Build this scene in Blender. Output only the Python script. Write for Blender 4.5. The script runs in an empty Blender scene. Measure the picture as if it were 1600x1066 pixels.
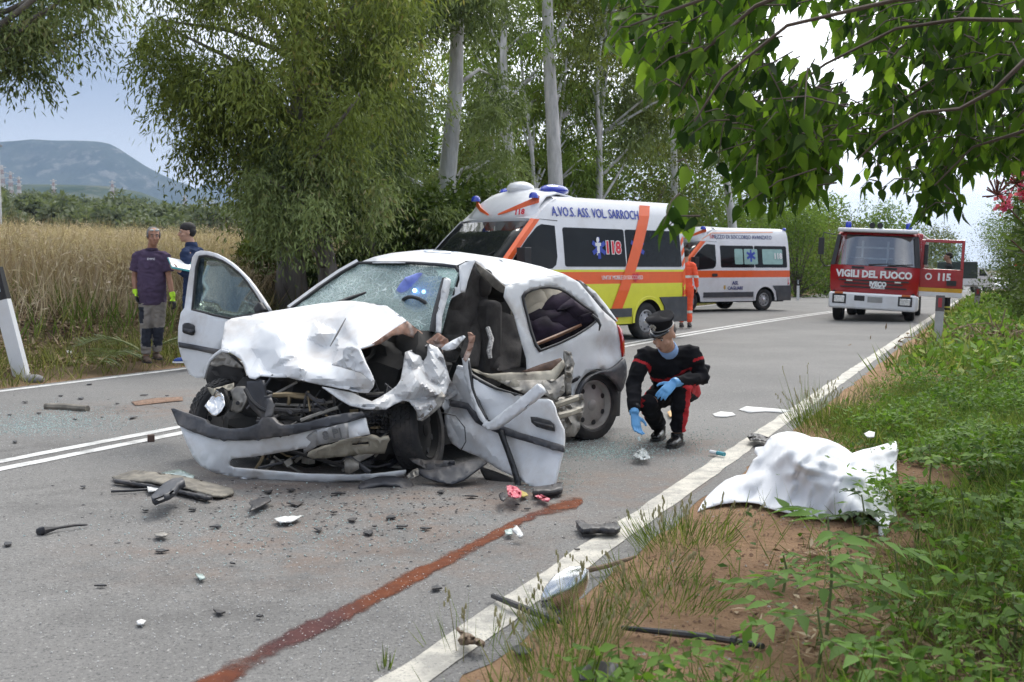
import bpy, bmesh, math, random
import numpy as np
from mathutils import Vector, Matrix, noise as mnoise
R = math.radians
rng = np.random.default_rng(7)
random.seed(7)
S = bpy.context.scene
COL = S.collection

# ------------------------------------------------------------------ camera
CAMH, FPX, HOR = 1.30, 1800.0, 420.0
PITCH = math.atan((533.0 - HOR) / FPX)
cam = bpy.data.cameras.new('camera'); cam_o = bpy.data.objects.new('camera', cam); COL.objects.link(cam_o)
cam.sensor_width = 36.0; cam.lens = 36.0 * FPX / 1600.0
cam.clip_start = 0.05; cam.clip_end = 30000
cam_o.location = (0, 0, CAMH); cam_o.rotation_euler = (R(90) - PITCH, 0, 0)
S.camera = cam_o
cam.dof.use_dof = True; cam.dof.focus_distance = 8.2; cam.dof.aperture_fstop = 6.3

# ------------------------------------------------------------------ sky and sun
SUN_EL, SUN_AZ = R(52), R(22)          # azimuth measured from +Y towards +X
W = bpy.data.worlds.new('World'); S.world = W; W.use_nodes = True
nt = W.node_tree; nt.nodes.clear()
def wn(t, **k):
    n = nt.nodes.new(t)
    for a, b in k.items(): setattr(n, a, b)
    return n
out = wn('ShaderNodeOutputWorld'); bg = wn('ShaderNodeBackground'); bg.inputs['Strength'].default_value = 0.1
sky = wn('ShaderNodeTexSky', sky_type='NISHITA', sun_disc=False, sun_elevation=SUN_EL, sun_rotation=SUN_AZ)
sky.dust_density = 2.0
tc = wn('ShaderNodeTexCoord'); sep = wn('ShaderNodeSeparateXYZ'); nt.links.new(tc.outputs['Generated'], sep.inputs[0])
def wmath(op, a, b=None, c=None, clamp=False):
    n = wn('ShaderNodeMath', operation=op); n.use_clamp = clamp
    for i, v in enumerate((a, b, c)):
        if v is None: continue
        if isinstance(v, (int, float)): n.inputs[i].default_value = v
        else: nt.links.new(v, n.inputs[i])
    return n.outputs[0]
zc = wmath('ADD', wmath('MAXIMUM', sep.outputs[2], 0.0), 0.22)
comb = wn('ShaderNodeCombineXYZ')
nt.links.new(wmath('DIVIDE', sep.outputs[0], zc), comb.inputs[0]); nt.links.new(wmath('DIVIDE', sep.outputs[1], zc), comb.inputs[1])
nz = wn('ShaderNodeTexNoise'); nz.inputs['Scale'].default_value = 1.05; nz.inputs['Detail'].default_value = 5; nz.inputs['Roughness'].default_value = 0.52
mp = wn('ShaderNodeMapping'); mp.inputs['Location'].default_value = (3.3, 0.75, 0); nt.links.new(comb.outputs[0], mp.inputs[0]); nt.links.new(mp.outputs[0], nz.inputs['Vector'])
cr = wn('ShaderNodeValToRGB'); nt.links.new(nz.outputs[0], cr.inputs[0])
cr.color_ramp.elements[0].position = 0.43; cr.color_ramp.elements[0].color = (2.5, 3.1, 4.4, 1)
cr.color_ramp.elements[1].position = 0.62; cr.color_ramp.elements[1].color = (10.0, 10.2, 10.6, 1)
# brightness of the cloud layer rises towards the veiled sun
dt = wn('ShaderNodeVectorMath', operation='DOT_PRODUCT'); nt.links.new(tc.outputs['Generated'], dt.inputs[0])
dt.inputs[1].default_value = (math.cos(SUN_EL) * math.sin(SUN_AZ), math.cos(SUN_EL) * math.cos(SUN_AZ), math.sin(SUN_EL))
gl = wn('ShaderNodeMapRange', interpolation_type='SMOOTHSTEP'); nt.links.new(dt.outputs['Value'], gl.inputs[0])
gl.inputs[1].default_value = 0.57; gl.inputs[2].default_value = 0.73; gl.inputs[3].default_value = 0; gl.inputs[4].default_value = 1
mx = wn('ShaderNodeMix', data_type='RGBA'); nt.links.new(gl.outputs[0], mx.inputs[0]); mx.inputs[7].default_value = (19.0, 19.2, 19.4, 1)
# a paler band of thin cloud low over the horizon all round
hz = wn('ShaderNodeMapRange', interpolation_type='SMOOTHSTEP'); nt.links.new(sep.outputs[2], hz.inputs[0])
hz.inputs[1].default_value = 0.17; hz.inputs[2].default_value = 0.02; hz.inputs[3].default_value = 0; hz.inputs[4].default_value = 0.8
mh = wn('ShaderNodeMix', data_type='RGBA'); nt.links.new(hz.outputs[0], mh.inputs[0]); nt.links.new(cr.outputs[0], mh.inputs[6]); mh.inputs[7].default_value = (9.2, 9.4, 9.8, 1)
m2 = wn('ShaderNodeMix', data_type='RGBA'); m2.inputs[0].default_value = 0.88; nt.links.new(sky.outputs[0], m2.inputs[6]); nt.links.new(mh.outputs[2], mx.inputs[6]); nt.links.new(mx.outputs[2], m2.inputs[7])
nt.links.new(m2.outputs[2], bg.inputs['Color']); nt.links.new(bg.outputs[0], out.inputs['Surface'])
sun = bpy.data.lights.new('sun', 'SUN'); sun.energy = 1.5; sun.angle = R(20); sun.color = (1.0, 0.96, 0.9)
sun_o = bpy.data.objects.new('sun', sun); COL.objects.link(sun_o); sun_o.location = (0, 0, 60)
sun_o.rotation_euler = (R(90) - SUN_EL, 0, math.pi - SUN_AZ)
S.view_settings.view_transform = 'Standard'; S.view_settings.look = 'None'; S.view_settings.gamma = 1.0
S.view_settings.exposure = 0.64; S.view_settings.use_curve_mapping = False
S.cycles.volume_bounces = 0; S.cycles.max_bounces = 8; S.cycles.transparent_max_bounces = 16

# ------------------------------------------------------------------ picture geometry -> place
CP, SP = math.cos(PITCH), math.sin(PITCH)
CAM = Vector((0, 0, CAMH))
def ray(u, v):
    a = (u - 800) / FPX; b = (533 - v) / FPX
    return Vector((a, CP + b * SP, -SP + b * CP))
def at(u, v, Y):
    d = ray(u, v); return CAM + d * (Y / d.y)
def gz(u, v, z=0.0):
    d = ray(u, v); return CAM + d * ((z - CAMH) / d.z)
def pl(u, v, P, N):
    d = ray(u, v); return CAM + d * ((Vector(P) - CAM).dot(Vector(N)) / d.dot(Vector(N)))
def px(p):
    q = Vector(p) - CAM; dep = q.y * CP - q.z * SP
    return (800 + FPX * q.x / dep, 533 - FPX * (q.y * SP + q.z * CP) / dep)

# ------------------------------------------------------------------ materials
MATS = {}
class NT:
    def __init__(s, m): s.t = m.node_tree; s.L = s.t.links
    def n(s, t, **k):
        x = s.t.nodes.new(t)
        for a, b in k.items(): setattr(x, a, b)
        return x
    def noise(s, vec, scale, det=4, rough=.55):
        x = s.n('ShaderNodeTexNoise'); x.inputs['Scale'].default_value = scale; x.inputs['Detail'].default_value = det
        x.inputs['Roughness'].default_value = rough; s.L.new(vec, x.inputs['Vector']); return x.outputs['Fac']
    def ramp(s, fac, p0, c0, p1, c1):
        x = s.n('ShaderNodeValToRGB'); s.L.new(fac, x.inputs[0]); e = x.color_ramp.elements
        e[0].position = p0; e[0].color = (*c0, 1); e[1].position = p1; e[1].color = (*c1, 1); return x.outputs[0]
    def rng(s, fac, a, b, c=0., d=1.):
        x = s.n('ShaderNodeMapRange'); s.L.new(fac, x.inputs[0])
        for i, v in enumerate((a, b, c, d)): x.inputs[i + 1].default_value = v
        return x.outputs[0]
    def mix(s, fac, a, b, blend='MIX'):
        x = s.n('ShaderNodeMix', data_type='RGBA', blend_type=blend)
        for i, v in ((0, fac), (6, a), (7, b)):
            if isinstance(v, (int, float)): x.inputs[i].default_value = v
            elif isinstance(v, tuple): x.inputs[i].default_value = (*v[:3], 1)
            else: s.L.new(v, x.inputs[i])
        return x.outputs[2]
    def math(s, op, a, b=None, clamp=False):
        x = s.n('ShaderNodeMath', operation=op); x.use_clamp = clamp
        for i, v in enumerate((a, b)):
            if v is None: continue
            if isinstance(v, (int, float)): x.inputs[i].default_value = v
            else: s.L.new(v, x.inputs[i])
        return x.outputs[0]
def newmat(name):
    m = bpy.data.materials.new(name); m.use_nodes = True; m.node_tree.nodes.clear()
    k = NT(m); o = k.n('ShaderNodeOutputMaterial'); p = k.n('ShaderNodeBsdfPrincipled'); k.L.new(p.outputs[0], o.inputs[0])
    tc = k.n('ShaderNodeTexCoord'); return m, k, o, p, tc.outputs['Object']
def pm(name, col, rough=.5, metal=0., var=.12, vs=6., bump=0., bs=60., coat=0., spec=.5, dirt=None, da=.5, ds=2.5, alpha=None, trans=0., emit=None, es=0., ior=None):
    """plain procedural surface: base colour with noise variation, optional dirt patches and fine relief"""
    if name in MATS: return MATS[name]
    m, k, o, p, vec = newmat(name)
    c = tuple(col)
    lo = tuple(max(0, x * (1 - var)) for x in c); hi = tuple(min(1, x * (1 + var)) for x in c)
    colr = k.ramp(k.noise(vec, vs), .35, lo, .65, hi)
    if dirt:
        f = k.rng(k.noise(vec, ds, 6, .62), .5, .72, 0, da); colr = k.mix(f, colr, dirt)
    k.L.new(colr, p.inputs['Base Color'])
    p.inputs['Roughness'].default_value = rough; p.inputs['Metallic'].default_value = metal
    p.inputs['Coat Weight'].default_value = coat; p.inputs['Coat Roughness'].default_value = .06
    p.inputs['Specular IOR Level'].default_value = spec
    if trans: p.inputs['Transmission Weight'].default_value = trans
    if ior: p.inputs['IOR'].default_value = ior
    if alpha is not None: p.inputs['Alpha'].default_value = alpha
    if emit: p.inputs['Emission Color'].default_value = (*emit, 1); p.inputs['Emission Strength'].default_value = es
    if bump:
        b = k.n('ShaderNodeBump'); b.inputs['Strength'].default_value = bump; b.inputs['Distance'].default_value = .01
        k.L.new(k.noise(vec, bs, 5), b.inputs['Height']); k.L.new(b.outputs[0], p.inputs['Normal'])
    MATS[name] = m; return m
def leafmat(name, c0, c1, trans=.35, rough=.5, c2=None):
    m, k, o, p, vec = newmat(name)
    a = k.n('ShaderNodeAttribute', attribute_name='tint')
    x = k.n('ShaderNodeValToRGB'); k.L.new(a.outputs['Fac'], x.inputs[0]); e = x.color_ramp.elements
    e[0].position = 0; e[0].color = (*c0, 1); e[1].position = .8; e[1].color = (*c1, 1)
    if c2: q = e.new(1.0); q.color = (*c2, 1)
    p.inputs['Roughness'].default_value = rough + .12; p.inputs['Specular IOR Level'].default_value = .16
    k.L.new(x.outputs[0], p.inputs['Base Color'])
    t = k.n('ShaderNodeBsdfTranslucent'); k.L.new(k.mix(1.0, x.outputs[0], (1.25, 1.35, .7), 'MULTIPLY'), t.inputs[0])
    ms = k.n('ShaderNodeMixShader'); ms.inputs[0].default_value = trans
    k.L.new(p.outputs[0], ms.inputs[1]); k.L.new(t.outputs[0], ms.inputs[2]); k.L.new(ms.outputs[0], o.inputs[0])
    return m

# ------------------------------------------------------------------ objects
def tag(o, label=None, cat=None, group=None, kind=None):
    if label: o['label'] = label
    if cat: o['category'] = cat
    if group: o['group'] = group
    if kind: o['kind'] = kind
    return o
def thing(name, label, cat, loc=(0, 0, 0), rotz=0., group=None, M=None):
    o = bpy.data.objects.new(name, None); COL.objects.link(o); o.empty_display_size = .2
    if M is not None: o.matrix_world = M
    else: o.location = loc; o.rotation_euler = (0, 0, rotz)
    o['basis'] = 0
    del o['basis']
    ROOTM[o.name] = (M.copy() if M is not None else Matrix.Translation(loc) @ Matrix.Rotation(rotz, 4, 'Z'))
    return tag(o, label, cat, group)
ROOTM = {}
def rootm(o):
    while o.parent: o = o.parent
    return ROOTM.get(o.name, Matrix.Identity(4))
def link_mesh(name, me, parent=None, mats=None):
    o = bpy.data.objects.new(name, me); COL.objects.link(o)
    if mats:
        for m in mats: me.materials.append(m)
    if parent is not None: o.parent = parent
    return o
def copy_tree(o, parent=None):
    c = o.copy(); COL.objects.link(c)
    if parent is not None: c.parent = parent
    for ch in list(o.children): copy_tree(ch, c)
    return c

class MB:
    """collects shapes, then links them as one mesh object"""
    def __init__(s): s.v = []; s.f = []; s.m = []; s.k = 0
    def mat(s, i): s.k = i; return s
    def add(s, vs, fs):
        b = len(s.v); s.v += [Vector(x) for x in vs]
        for f in fs: s.f.append([b + i for i in f]); s.m.append(s.k)
        return s
    def box(s, c, d, rot=None, taper=1.0):
        x, y, z = (q / 2 for q in d); t = taper
        vs = [(-x, -y, -z), (x, -y, -z), (x, y, -z), (-x, y, -z), (-x * t, -y * t, z), (x * t, -y * t, z), (x * t, y * t, z), (-x * t, y * t, z)]
        vs = [Vector(q) for q in vs]
        if rot is not None: vs = [rot @ q for q in vs]
        return s.add([q + Vector(c) for q in vs], [(3, 2, 1, 0), (4, 5, 6, 7), (0, 1, 5, 4), (1, 2, 6, 5), (2, 3, 7, 6), (3, 0, 4, 7)])
    def tube(s, pts, r, seg=8, caps=True, flat=1.0, up=None):
        pts = [Vector(p) for p in pts]; n = len(pts)
        rs = list(r) if isinstance(r, (list, tuple)) else [r] * n
        vs = []; prev = None
        for i, p in enumerate(pts):
            t = (pts[min(i + 1, n - 1)] - pts[max(i - 1, 0)])
            t = t.normalized() if t.length > 1e-9 else Vector((0, 0, 1))
            if prev is None:
                a = Vector(up) if up else (Vector((0, 0, 1)) if abs(t.z) < .9 else Vector((1, 0, 0)))
            else: a = prev
            a = (a - t * a.dot(t))
            a = a.normalized() if a.length > 1e-6 else t.orthogonal().normalized()
            b = t.cross(a); prev = a
            for j in range(seg):
                w = 2 * math.pi * j / seg
                vs.append(p + a * (math.cos(w) * rs[i] * flat) + b * (math.sin(w) * rs[i]))
        fs = []
        for i in range(n - 1):
            for j in range(seg):
                k = (j + 1) % seg; fs.append((i * seg + j, i * seg + k, (i + 1) * seg + k, (i + 1) * seg + j))
        if caps: fs.append(tuple(reversed(range(seg)))); fs.append(tuple(range((n - 1) * seg, n * seg)))
        return s.add(vs, fs)
    def bar(s, a, b, w, h, up=(0, 0, 1)):
        a, b = Vector(a), Vector(b); t = (b - a).normalized(); u = Vector(up); u = (u - t * u.dot(t))
        u = u.normalized() if u.length > 1e-6 else t.orthogonal().normalized(); c = t.cross(u)
        vs = [p + c * (i * w / 2) + u * (j * h / 2) for p in (a, b) for i, j in ((-1, -1), (1, -1), (1, 1), (-1, 1))]
        return s.add(vs, [(0, 3, 2, 1), (4, 5, 6, 7), (0, 1, 5, 4), (1, 2, 6, 5), (2, 3, 7, 6), (3, 0, 4, 7)])
    def lathe(s, prof, c=(0, 0, 0), axis='Z', seg=20, caps=True):
        """prof: list of (radius, height along the axis)"""
        vs = []
        for r, h in prof:
            for j in range(seg):
                w = 2 * math.pi * j / seg; x, y = math.cos(w) * r, math.sin(w) * r
                q = (x, y, h) if axis == 'Z' else ((h, x, y) if axis == 'X' else (y, h, x))
                vs.append(Vector(q) + Vector(c))
        fs = []
        for i in range(len(prof) - 1):
            for j in range(seg):
                k = (j + 1) % seg; fs.append((i * seg + j, i * seg + k, (i + 1) * seg + k, (i + 1) * seg + j))
        if caps: fs.append(tuple(reversed(range(seg)))); fs.append(tuple(range((len(prof) - 1) * seg, len(prof) * seg)))
        return s.add(vs, fs)
    def prism(s, poly, ext):
        """poly: closed outline of points, ext: vector it is pushed along"""
        p = [Vector(q) for q in poly]; e = Vector(ext); n = len(p)
        fs = [tuple(reversed(range(n))), tuple(range(n, 2 * n))] + [(i, (i + 1) % n, n + (i + 1) % n, n + i) for i in range(n)]
        return s.add(p + [q + e for q in p], fs)
    def grid(s, rows, close=False):
        n = len(rows[0]); vs = [Vector(p) for r in rows for p in r]; fs = []
        for i in range(len(rows) - 1):
            for j in range(n if close else n - 1):
                k = (j + 1) % n; fs.append((i * n + j, i * n + k, (i + 1) * n + k, (i + 1) * n + j))
        return s.add(vs, fs)
    def ball(s, c, r, seg=12, rings=8, rot=None):
        r = r if isinstance(r, (tuple, list)) else (r, r, r)
        rows = []
        for i in range(rings + 1):
            a = math.pi * i / rings
            row = []
            for j in range(seg):
                w = 2 * math.pi * j / seg
                q = Vector((math.sin(a) * math.cos(w) * r[0], math.sin(a) * math.sin(w) * r[1], math.cos(a) * r[2]))
                if rot is not None: q = rot @ q
                row.append(q + Vector(c))
            rows.append(row)
        return s.grid(rows, True)
    def xf(s, M, start=0):
        for i in range(start, len(s.v)): s.v[i] = M @ s.v[i]
        return s
    def build(s, name, mats, parent=None, world=False, smooth=40, bevel=0., solid=0., sub=0, label=None, off=0., bseg=2, weld=False):
        me = bpy.data.meshes.new(name)
        vs = s.v
        if world and parent is not None:
            Mi = rootm(parent).inverted(); vs = [Mi @ q for q in vs]
        me.from_pydata([tuple(q) for q in vs], [], s.f)
        if not isinstance(mats, (list, tuple)): mats = [mats]
        for m in mats: me.materials.append(m)
        if len(mats) > 1: me.polygons.foreach_set('material_index', s.m)
        bm = bmesh.new(); bm.from_mesh(me)
        if weld: bmesh.ops.remove_doubles(bm, verts=bm.verts, dist=.0008)
        bmesh.ops.recalc_face_normals(bm, faces=bm.faces); bm.to_mesh(me); bm.free()
        if smooth:
            me.polygons.foreach_set('use_smooth', [True] * len(me.polygons))
            if smooth < 180: me.set_sharp_from_angle(angle=R(smooth))
        me.update()
        o = bpy.data.objects.new(name, me); COL.objects.link(o)
        if parent is not None: o.parent = parent
        if sub: q = o.modifiers.new('sub', 'SUBSURF'); q.levels = q.render_levels = sub
        if solid: q = o.modifiers.new('solid', 'SOLIDIFY'); q.thickness = solid; q.offset = off
        if bevel:
            q = o.modifiers.new('bevel', 'BEVEL'); q.width = bevel; q.segments = bseg; q.limit_method = 'ANGLE'; q.angle_limit = R(35); q.harden_normals = False
        if label: o['label'] = label
        return o

def text_obj(name, body, size, M, mat, parent=None, bold=0., depth=.003, sx=1., shear=0., align='CENTER', label=None, space=1.0):
    c = bpy.data.curves.new('lettering', 'FONT'); c.body = body; c.size = size; c.align_x = align; c.align_y = 'CENTER'
    c.extrude = depth; c.offset = bold; c.shear = shear; c.space_character = space; c.resolution_u = 2
    t = bpy.data.objects.new('lettering_source', c); COL.objects.link(t)
    bpy.context.view_layer.update()
    me = bpy.data.meshes.new_from_object(t.evaluated_get(bpy.context.evaluated_depsgraph_get()))
    bpy.data.objects.remove(t); bpy.data.curves.remove(c)
    me.transform(M @ Matrix.Diagonal((sx, 1, 1, 1)))
    me.materials.clear(); me.materials.append(mat)
    o = bpy.data.objects.new(name, me); COL.objects.link(o)
    if parent is not None: o.parent = parent
    if label: o['label'] = label
    return o
def frame(o, x, y):
    """matrix with origin o, x axis along x, y axis near y (z = x cross y)"""
    X = Vector(x).normalized(); Y = Vector(y); Y = (Y - X * Y.dot(X)).normalized(); Z = X.cross(Y)
    M = Matrix.Identity(4)
    for i, c in enumerate((X, Y, Z)):
        for j in range(3): M[j][i] = c[j]
    for j in range(3): M[j][3] = o[j]
    return M

# many small leaf or blade faces in one mesh
def leaves(name, P, D, N, L, Wd, mat, parent=None, tint=None, fold=0., kind=None, broad=.45):
    P = np.asarray(P, float); n = len(P)
    D = D / (np.linalg.norm(D, axis=1, keepdims=True) + 1e-9)
    B = np.cross(D, N); B /= (np.linalg.norm(B, axis=1, keepdims=True) + 1e-9)
    U = np.cross(B, D)
    L = np.broadcast_to(L, (n,))[:, None]; Wd = np.broadcast_to(Wd, (n,))[:, None]
    mid = P + D * L * broad
    V = np.stack([P, mid - B * Wd / 2 + U * fold * Wd, P + D * L, mid + B * Wd / 2 + U * fold * Wd], 1).reshape(-1, 3)
    if parent is not None:
        Mi = np.array(rootm(parent).inverted()); V = V @ Mi[:3, :3].T + Mi[:3, 3]
    me = bpy.data.meshes.new(name); me.vertices.add(4 * n); me.vertices.foreach_set('co', V.astype(np.float32).ravel())
    if fold:
        idx = (np.arange(n)[:, None] * 4 + np.array([0, 1, 2, 0, 2, 3])).ravel(); me.loops.add(6 * n); me.loops.foreach_set('vertex_index', idx)
        me.polygons.add(2 * n); me.polygons.foreach_set('loop_start', np.arange(2 * n) * 3); rep = 2
    else:
        me.loops.add(4 * n); me.loops.foreach_set('vertex_index', np.arange(4 * n)); me.polygons.add(n); me.polygons.foreach_set('loop_start', np.arange(n) * 4); rep = 1
    me.update(calc_edges=True)
    a = me.attributes.new('tint', 'FLOAT', 'FACE')
    t = rng.random(n) if tint is None else np.asarray(tint)
    a.data.foreach_set('value', np.repeat(t, rep).astype(np.float32))
    me.materials.append(mat)
    o = bpy.data.objects.new(name, me); COL.objects.link(o)
    if parent is not None: o.parent = parent
    if kind: o['kind'] = kind
    return o
def unit(n):
    v = rng.normal(size=(n, 3)); return v / np.linalg.norm(v, axis=1, keepdims=True)
# ------------------------------------------------------------------ the lie of the land: s across the road, t along it
TH = math.atan(764.0 / FPX); CT, ST = math.cos(TH), math.sin(TH)
S_R, S_C, S_L = -1.70, -6.05, -9.72
def st(x, y): return x * CT - y * ST, x * ST + y * CT
def xy(s, t): return s * CT + t * ST, -s * ST + t * CT
def sst(a, b, x):
    q = np.clip((x - a) / (b - a), 0, 1); return q * q * (3 - 2 * q)
def wob(x, y, f, seed=0.):
    return np.sin(x * f + seed) * np.cos(y * f * 1.3 + seed * 2.1) * .5 + np.sin((x * .6 + y * .8) * f * 2.1 + seed * 1.7) * .3 + np.sin((x * .9 - y * .5) * f * 4.3 + seed) * .2
def drop(t):
    """the road falls away gently in the distance"""
    q = np.clip(np.asarray(t, float) - 25, 0, 175); return -.00011 * q * q
def hgt_st(s, t):
    s = np.asarray(s, float); t = np.asarray(t, float)
    h = np.zeros(np.broadcast(s, t).shape)
    r = sst(-1.60, -1.15, s)
    h = h + r * (.05 + .30 * sst(-.2, 4.5, s) + .02 * wob(s, t, 2.2) + .012 * wob(s, t, 14., 4.) + .035 * wob(s, t, .8, 2.) + .008 * wob(s, t, 9., 1.))
    l = sst(-10.1, -10.6, s)
    h = h + l * (.06 + .62 * sst(-11.5, -15.5, s) + .045 * np.clip(-s - 15.5, 0, 62) + .115 * np.clip(-s - 80, 0, 130) + .03 * wob(s, t, .9, 3.))
    h = h - .03 * (1 - sst(-1.78, -1.66, s)) * (1 - l) + drop(t)
    return h
def hgt(x, y):
    s, t = st(np.asarray(x, float), np.asarray(y, float)); return hgt_st(s, t)
def onland(u, v, z0=0.):
    """point of the land seen at a pixel"""
    z = z0
    for _ in range(12):
        p = gz(u, v, z); z = .5 * z + .5 * float(hgt(p.x, p.y))
    return gz(u, v, z)
def spaced(*seg):
    o = []
    for a, b, d in seg: o += list(np.arange(a, b - 1e-6, d))
    return np.array(o)
def geo(a, b, n): return list(np.geomspace(a, b, n))

def ground_material():
    m, k, o, p, vec = newmat('verge soil'); 
    soil = k.ramp(k.noise(vec, 1.7, 6, .6), .3, (.22, .130, .075), .72, (.46, .295, .175))
    soil = k.mix(k.rng(k.noise(vec, 45, 4), .42, .7), soil, (.32, .205, .125))
    hum = k.ramp(k.noise(vec, 20, 5), .3, (.03, .022, .015), .7, (.10, .07, .045))
    a = k.n('ShaderNodeAttribute', attribute_name='humus'); c = k.mix(a.outputs['Fac'], soil, hum)
    b = k.n('ShaderNodeAttribute', attribute_name='dry')
    dry = k.ramp(k.noise(vec, .9, 5), .3, (.17, .125, .065), .7, (.33, .26, .15))
    c = k.mix(b.outputs['Fac'], c, dry)
    # pebbles
    vo = k.n('ShaderNodeTexVoronoi'); vo.inputs['Scale'].default_value = 42; k.L.new(vec, vo.inputs['Vector'])
    f = k.rng(vo.outputs['Distance'], .16, .1); f = k.math('MULTIPLY', f, k.rng(k.noise(vec, 30, 2), .55, .6))
    c = k.mix(k.math('MULTIPLY', f, .6), c, (.36, .30, .25))
    k.L.new(c, p.inputs['Base Color']); p.inputs['Roughness'].default_value = .95; p.inputs['Specular IOR Level'].default_value = .15
    bp = k.n('ShaderNodeBump'); bp.inputs['Strength'].default_value = 1.; bp.inputs['Distance'].default_value = .05
    k.L.new(k.math('ADD', k.noise(vec, 28, 6, .65), k.math('MULTIPLY', f, .4)), bp.inputs['Height']); k.L.new(bp.outputs[0], p.inputs['Normal'])
    return m
def asphalt_material():
    m, k, o, p, vec = newmat('worn asphalt')
    c = k.ramp(k.noise(vec, .55, 5, .55), .3, (.145, .141, .135), .7, (.20, .194, .184))
    c = k.mix(k.rng(k.noise(vec, .22, 6), .52, .68, 0, .35), c, (.115, .113, .11))
    g = k.noise(vec, 95, 2, .7); c = k.mix(k.rng(g, .46, .34, 0, .75), c, (.035, .035, .036))
    c = k.mix(k.rng(k.noise(vec, 52, 3, .8), .56, .70, 0, .7), c, (.36, .35, .33))
    vo = k.n('ShaderNodeTexVoronoi'); vo.inputs['Scale'].default_value = 26; k.L.new(vec, vo.inputs['Vector'])
    f = k.math('MULTIPLY', k.rng(vo.outputs['Distance'], .13, .08), k.rng(k.noise(vec, 9, 3), .5, .56)); c = k.mix(k.math('MULTIPLY', f, .85), c, (.48, .47, .44))
    # earth carried onto the road round the wreck, and oil-dark tracks
    a = k.n('ShaderNodeAttribute', attribute_name='earth')
    f2 = k.math('MULTIPLY', a.outputs['Fac'], k.rng(k.noise(vec, 3.3, 7, .75), .42, .70, 0, .55)); c = k.mix(f2, c, (.20, .115, .07))
    b = k.n('ShaderNodeAttribute', attribute_name='oil')
    f3 = k.math('MULTIPLY', b.outputs['Fac'], k.rng(k.noise(vec, 4.1, 7, .72), .40, .72, 0, .5)); c = k.mix(f3, c, (.045, .042, .04))
    k.L.new(c, p.inputs['Base Color']); p.inputs['Roughness'].default_value = .85; p.inputs['Specular IOR Level'].default_value = .3
    bp = k.n('ShaderNodeBump'); bp.inputs['Strength'].default_value = .55; bp.inputs['Distance'].default_value = .006
    k.L.new(k.noise(vec, 130, 3, .7), bp.inputs['Height']); k.L.new(bp.outputs[0], p.inputs['Normal'])
    return m
def paint_material(name, c, worn):
    m, k, o, p, vec = newmat(name)
    w = k.rng(k.noise(vec, 5, 8, .72), .56 - worn, .66 - worn * .5, 0, 1)
    s = k.rng(k.noise(vec, 85, 3, .8), .3, .45)
    f = k.math('MULTIPLY', s, k.math('SUBTRACT', 1.0, k.math('MULTIPLY', w, .55)))
    col = k.mix(f, (.13, .13, .125), c); col = k.mix(k.rng(k.noise(vec, 1.3, 5), .5, .75, 0, .35), col, (.30, .27, .23))
    k.L.new(col, p.inputs['Base Color']); p.inputs['Roughness'].default_value = .7
    bp = k.n('ShaderNodeBump'); bp.inputs['Strength'].default_value = .3; bp.inputs['Distance'].default_value = .004
    k.L.new(k.noise(vec, 110, 3, .7), bp.inputs['Height']); k.L.new(bp.outputs[0], p.inputs['Normal'])
    return m

def sheet(name, sl, tl, zf, mat, attrs=None, kind='structure'):
    sg, tg = np.meshgrid(sl, tl, indexing='ij'); X, Y = xy(sg, tg); Z = zf(sg, tg)
    V = np.stack([X, Y, Z], -1).reshape(-1, 3); a, b = len(sl), len(tl)
    i = (np.arange(a - 1)[:, None] * b + np.arange(b - 1)[None, :]).ravel()
    F = np.stack([i, i + b, i + b + 1, i + 1], 1)
    me = bpy.data.meshes.new(name); me.vertices.add(len(V)); me.vertices.foreach_set('co', V.astype(np.float32).ravel())
    me.loops.add(F.size); me.loops.foreach_set('vertex_index', F.ravel()); me.polygons.add(len(F)); me.polygons.foreach_set('loop_start', np.arange(len(F)) * 4)
    me.update(calc_edges=True); me.polygons.foreach_set('use_smooth', [True] * len(F))
    for n_, fn in (attrs or {}).items():
        q = me.attributes.new(n_, 'FLOAT', 'POINT'); q.data.foreach_set('value', fn(sg, tg, X, Y).astype(np.float32).ravel())
    me.materials.append(mat); ob = bpy.data.objects.new(name, me); COL.objects.link(ob); ob['kind'] = kind
    return ob
sl = np.array([-x for x in geo(3000, 62, 22)] + list(spaced((-60, -22, 2), (-22, -9.9, .3), (-9.9, -1.95, 1.6), (-1.95, -1.2, .05), (-1.2, 4.2, .075), (4.2, 12, .3), (12, 40, 2))) + geo(42, 3000, 20))
tl = np.array([-x for x in geo(300, 4, 10)] + list(spaced((-3, 1, .5), (1, 13, .075), (13, 40, .35), (40, 90, 2))) + geo(92, 4200, 24))
BARE = [(Vector((gz(u, v).x, gz(u, v).y)), r) for u, v, r in ((1210, 850, .85), (1080, 960, .62), (1190, 980, .6), (1010, 1040, .6), (1160, 800, .6), (1130, 900, .8), (940, 1060, .45), (1280, 850, .5), (1230, 1060, .4))]
def bare(X, Y):
    b = np.zeros(X.shape)
    for c, r in BARE: b = np.maximum(b, 1 - sst(r * .55, r * 1.1, np.hypot(X - c.x, Y - c.y)))
    return b
def humus_at(s, t, X, Y):
    h = sst(-.9, .1, s) * (1 - bare(X, Y)) * np.clip(.75 + .5 * wob(X, Y, 1.5, 4.), 0, 1)
    l = sst(-9.9, -10.5, s) * .85
    return np.maximum(h, l)
def dry_at(s, t, X, Y): return np.maximum(sst(-13.5, -16, s), .8 * sst(-9.9, -10.4, s) * np.clip(.5 + wob(X, Y, 1.1), 0, 1))
ground = sheet('ground', sl, tl, hgt_st, ground_material(), {'humus': humus_at, 'dry': dry_at})

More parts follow.
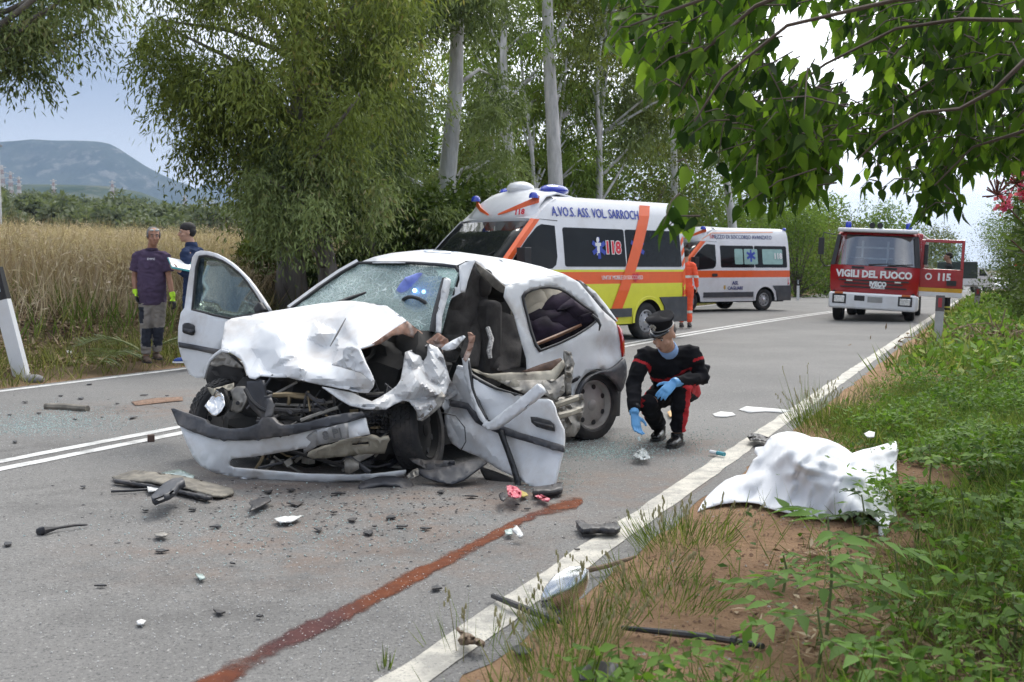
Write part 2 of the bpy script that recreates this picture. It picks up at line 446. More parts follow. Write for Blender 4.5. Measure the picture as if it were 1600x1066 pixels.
def blob(X, Y, lst):
    b = np.zeros(X.shape)
    for (u, v, rx, ry) in lst:
        c = gz(u, v); b = np.maximum(b, 1 - sst(.35, 1.0, np.hypot((X - c.x) / rx, (Y - c.y) / ry)))
    return b
EARTH = [(560, 760, 1.7, .9), (420, 740, 1., .6), (800, 770, 1.3, .8), (230, 640, 1.3, 1.0), (1000, 760, .8, 1.), (520, 860, 1.5, .9), (330, 615, 1., .6), (700, 800, 1.2, .6), (1060, 700, .7, .7)]
OIL = [(120, 780, .9, .9), (300, 900, 1.2, .6), (620, 850, .9, .5), (60, 700, 1., .8), (480, 800, 1.2, .5), (700, 760, 1., .4), (160, 640, .8, .8), (380, 960, 1., .5)]
road_s = np.array(list(spaced((-9.92, -1.6, .43))) + [-1.60])
road_t = np.array(list(spaced((-60, 0, 6), (0, 20, .25), (20, 60, 2))) + geo(62, 1500, 26))
def road_z(s, t):
    return .004 + drop(t)
ra = road_s.copy()
asphalt = sheet('road', ra, road_t, road_z, asphalt_material(), {'earth': lambda s, t, X, Y: blob(X, Y, EARTH), 'oil': lambda s, t, X, Y: blob(X, Y, OIL)})
# broken right-hand edge of the asphalt: chips of the same asphalt running ragged into the earth
mbx = MB(); tt = 0.5
rows = [[], []]
while tt < 60:
    w = .02 + .15 * (mnoise.noise(Vector((tt * 1.7, 3.1, 0))) * .5 + .5) + .05 * mnoise.noise(Vector((tt * 6, 1, 0)))
    for i, sv in enumerate((S_R + .10, S_R + .10 + w)):
        x, y = xy(sv, tt); rows[i].append((x, y, .0035 if i == 0 else max(.001, float(hgt_st(sv, tt)) + .0025) + float(drop(tt)) * (i == 0)))
    tt += .12 if tt < 15 else .6
mbx.grid(rows); tag(mbx.build('road_edge', MATS.get('x') or asphalt.data.materials[0], smooth=0), kind='structure')
white = paint_material('white road paint', (.62, .62, .60), .09); creamy = paint_material('edge line paint', (.52, .49, .42), .12)
def line(name, s0, w, mat, t0=-30, t1=900, amp=.012, bend=0.):
    ts = list(np.arange(t0, 25, .12)) + list(np.arange(25, 80, 1)) + geo(82, t1, 30)
    rows = [[], []]
    for q in ts:
        for i, sg in enumerate((-1, 1)):
            e = amp * mnoise.noise(Vector((q * 3.3, s0 + i * 7.7, 0))) if q < 25 else 0
            x, y = xy(s0 + sg * w / 2 + e + bend * min(max(q - 8, 0), 32) ** 2 * (1 if q < 40 else 1), q); rows[i].append((x, y, .008 + float(drop(q))))
    return tag(MB().grid(rows).build(name, mat, smooth=0), kind='structure')
line('edge_line', S_R, .15, creamy, amp=.02); line('edge_line', S_L, .12, white)
line('centre_line', S_C - .12, .115, white, bend=.0017); line('centre_line', S_C + .12, .115, white, bend=.0017)
# ------------------------------------------------------------------ mountains, far scrub, pylons, haze
def interp(pts, x):
    return float(np.interp(x, [p[0] for p in pts], [p[1] for p in pts]))
def ridge(name, prof, Y0, Y1, u0, u1, mat, amp, nu=150, nw=46, seed=0):
    """a range of hills Y0..Y1 metres off whose skyline is prof (height angle per bearing)"""
    rows = []
    for j in range(nw):
        w = j / (nw - 1) * 1.35; Y = Y0 + (Y1 - Y0) * w; row = []
        for i in range(nu):
            u = u0 + (u1 - u0) * i / (nu - 1)
            top = max(0., (HOR - interp(prof, u)) / FPX * Y1)
            sh = min(1., w) ** 1.25 if w <= 1 else max(0., 1 - (w - 1) * 2.2)
            X = (u - 800) / FPX * Y1
            nzv = mnoise.fractal(Vector((X * .0022 + seed, Y * .0022, .3)), 1.0, 2.1, 5) * amp
            gul = abs(mnoise.noise(Vector((X * .0045 + seed, Y * .0009, 2)))) * amp * 1.3
            edge = min(1., 1.6 * w) * (1 - .75 * math.exp(-((w - 1) / .08) ** 2))
            row.append((X, Y, max(-3, top * sh + (nzv - gul) * edge - 2)))
        rows.append(row)
    return tag(MB().grid(rows).build(name, mat, smooth=180), kind='structure')
def hillmat(name, a, b, rock):
    m, k, o, p, vec = newmat(name)
    c = k.ramp(k.noise(vec, .012, 8, .62), .38, a, .62, b)
    f = k.math('MULTIPLY', k.rng(k.noise(vec, .02, 8, .7), .52, .60), k.rng(k.noise(vec, .0035, 3), .40, .55)); c = k.mix(k.math('MULTIPLY', f, .5), c, rock)
    k.L.new(c, p.inputs['Base Color']); p.inputs['Roughness'].default_value = 1; p.inputs['Specular IOR Level'].default_value = 0
    bp = k.n('ShaderNodeBump'); bp.inputs['Strength'].default_value = .7; bp.inputs['Distance'].default_value = 14; k.L.new(k.noise(vec, .03, 6, .7), bp.inputs['Height']); k.L.new(bp.outputs[0], p.inputs['Normal'])
    return m
hm = hillmat('mountain scrub', (.03, .045, .035), (.075, .09, .07), (.36, .33, .30))
ridge('mountain', [(-500, 250), (-200, 214), (0, 218), (25, 215), (60, 211), (95, 215), (130, 217), (160, 219), (183, 226), (205, 240), (232, 257), (262, 273), (285, 282), (310, 291), (345, 305), (430, 330), (560, 368), (760, 400), (1200, 416)], 2300, 3000, -600, 1400, hm, 34)
ridge('mountain', [(-600, 300), (200, 330), (300, 302), (330, 281), (360, 290), (420, 300), (520, 318), (700, 350), (1000, 395), (1500, 418)], 3400, 4100, 100, 1700, hm, 20, nu=80, nw=24, seed=9)
h2 = hillmat('foothill scrub', (.03, .05, .022), (.085, .10, .055), (.30, .26, .2))
ridge('foothill', [(-500, 262), (-100, 276), (20, 283), (90, 285), (170, 287), (225, 296), (280, 316), (330, 330), (420, 342), (560, 380), (900, 412)], 900, 1500, -600, 1000, h2, 14, seed=4)

hazebox = MB().box((0, 1500, 188), (9400, 9400, 386)); hb = hazebox.build('haze', pm('haze_tmp', (1, 1, 1)), smooth=0); hb['kind'] = 'stuff'
hzm = bpy.data.materials.new('haze'); hzm.use_nodes = True; t_ = hzm.node_tree; t_.nodes.clear()
o_ = t_.nodes.new('ShaderNodeOutputMaterial'); v_ = t_.nodes.new('ShaderNodeVolumePrincipled'); v_.inputs['Density'].default_value = 0.00019; v_.inputs['Color'].default_value = (.46, .62, .86, 1)
t_.links.new(v_.outputs[0], o_.inputs['Volume']); hb.data.materials.clear(); hb.data.materials.append(hzm); hb.display_type = 'WIRE'

# lattice pylons, red and white, in a row across the plain
def pylon(u, vb, vt, Y):
    b = at(u, vb, Y); t = at(u, vt, Y); H = t.z - b.z
    o = thing('pylon', PYL[u], 'pylon', (b.x, b.y, b.z - 12), 0, 'faint lattice pylons on the plain')
    mr, mw = pm('pylon red', (.34, .25, .23), .7), pm('pylon white', (.5, .5, .5), .7)
    H += 12; n = 10
    if True:
        m = MB()
        for i in range(n):
            m.mat(i % 2)
            z0, z1 = H * i / n, H * (i + 1) / n; w0, w1 = H * .075 * (1 - .82 * i / n), H * .075 * (1 - .82 * (i + 1) / n)
            for a, c in ((-1, -1), (1, -1), (1, 1), (-1, 1)):
                m.bar((a * w0, c * w0, z0), (a * w1, c * w1, z1), .4, .4, (0, 1, 0))
            for c in (-1, 1): m.bar((-w0, c * w0, z0), (w1, c * w1, z1), .2, .2, (0, 1, 0)); m.bar((w0, c * w0, z0), (-w1, c * w1, z1), .3, .3, (0, 1, 0))
        m.build('lattice', [mr, mw], o, smooth=0)['kind'] = 'stuff'
    for zz in (.72, .84, .95): MB().bar((-H * .09, 0, H * zz), (H * .09, 0, H * zz), .8, .6).build('cross_arm', mw, o, smooth=0)
PYL = {4: 'faint pylon nearest the left picture edge', 17: 'faint pylon second from the left on the plain', 30: 'faint red and white pylon, rightmost of the close left trio', 84: 'faint pylon alone below the mountain top', 176: 'faint pylon below the middle of the mountain slope', 289: 'red and white pylon left of the young man in navy', 320: 'pale pylon right above the head of the navy-clad man'}
for u, vb, vt in ((4, 305, 258), (17, 302, 268), (30, 302, 276), (84, 308, 280), (176, 312, 282), (289, 326, 305), (320, 326, 311)): pylon(u, vb, vt, 880)
# pale lamp or aerial mast at the picture's left edge
b = at(1, 345, 60); o = thing('mast', 'thin pale mast standing in the field at the left edge', 'mast', (b.x, b.y, b.z - 3)); mz = at(1, 228, 60).z - b.z + 3
MB().tube([(0, 0, 0), (0, 0, mz)], [.09, .05], 8).build('pole', pm('mast paint', (.55, .57, .6), .5), o)
MB().box((-.12, 0, mz), (.55, .2, .1)).build('lamp_head', pm('lamp grey', (.2, .2, .22), .5), o, bevel=.02)
# ------------------------------------------------------------------ vegetation
EUC = [leafmat('eucalypt leaves olive', (.044, .066, .012), (.245, .295, .075), .28, .5, (.26, .20, .07)),
       leafmat('eucalypt leaves grey green', (.042, .066, .022), (.260, .320, .125), .25, .45, (.26, .23, .12)),
       leafmat('eucalypt leaves fresh', (.050, .088, .014), (.255, .350, .070), .32, .5, (.27, .24, .07))]
BARKM = {}
def bark(name, a, b, dark):
    m, k, o, p, vec = newmat(name)
    mp_ = k.n('ShaderNodeMapping'); mp_.inputs['Scale'].default_value = (2.2, 2.2, .55); k.L.new(vec, mp_.inputs[0])
    c = k.ramp(k.noise(mp_.outputs[0], 1.9, 6, .62), .38, a, .62, b)
    c = k.mix(k.rng(k.noise(mp_.outputs[0], .8, 4), .52, .70, 0, .5), c, dark)
    k.L.new(c, p.inputs['Base Color']); p.inputs['Roughness'].default_value = .85
    bp = k.n('ShaderNodeBump'); bp.inputs['Strength'].default_value = .5; bp.inputs['Distance'].default_value = .03; k.L.new(k.noise(mp_.outputs[0], 9, 5), bp.inputs['Height']); k.L.new(bp.outputs[0], p.inputs['Normal'])
    return m
PALE = bark('smooth pale bark', (.40, .40, .39), (.64, .63, .61), (.17, .14, .12))
GREYB = bark('grey brown bark', (.10, .085, .075), (.26, .235, .215), (.06, .048, .04))
TWIG = pm('twig bark', (.10, .075, .06), .9)
def strands(C, rad, nst, nl, L, Wd, droop=.8, slen=.9, seed=None):
    """hanging strands of leaves round cluster centres C (k,3) with radii rad (k,)"""
    C = np.asarray(C); k = len(C); n = k * nst
    c = np.repeat(C, nst, 0); r = np.repeat(rad, nst)[:, None]
    u = unit(n); u[:, 2] = np.abs(u[:, 2]) * .9 - .25
    p0 = c + u * r * (rng.random((n, 1)) ** .5) * np.array([1, 1, .75])
    d = np.stack([rng.normal(0, 1, n), rng.normal(0, 1, n), np.zeros(n)], 1) * .5 + u * .35; d[:, 2] -= droop
    d /= np.linalg.norm(d, axis=1, keepdims=True)
    ln = slen * (.45 + .8 * rng.random((n, 1)))
    f = (np.arange(nl)[None, :, None] + rng.random((n, nl, 1))) / nl
    dd = np.repeat(d[:, None, :], nl, 1).copy(); dd[:, :, 2] -= .7 * f[:, :, 0]
    P = p0[:, None, :] + dd * f * ln[:, None, :]
    P = P + rng.normal(0, .07, P.shape); D = dd * .7 + rng.normal(0, .62, dd.shape); D[:, :, 2] -= .35
    tn = np.repeat(np.repeat(rng.random(k), nst)[:, None] * .55, nl, 1) + rng.random((n, nl)) * .38 + np.repeat(rng.random((n, 1)) * .2, nl, 1) - .05
    m = n * nl
    return P.reshape(-1, 3), D.reshape(-1, 3), unit(m), L * (.6 + .8 * rng.random(m)), Wd * (.7 + .6 * rng.random(m)), np.clip(tn.reshape(-1), 0, 1)
def trunk_pts(base, top, bend, n=9):
    b, t = Vector(base), Vector(top); ph = random.random() * 6
    return [b.lerp(t, i / (n - 1)) + Vector((math.sin(ph + i * .8) * bend, math.cos(ph * 1.3 + i * .7) * bend, 0)) * (i / (n - 1)) ** .5 * (0 if i == 0 else 1) for i in range(n)]
def euc(label, cat_base, top, r0, clusters, nst, nl, mat, L=.19, Wd=.034, barkm=PALE, r1=.3, limbs=6, fork=None, group='eucalyptus trees along the road', droop=.8, slen=.9, kids=None):
    """one eucalyptus: trunk with limbs reaching its leaf clusters, and the crown"""
    o = thing('eucalyptus_tree', label, 'tree', cat_base, 0, group)
    tp = trunk_pts(cat_base - Vector((0, 0, .1)), top, .10 + .012 * (top - cat_base).length)
    m = MB(); n = len(tp)
    m.tube([p for p in tp], [r0 * (1.35 if i == 0 else 1.0 - (1 - r1) * i / (n - 1)) for i in range(n)], 10)
    if fork:
        for (i0, tip, rr) in fork:
            a = tp[i0]; b = Vector(tip); m.tube([a, a.lerp(b, .35) + Vector((0, 0, .15)), a.lerp(b, .7), b], [rr, rr * .8, rr * .6, rr * .35], 8)
    C = np.array([c[:3] for c in clusters]); rad = np.array([c[3] for c in clusters])
    idx = rng.permutation(len(C))[:limbs * 4]
    for i in idx:
        c = Vector(C[i]); zt = c.z - .5 * (Vector((c.x, c.y)) - Vector((cat_base.x, cat_base.y))).length
        q = min(tp[1:], key=lambda w: abs(w.z - zt)); mid = q.lerp(c, .5) + Vector((random.uniform(-.3, .3), random.uniform(-.3, .3), .25))
        rr = .018 + .012 * (c - q).length ** .5 * (r0 / .2)
        m.tube([q, mid, c], [rr * 1.4, rr, rr * .35], 5)
    m.build('trunk', barkm, o, world=True, smooth=180)
    P, D, N, Ls, Ws, tn = strands(C, rad, nst, nl, L, Wd, droop, slen)
    leaves('crown', P, D, N, Ls, Ws, mat, o, tn)
    return o
def fill(polys, n, Y, dY, rad, zmin=None):
    """leaf cluster centres spread inside outlines given as bearings, around the distance Y"""
    out = []
    for poly in polys:
        us = [p[0] for p in poly]; vs = [p[1] for p in poly]
        k = 0; tries = 0
        while k < n and tries < n * 60:
            tries += 1
            u = random.uniform(min(us), max(us)); v = random.uniform(min(vs), max(vs)); ins = False; j = len(poly) - 1
            for i in range(len(poly)):
                if (vs[i] > v) != (vs[j] > v) and u < (us[j] - us[i]) * (v - vs[i]) / (vs[j] - vs[i]) + us[i]: ins = not ins
                j = i
            if not ins: continue
            p = at(u, v, Y + random.gauss(0, dY)); out.append((p.x, p.y, p.z, rad * random.uniform(.45, 1.5))); k += 1
    return out
def base(u, Y):
    x = (u - 800) / FPX * Y; return Vector((x, Y, float(hgt(x, Y))))
def top_at(u, v, Y): return at(u, v, Y)

# the big leaning crowns on the left
cl = fill([[(260, -260), (640, -260), (630, 80), (610, 150), (560, 215), (470, 230), (410, 200), (345, 150), (290, 60), (255, 0)]], 125, 22.5, 1.6, .62) \
   + fill([[(215, 25), (255, 20), (305, 120), (345, 190), (330, 255), (292, 255), (270, 190), (245, 110)]], 15, 22, .7, .38) \
   + fill([[(335, 100), (390, 60), (450, 180), (440, 300), (410, 320), (385, 260)]], 20, 22.5, 1, .55)
euc('big drooping eucalyptus filling the sky above the open white car door', base(455, 23.5), at(470, -330, 23), .30, cl, 50, 11, EUC[0], barkm=GREYB, limbs=7, L=.135, Wd=.034, slen=.7, droop=.7)
cl = fill([[(405, 210), (560, 200), (600, 290), (570, 335), (500, 345), (440, 340), (405, 320), (390, 280)]], 66, 22.3, 1.0, .42)
o1 = euc('low bushy eucalyptus with a dark thick trunk behind the wreck windscreen', base(516, 22.6), at(500, 130, 22.6), .24, cl, 48, 11, EUC[1], barkm=GREYB, limbs=5, L=.13, Wd=.032, slen=.65, droop=.75)
cl = fill([[(520, -220), (790, -220), (780, 20), (730, 60), (640, 80), (540, 60)]], 50, 27, 1.5, .8) + fill([[(540, 100), (655, 100), (650, 330), (560, 350)]], 26, 26.5, 1.0, .7) + fill([[(745, 90), (790, 60), (790, 280), (750, 280)]], 9, 29, .8, .6) + fill([[(640, 318), (740, 318), (740, 372), (640, 372)]], 8, 26, .6, .5)
euc('eucalyptus with mottled trunk bare between two leaf masses', base(692, 27.5), at(712, -240, 27.5), .27, cl, 66, 11, EUC[1], L=.15, Wd=.037, slen=.55, droop=.45, barkm=PALE, limbs=3)
cl = fill([[(470, -220), (640, -220), (640, 150), (560, 330), (480, 340)]], 48, 25, 1.0, .75)
euc('eucalyptus with a slim dark upper trunk left of the mottled one', base(575, 25.8), at(596, -200, 25.5), .2, cl, 60, 11, EUC[1], barkm=GREYB, limbs=4, L=.15, Wd=.037, slen=.55, droop=.45)
# slender pale trunks behind the ambulance
def slim(label, u, Y, ut, r0, poly, n, mat, fork=None, vt=-160, L=.22, Wd=.055):
    cl = fill(poly, int(n * 1.15), Y + 2.6, 1.3, .85)
    return euc(label, base(u, Y), at(ut, vt, Y), r0, cl, 30, 9, mat, L=L, Wd=Wd, fork=fork, limbs=4, slen=.65, droop=.5)
slim('slim white eucalyptus left of the tall forked one', 799, 34, 795, .17, [[(740, -160), (850, -160), (850, 120), (800, 250), (745, 260), (720, 120)]], 40, EUC[2])
slim('tall straight white eucalyptus forking above the ambulance roof', 862, 35, 869, .27, [[(800, -200), (980, -200), (960, 90), (900, 130), (850, 60)]], 40, EUC[0], fork=[(5, at(835, -60, 35), .12)], vt=-330)
slim('thin leaning eucalyptus, left stem of the pair', 918, 38, 947, .14, [[(880, -120), (1010, -120), (1020, 200), (960, 270), (890, 150)]], 48, EUC[1], vt=60)
slim('thin grey eucalyptus, right stem of the pair', 937, 39, 951, .16, [[(900, -100), (1090, -100), (1080, 180), (1000, 250)]], 55, EUC[0], vt=-60)
slim('pale eucalyptus with thin crown half hidden by overhanging leaves', 1043, 47, 1056, .19, [[(980, -80), (1170, -80), (1170, 220), (1060, 270), (980, 240)]], 75, EUC[0], vt=-40)
slim('lopped pale trunk left of the second ambulance roof', 1143, 52, 1140, .3, [[(1100, 160), (1190, 170), (1200, 260), (1120, 260)]], 16, EUC[2], fork=[(5, at(1118, 225, 52), .1)], vt=215)
slim('thin pale sapling eucalyptus left of the slim white one', 780, 36, 775, .08, [[(720, 60), (790, 60), (790, 300), (730, 300)]], 20, EUC[2], vt=60)
slim('crooked thin eucalyptus between the two tallest white trunks', 832, 36, 822, .09, [[(810, 100), (860, 100), (860, 280), (810, 290)]], 16, EUC[2], vt=20)
slim('thin straight stem close behind the forked trunk', 878, 37, 876, .1, [[(870, 120), (930, 140), (925, 290), (880, 300)]], 16, EUC[2], vt=90)
# overhanging bough top left, from a trunk outside the picture
cl = fill([[(-150, -140), (155, -140), (158, 15), (140, 50), (100, 55), (65, 70), (50, 112), (5, 118), (-30, 90), (-150, 40)]], 42, 18, .9, .42)
euc('eucalyptus bough hanging in from the top left corner', Vector((-10.2, 18, float(hgt(-10.2, 18)))), Vector((-9.6, 18, 11)), .3, cl, 44, 11, EUC[1], limbs=8, L=.125, Wd=.032, barkm=GREYB, slen=.5, droop=.5)

# rounded shrubs and broadleaf trees further along
GRN = [leafmat('shrub leaves mid', (.045, .08, .012), (.17, .25, .045), .35), leafmat('shrub leaves dark', (.022, .04, .008), (.10, .145, .03), .3), leafmat('shrub leaves olive', (.05, .066, .014), (.18, .20, .055), .3)]
def bush(name, label, cat, b, w, h, n, L, Wd, mat, group=None, trunk=.06, dy=None, low=0.1, lobes=9):
    o = thing(name, label, cat, b, 0, group)
    dy = dy or w
    m = MB(); C = []
    for i in range(lobes):
        a = random.random() * 6.283; q = math.sqrt(random.random())
        zz = h * (low + (1 - low) * random.random() ** .8) * .86; sp = math.sqrt(max(.1, 1 - (zz / h) ** 2 * .8))
        c = Vector((math.cos(a) * q * w * .36 * sp, math.sin(a) * q * dy * .36 * sp, zz)); C.append((c, random.uniform(.16, .30) * min(w, h)))
        m.tube([(0, 0, -.1), (c.x * .3, c.y * .3, c.z * .45), c], [trunk, trunk * .6, trunk * .25], 5)
    m.build('trunk' if cat == 'tree' else 'stem', TWIG, o, smooth=180)
    ks = rng.integers(0, lobes, n); cc = np.array([c[0] for c in C])[ks]; rr = np.array([c[1] for c in C])[ks][:, None]
    u = unit(n); P = cc + u * rr * (.55 + .5 * rng.random((n, 1))); P[:, 2] = np.maximum(P[:, 2], .03)
    D = u * .6 + rng.normal(0, .6, (n, 3)); D[:, 2] -= .25
    tn = np.clip(rng.random(lobes)[ks] * .45 + rng.random(n) * .55, 0, 1)
    M = np.array(ROOTM[o.name]); P = P + M[:3, 3]
    leaves('crown' if cat == 'tree' else 'foliage', P, D, u + rng.normal(0, .5, (n, 3)), L * (.6 + .8 * rng.random(n)), Wd * (.7 + .6 * rng.random(n)), mat, o, tn)
    return o
G_ = 'shrubs behind the ambulances'
for i, (u, Y, w, vt, mi, lb) in enumerate(((665, 25, 3.6, 300, 1, 'dark shrub hiding the foot of the mottled trunk'), (740, 26, 3.4, 285, 1, 'dark leafy shrub just left of the ambulance roof'), (575, 24.5, 3.0, 372, 1, 'low dark shrub right of the thick dark trunk'), (440, 25, 3.2, 372, 2, 'low olive shrub left of the thick dark trunk'), (610, 29, 4.0, 300, 1, 'dark shrub between the trunks above the wreck roof'), (690, 31, 4.5, 285, 1, 'dark shrub left of the ambulance windscreen'), (760, 36, 5, 235, 2, 'olive shrub behind the ambulance cab'), (830, 38, 4.6, 258, 1, 'dense dark shrub at the foot of the forked trunk'),
        (900, 42, 5.5, 225, 0, 'mid green shrub behind the ambulance roof'), (985, 46, 7, 215, 2, 'broad olive shrub left of the lopped trunk'), (1050, 50, 6, 240, 1, 'dark shrub behind the gap between the ambulances'), (1105, 55, 6, 262, 0, 'green shrub above the second ambulance cab'),
        (1190, 62, 7, 270, 0, 'leafy shrub above the second ambulance roof'), (1245, 58, 5, 310, 0, 'bushy shrub right of the second ambulance'), (1290, 66, 8, 330, 2, 'shrub left of the fire engine cab'), (740, 44, 8, 180, 0, 'light green tree mass behind the slim trunks'), (960, 60, 10, 140, 0, 'light green tree mass behind the pair of thin stems'),
        (860, 52, 9, 150, 2, 'olive tree mass behind the forked trunk'), (1080, 66, 9, 190, 2, 'olive tree mass behind the thin-crowned trunk'), (640, 40, 8, 180, 1, 'dark tree mass behind the mottled trunk'))):
    b_ = base(u, Y); h_ = at(u, vt, Y).z - b_.z
    bush('shrub' if i < 15 else 'broadleaf_tree', lb, 'shrub' if i < 15 else 'tree', b_, w, h_, 7000 if i < 15 else 6500, .15 if i < 15 else .24, .075 if i < 15 else .10, GRN[mi], G_, dy=w * .7, lobes=16, low=.02)
FAR = [(1215, 80, 9, 322, 0, 'spreading pale tree left behind the fire engine'), (1300, 90, 12, 306, 0, 'tall spreading tree behind the fire engine roof'), (1365, 110, 13, 322, 0, 'tree rising right above the fire engine beacons'), (1425, 150, 14, 340, 2, 'low tree right behind the red cab'), (1258, 72, 7, 318, 0, 'bright green tree beside the white marker post'),
       (1475, 190, 9, 362, 1, 'small dark round tree seen through the open truck door'), (1150, 75, 10, 330, 0, 'green tree behind the middle of the second ambulance')]
for u, Y, w, vt, mi, lb in FAR:
    b_ = base(u, Y); bush('broadleaf_tree', lb, 'tree', b_, w, at(u, vt, Y).z - b_.z, 6000, .30, .17, GRN[mi], 'trees along the far left side of the road', dy=w * .7, lobes=16, low=.05)
RGT = [(1668, 30, 6.0, 225, 1, 'bright shrub on the right verge below the pink flowers'), (1640, 42, 6, 270, 1, 'bright green bush right of the road end'), (1622, 60, 7, 300, 0, 'bushy tree overhanging the far road from the right'), (1585, 85, 8, 335, 1, 'dark bush beside the distant parked cars'), (1580, 120, 10, 350, 2, 'far bush closing the road on the right'), (1690, 24, 3.6, 330, 1, 'dark bush at the right edge by the roadworks sign')]
for u, Y, w, vt, mi, lb in RGT:
    b_ = base(u, Y); bush('bush', lb, 'bush', b_, w, at(u, vt, Y).z - b_.z, 9000, .13, .06, GRN[mi], 'bushes along the right verge', dy=w, lobes=18, low=.02)

# olive trees on the slope beyond the field: three grown ones, copied over the slope
OLV = leafmat('olive leaves', (.065, .085, .045), (.185, .21, .125), .25, .5)
protos = []
for i in range(3): 
    o = bush('olive_tree', 'round grey-green tree on the scrubby slope beyond the dry field', 'tree', Vector((0, 0, 0)), 5.2, 3.4 + .3 * i, 1100, .55, .30, OLV, 'low trees on the far slope', trunk=.12, lobes=10, low=.15)
    protos.append(o)
spots = []
tries = 0
while len(spots) < 230 and tries < 9000:
    tries += 1
    u = random.uniform(-60, 720); Y = random.choice((random.uniform(105, 170), random.uniform(120, 330)))
    x = (u - 800) / FPX * Y; s_, t_2 = st(x, Y)
    if s_ > -70: continue
    if all((x - a) ** 2 + (Y - b) ** 2 > 20 for a, b in spots): spots.append((x, Y))
for i, (x, Y) in enumerate(spots):
    o = protos[i] if i < 3 else copy_tree(protos[i % 3])
    k_ = random.uniform(.7, 1.5); o.location = (x, Y, float(hgt(x, Y)) - .3); o.scale = (k_, k_, k_ * random.uniform(.8, 1.05)); o.rotation_euler = (0, 0, random.random() * 6.28)
# ------------------------------------------------------------------ grass, weeds, litter
GR = leafmat('verge grass', (.050, .082, .014), (.165, .225, .052), .35, .55, (.30, .27, .12))
WD = leafmat('weed leaves', (.046, .10, .013), (.165, .275, .052), .38, .5, (.27, .30, .08))
DRY = leafmat('dry grass', (.27, .195, .125), (.62, .51, .39), .25, .7, (.74, .61, .53))
LIT = leafmat('leaf litter', (.10, .065, .038), (.36, .26, .165), .05, .8, (.48, .38, .26))
def scatter(n, s0, s1, t0, t1, dens):
    """random points of the land kept with probability dens(s, t, x, y)"""
    s = rng.uniform(s0, s1, n); t = rng.uniform(t0, t1, n); x, y = xy(s, t)
    k = rng.random(n) < dens(s, t, x, y); k &= np.abs(x) / np.maximum(y, .1) < .52
    s, t, x, y = s[k], t[k], x[k], y[k]; return np.stack([x, y, hgt_st(s, t)], 1), s, t
SHEET_C = gz(1265, 740, .1)
def patchy(x, y, f, a, b, sd=0.): return sst(a, b, wob(x, y, f, sd) + .35 * wob(x, y, f * 3.1, sd + 2))
def off_sheet(x, y): return 1 - .96 * (np.hypot((x - SHEET_C.x) / .85, (y - SHEET_C.y) / .72) < 1)
LOWR = [gz(u, v) for u, v in ((1480, 960), (1400, 900), (1560, 900), (1420, 1030))]
def thin(x, y):
    b = np.zeros(x.shape)
    for c in LOWR: b = np.maximum(b, 1 - sst(.25, .7, np.hypot(x - c.x, y - c.y)))
    return 1 - .75 * b
def d_weed(s, t, x, y): return thin(x, y) * (1 - .97 * bare(x, y)) * sst(-1.25, -.55, s) * (.35 + .65 * patchy(x, y, 1.9, -.5, .25)) * off_sheet(x, y)
def d_gras(s, t, x, y): return (1 - .93 * bare(x, y)) * sst(-1.45, -.9, s) * (.25 + .75 * patchy(x, y, 1.3, -.3, .35, 5.)) * off_sheet(x, y)
def blades(name, pts, L, Wd, mat, lean=.45, kind='stuff', parent=None, tint=None, fold=.25, broad=.4, z=None):
    n = len(pts); D = np.stack([rng.normal(0, lean, n), rng.normal(0, lean, n), np.ones(n)], 1)
    P = pts.copy()
    if z is not None: P[:, 2] += z
    return leaves(name, P, D, unit(n), L * (.45 + .9 * rng.random(n)), Wd * (.7 + .6 * rng.random(n)), mat, parent, tint, fold, kind, broad)
p, s_, t_2 = scatter(130000, -1.5, 7, 2.2, 13, d_gras); tag(blades('grass', p, .21, .0045, GR, .6), 'low green grass all over the right verge', 'grass')
p, s_, t_2 = scatter(90000, -1.5, 14, 13, 55, d_gras); tag(blades('grass', p, .34, .022, GR, .6), 'taller far grass along the right verge', 'grass')
p, s_, t_2 = scatter(330000, -1.3, 7, 2.2, 13, d_weed); n = len(p)
Dw = np.stack([rng.normal(0, 1, n), rng.normal(0, 1, n), rng.normal(.25, .35, n)], 1)
clz = (.02 + .24 * rng.random(n) ** 1.4) * np.clip(.5 + 1.0 * wob(p[:, 0], p[:, 1], 2.6, 1.), .25, 1.4)
P = p.copy(); P[:, 2] += clz
Nw = np.stack([rng.normal(0, .4, n), rng.normal(0, .4, n), np.ones(n)], 1)
tag(leaves('weeds', P, Dw, Nw, .050 * (.5 + .9 * rng.random(n)), .027 * (.6 + .7 * rng.random(n)), WD, None, np.clip(rng.random(n) * .7 + .25 * wob(P[:, 0], P[:, 1], 1.2, 7.), 0, 1), .12, 'stuff'), 'broad leaved green weeds covering the right verge', 'weeds')
p, s_, t_2 = scatter(70000, -1.2, 14, 13, 55, d_weed); n = len(p); P = p.copy(); P[:, 2] += .3 * rng.random(n)
tag(leaves('weeds', P, unit(n), np.stack([rng.normal(0, .4, n), rng.normal(0, .4, n), np.ones(n)], 1), .14 * (.5 + rng.random(n)), .08, WD, None, None, .12, 'stuff'), 'weeds far along the right verge', 'weeds')
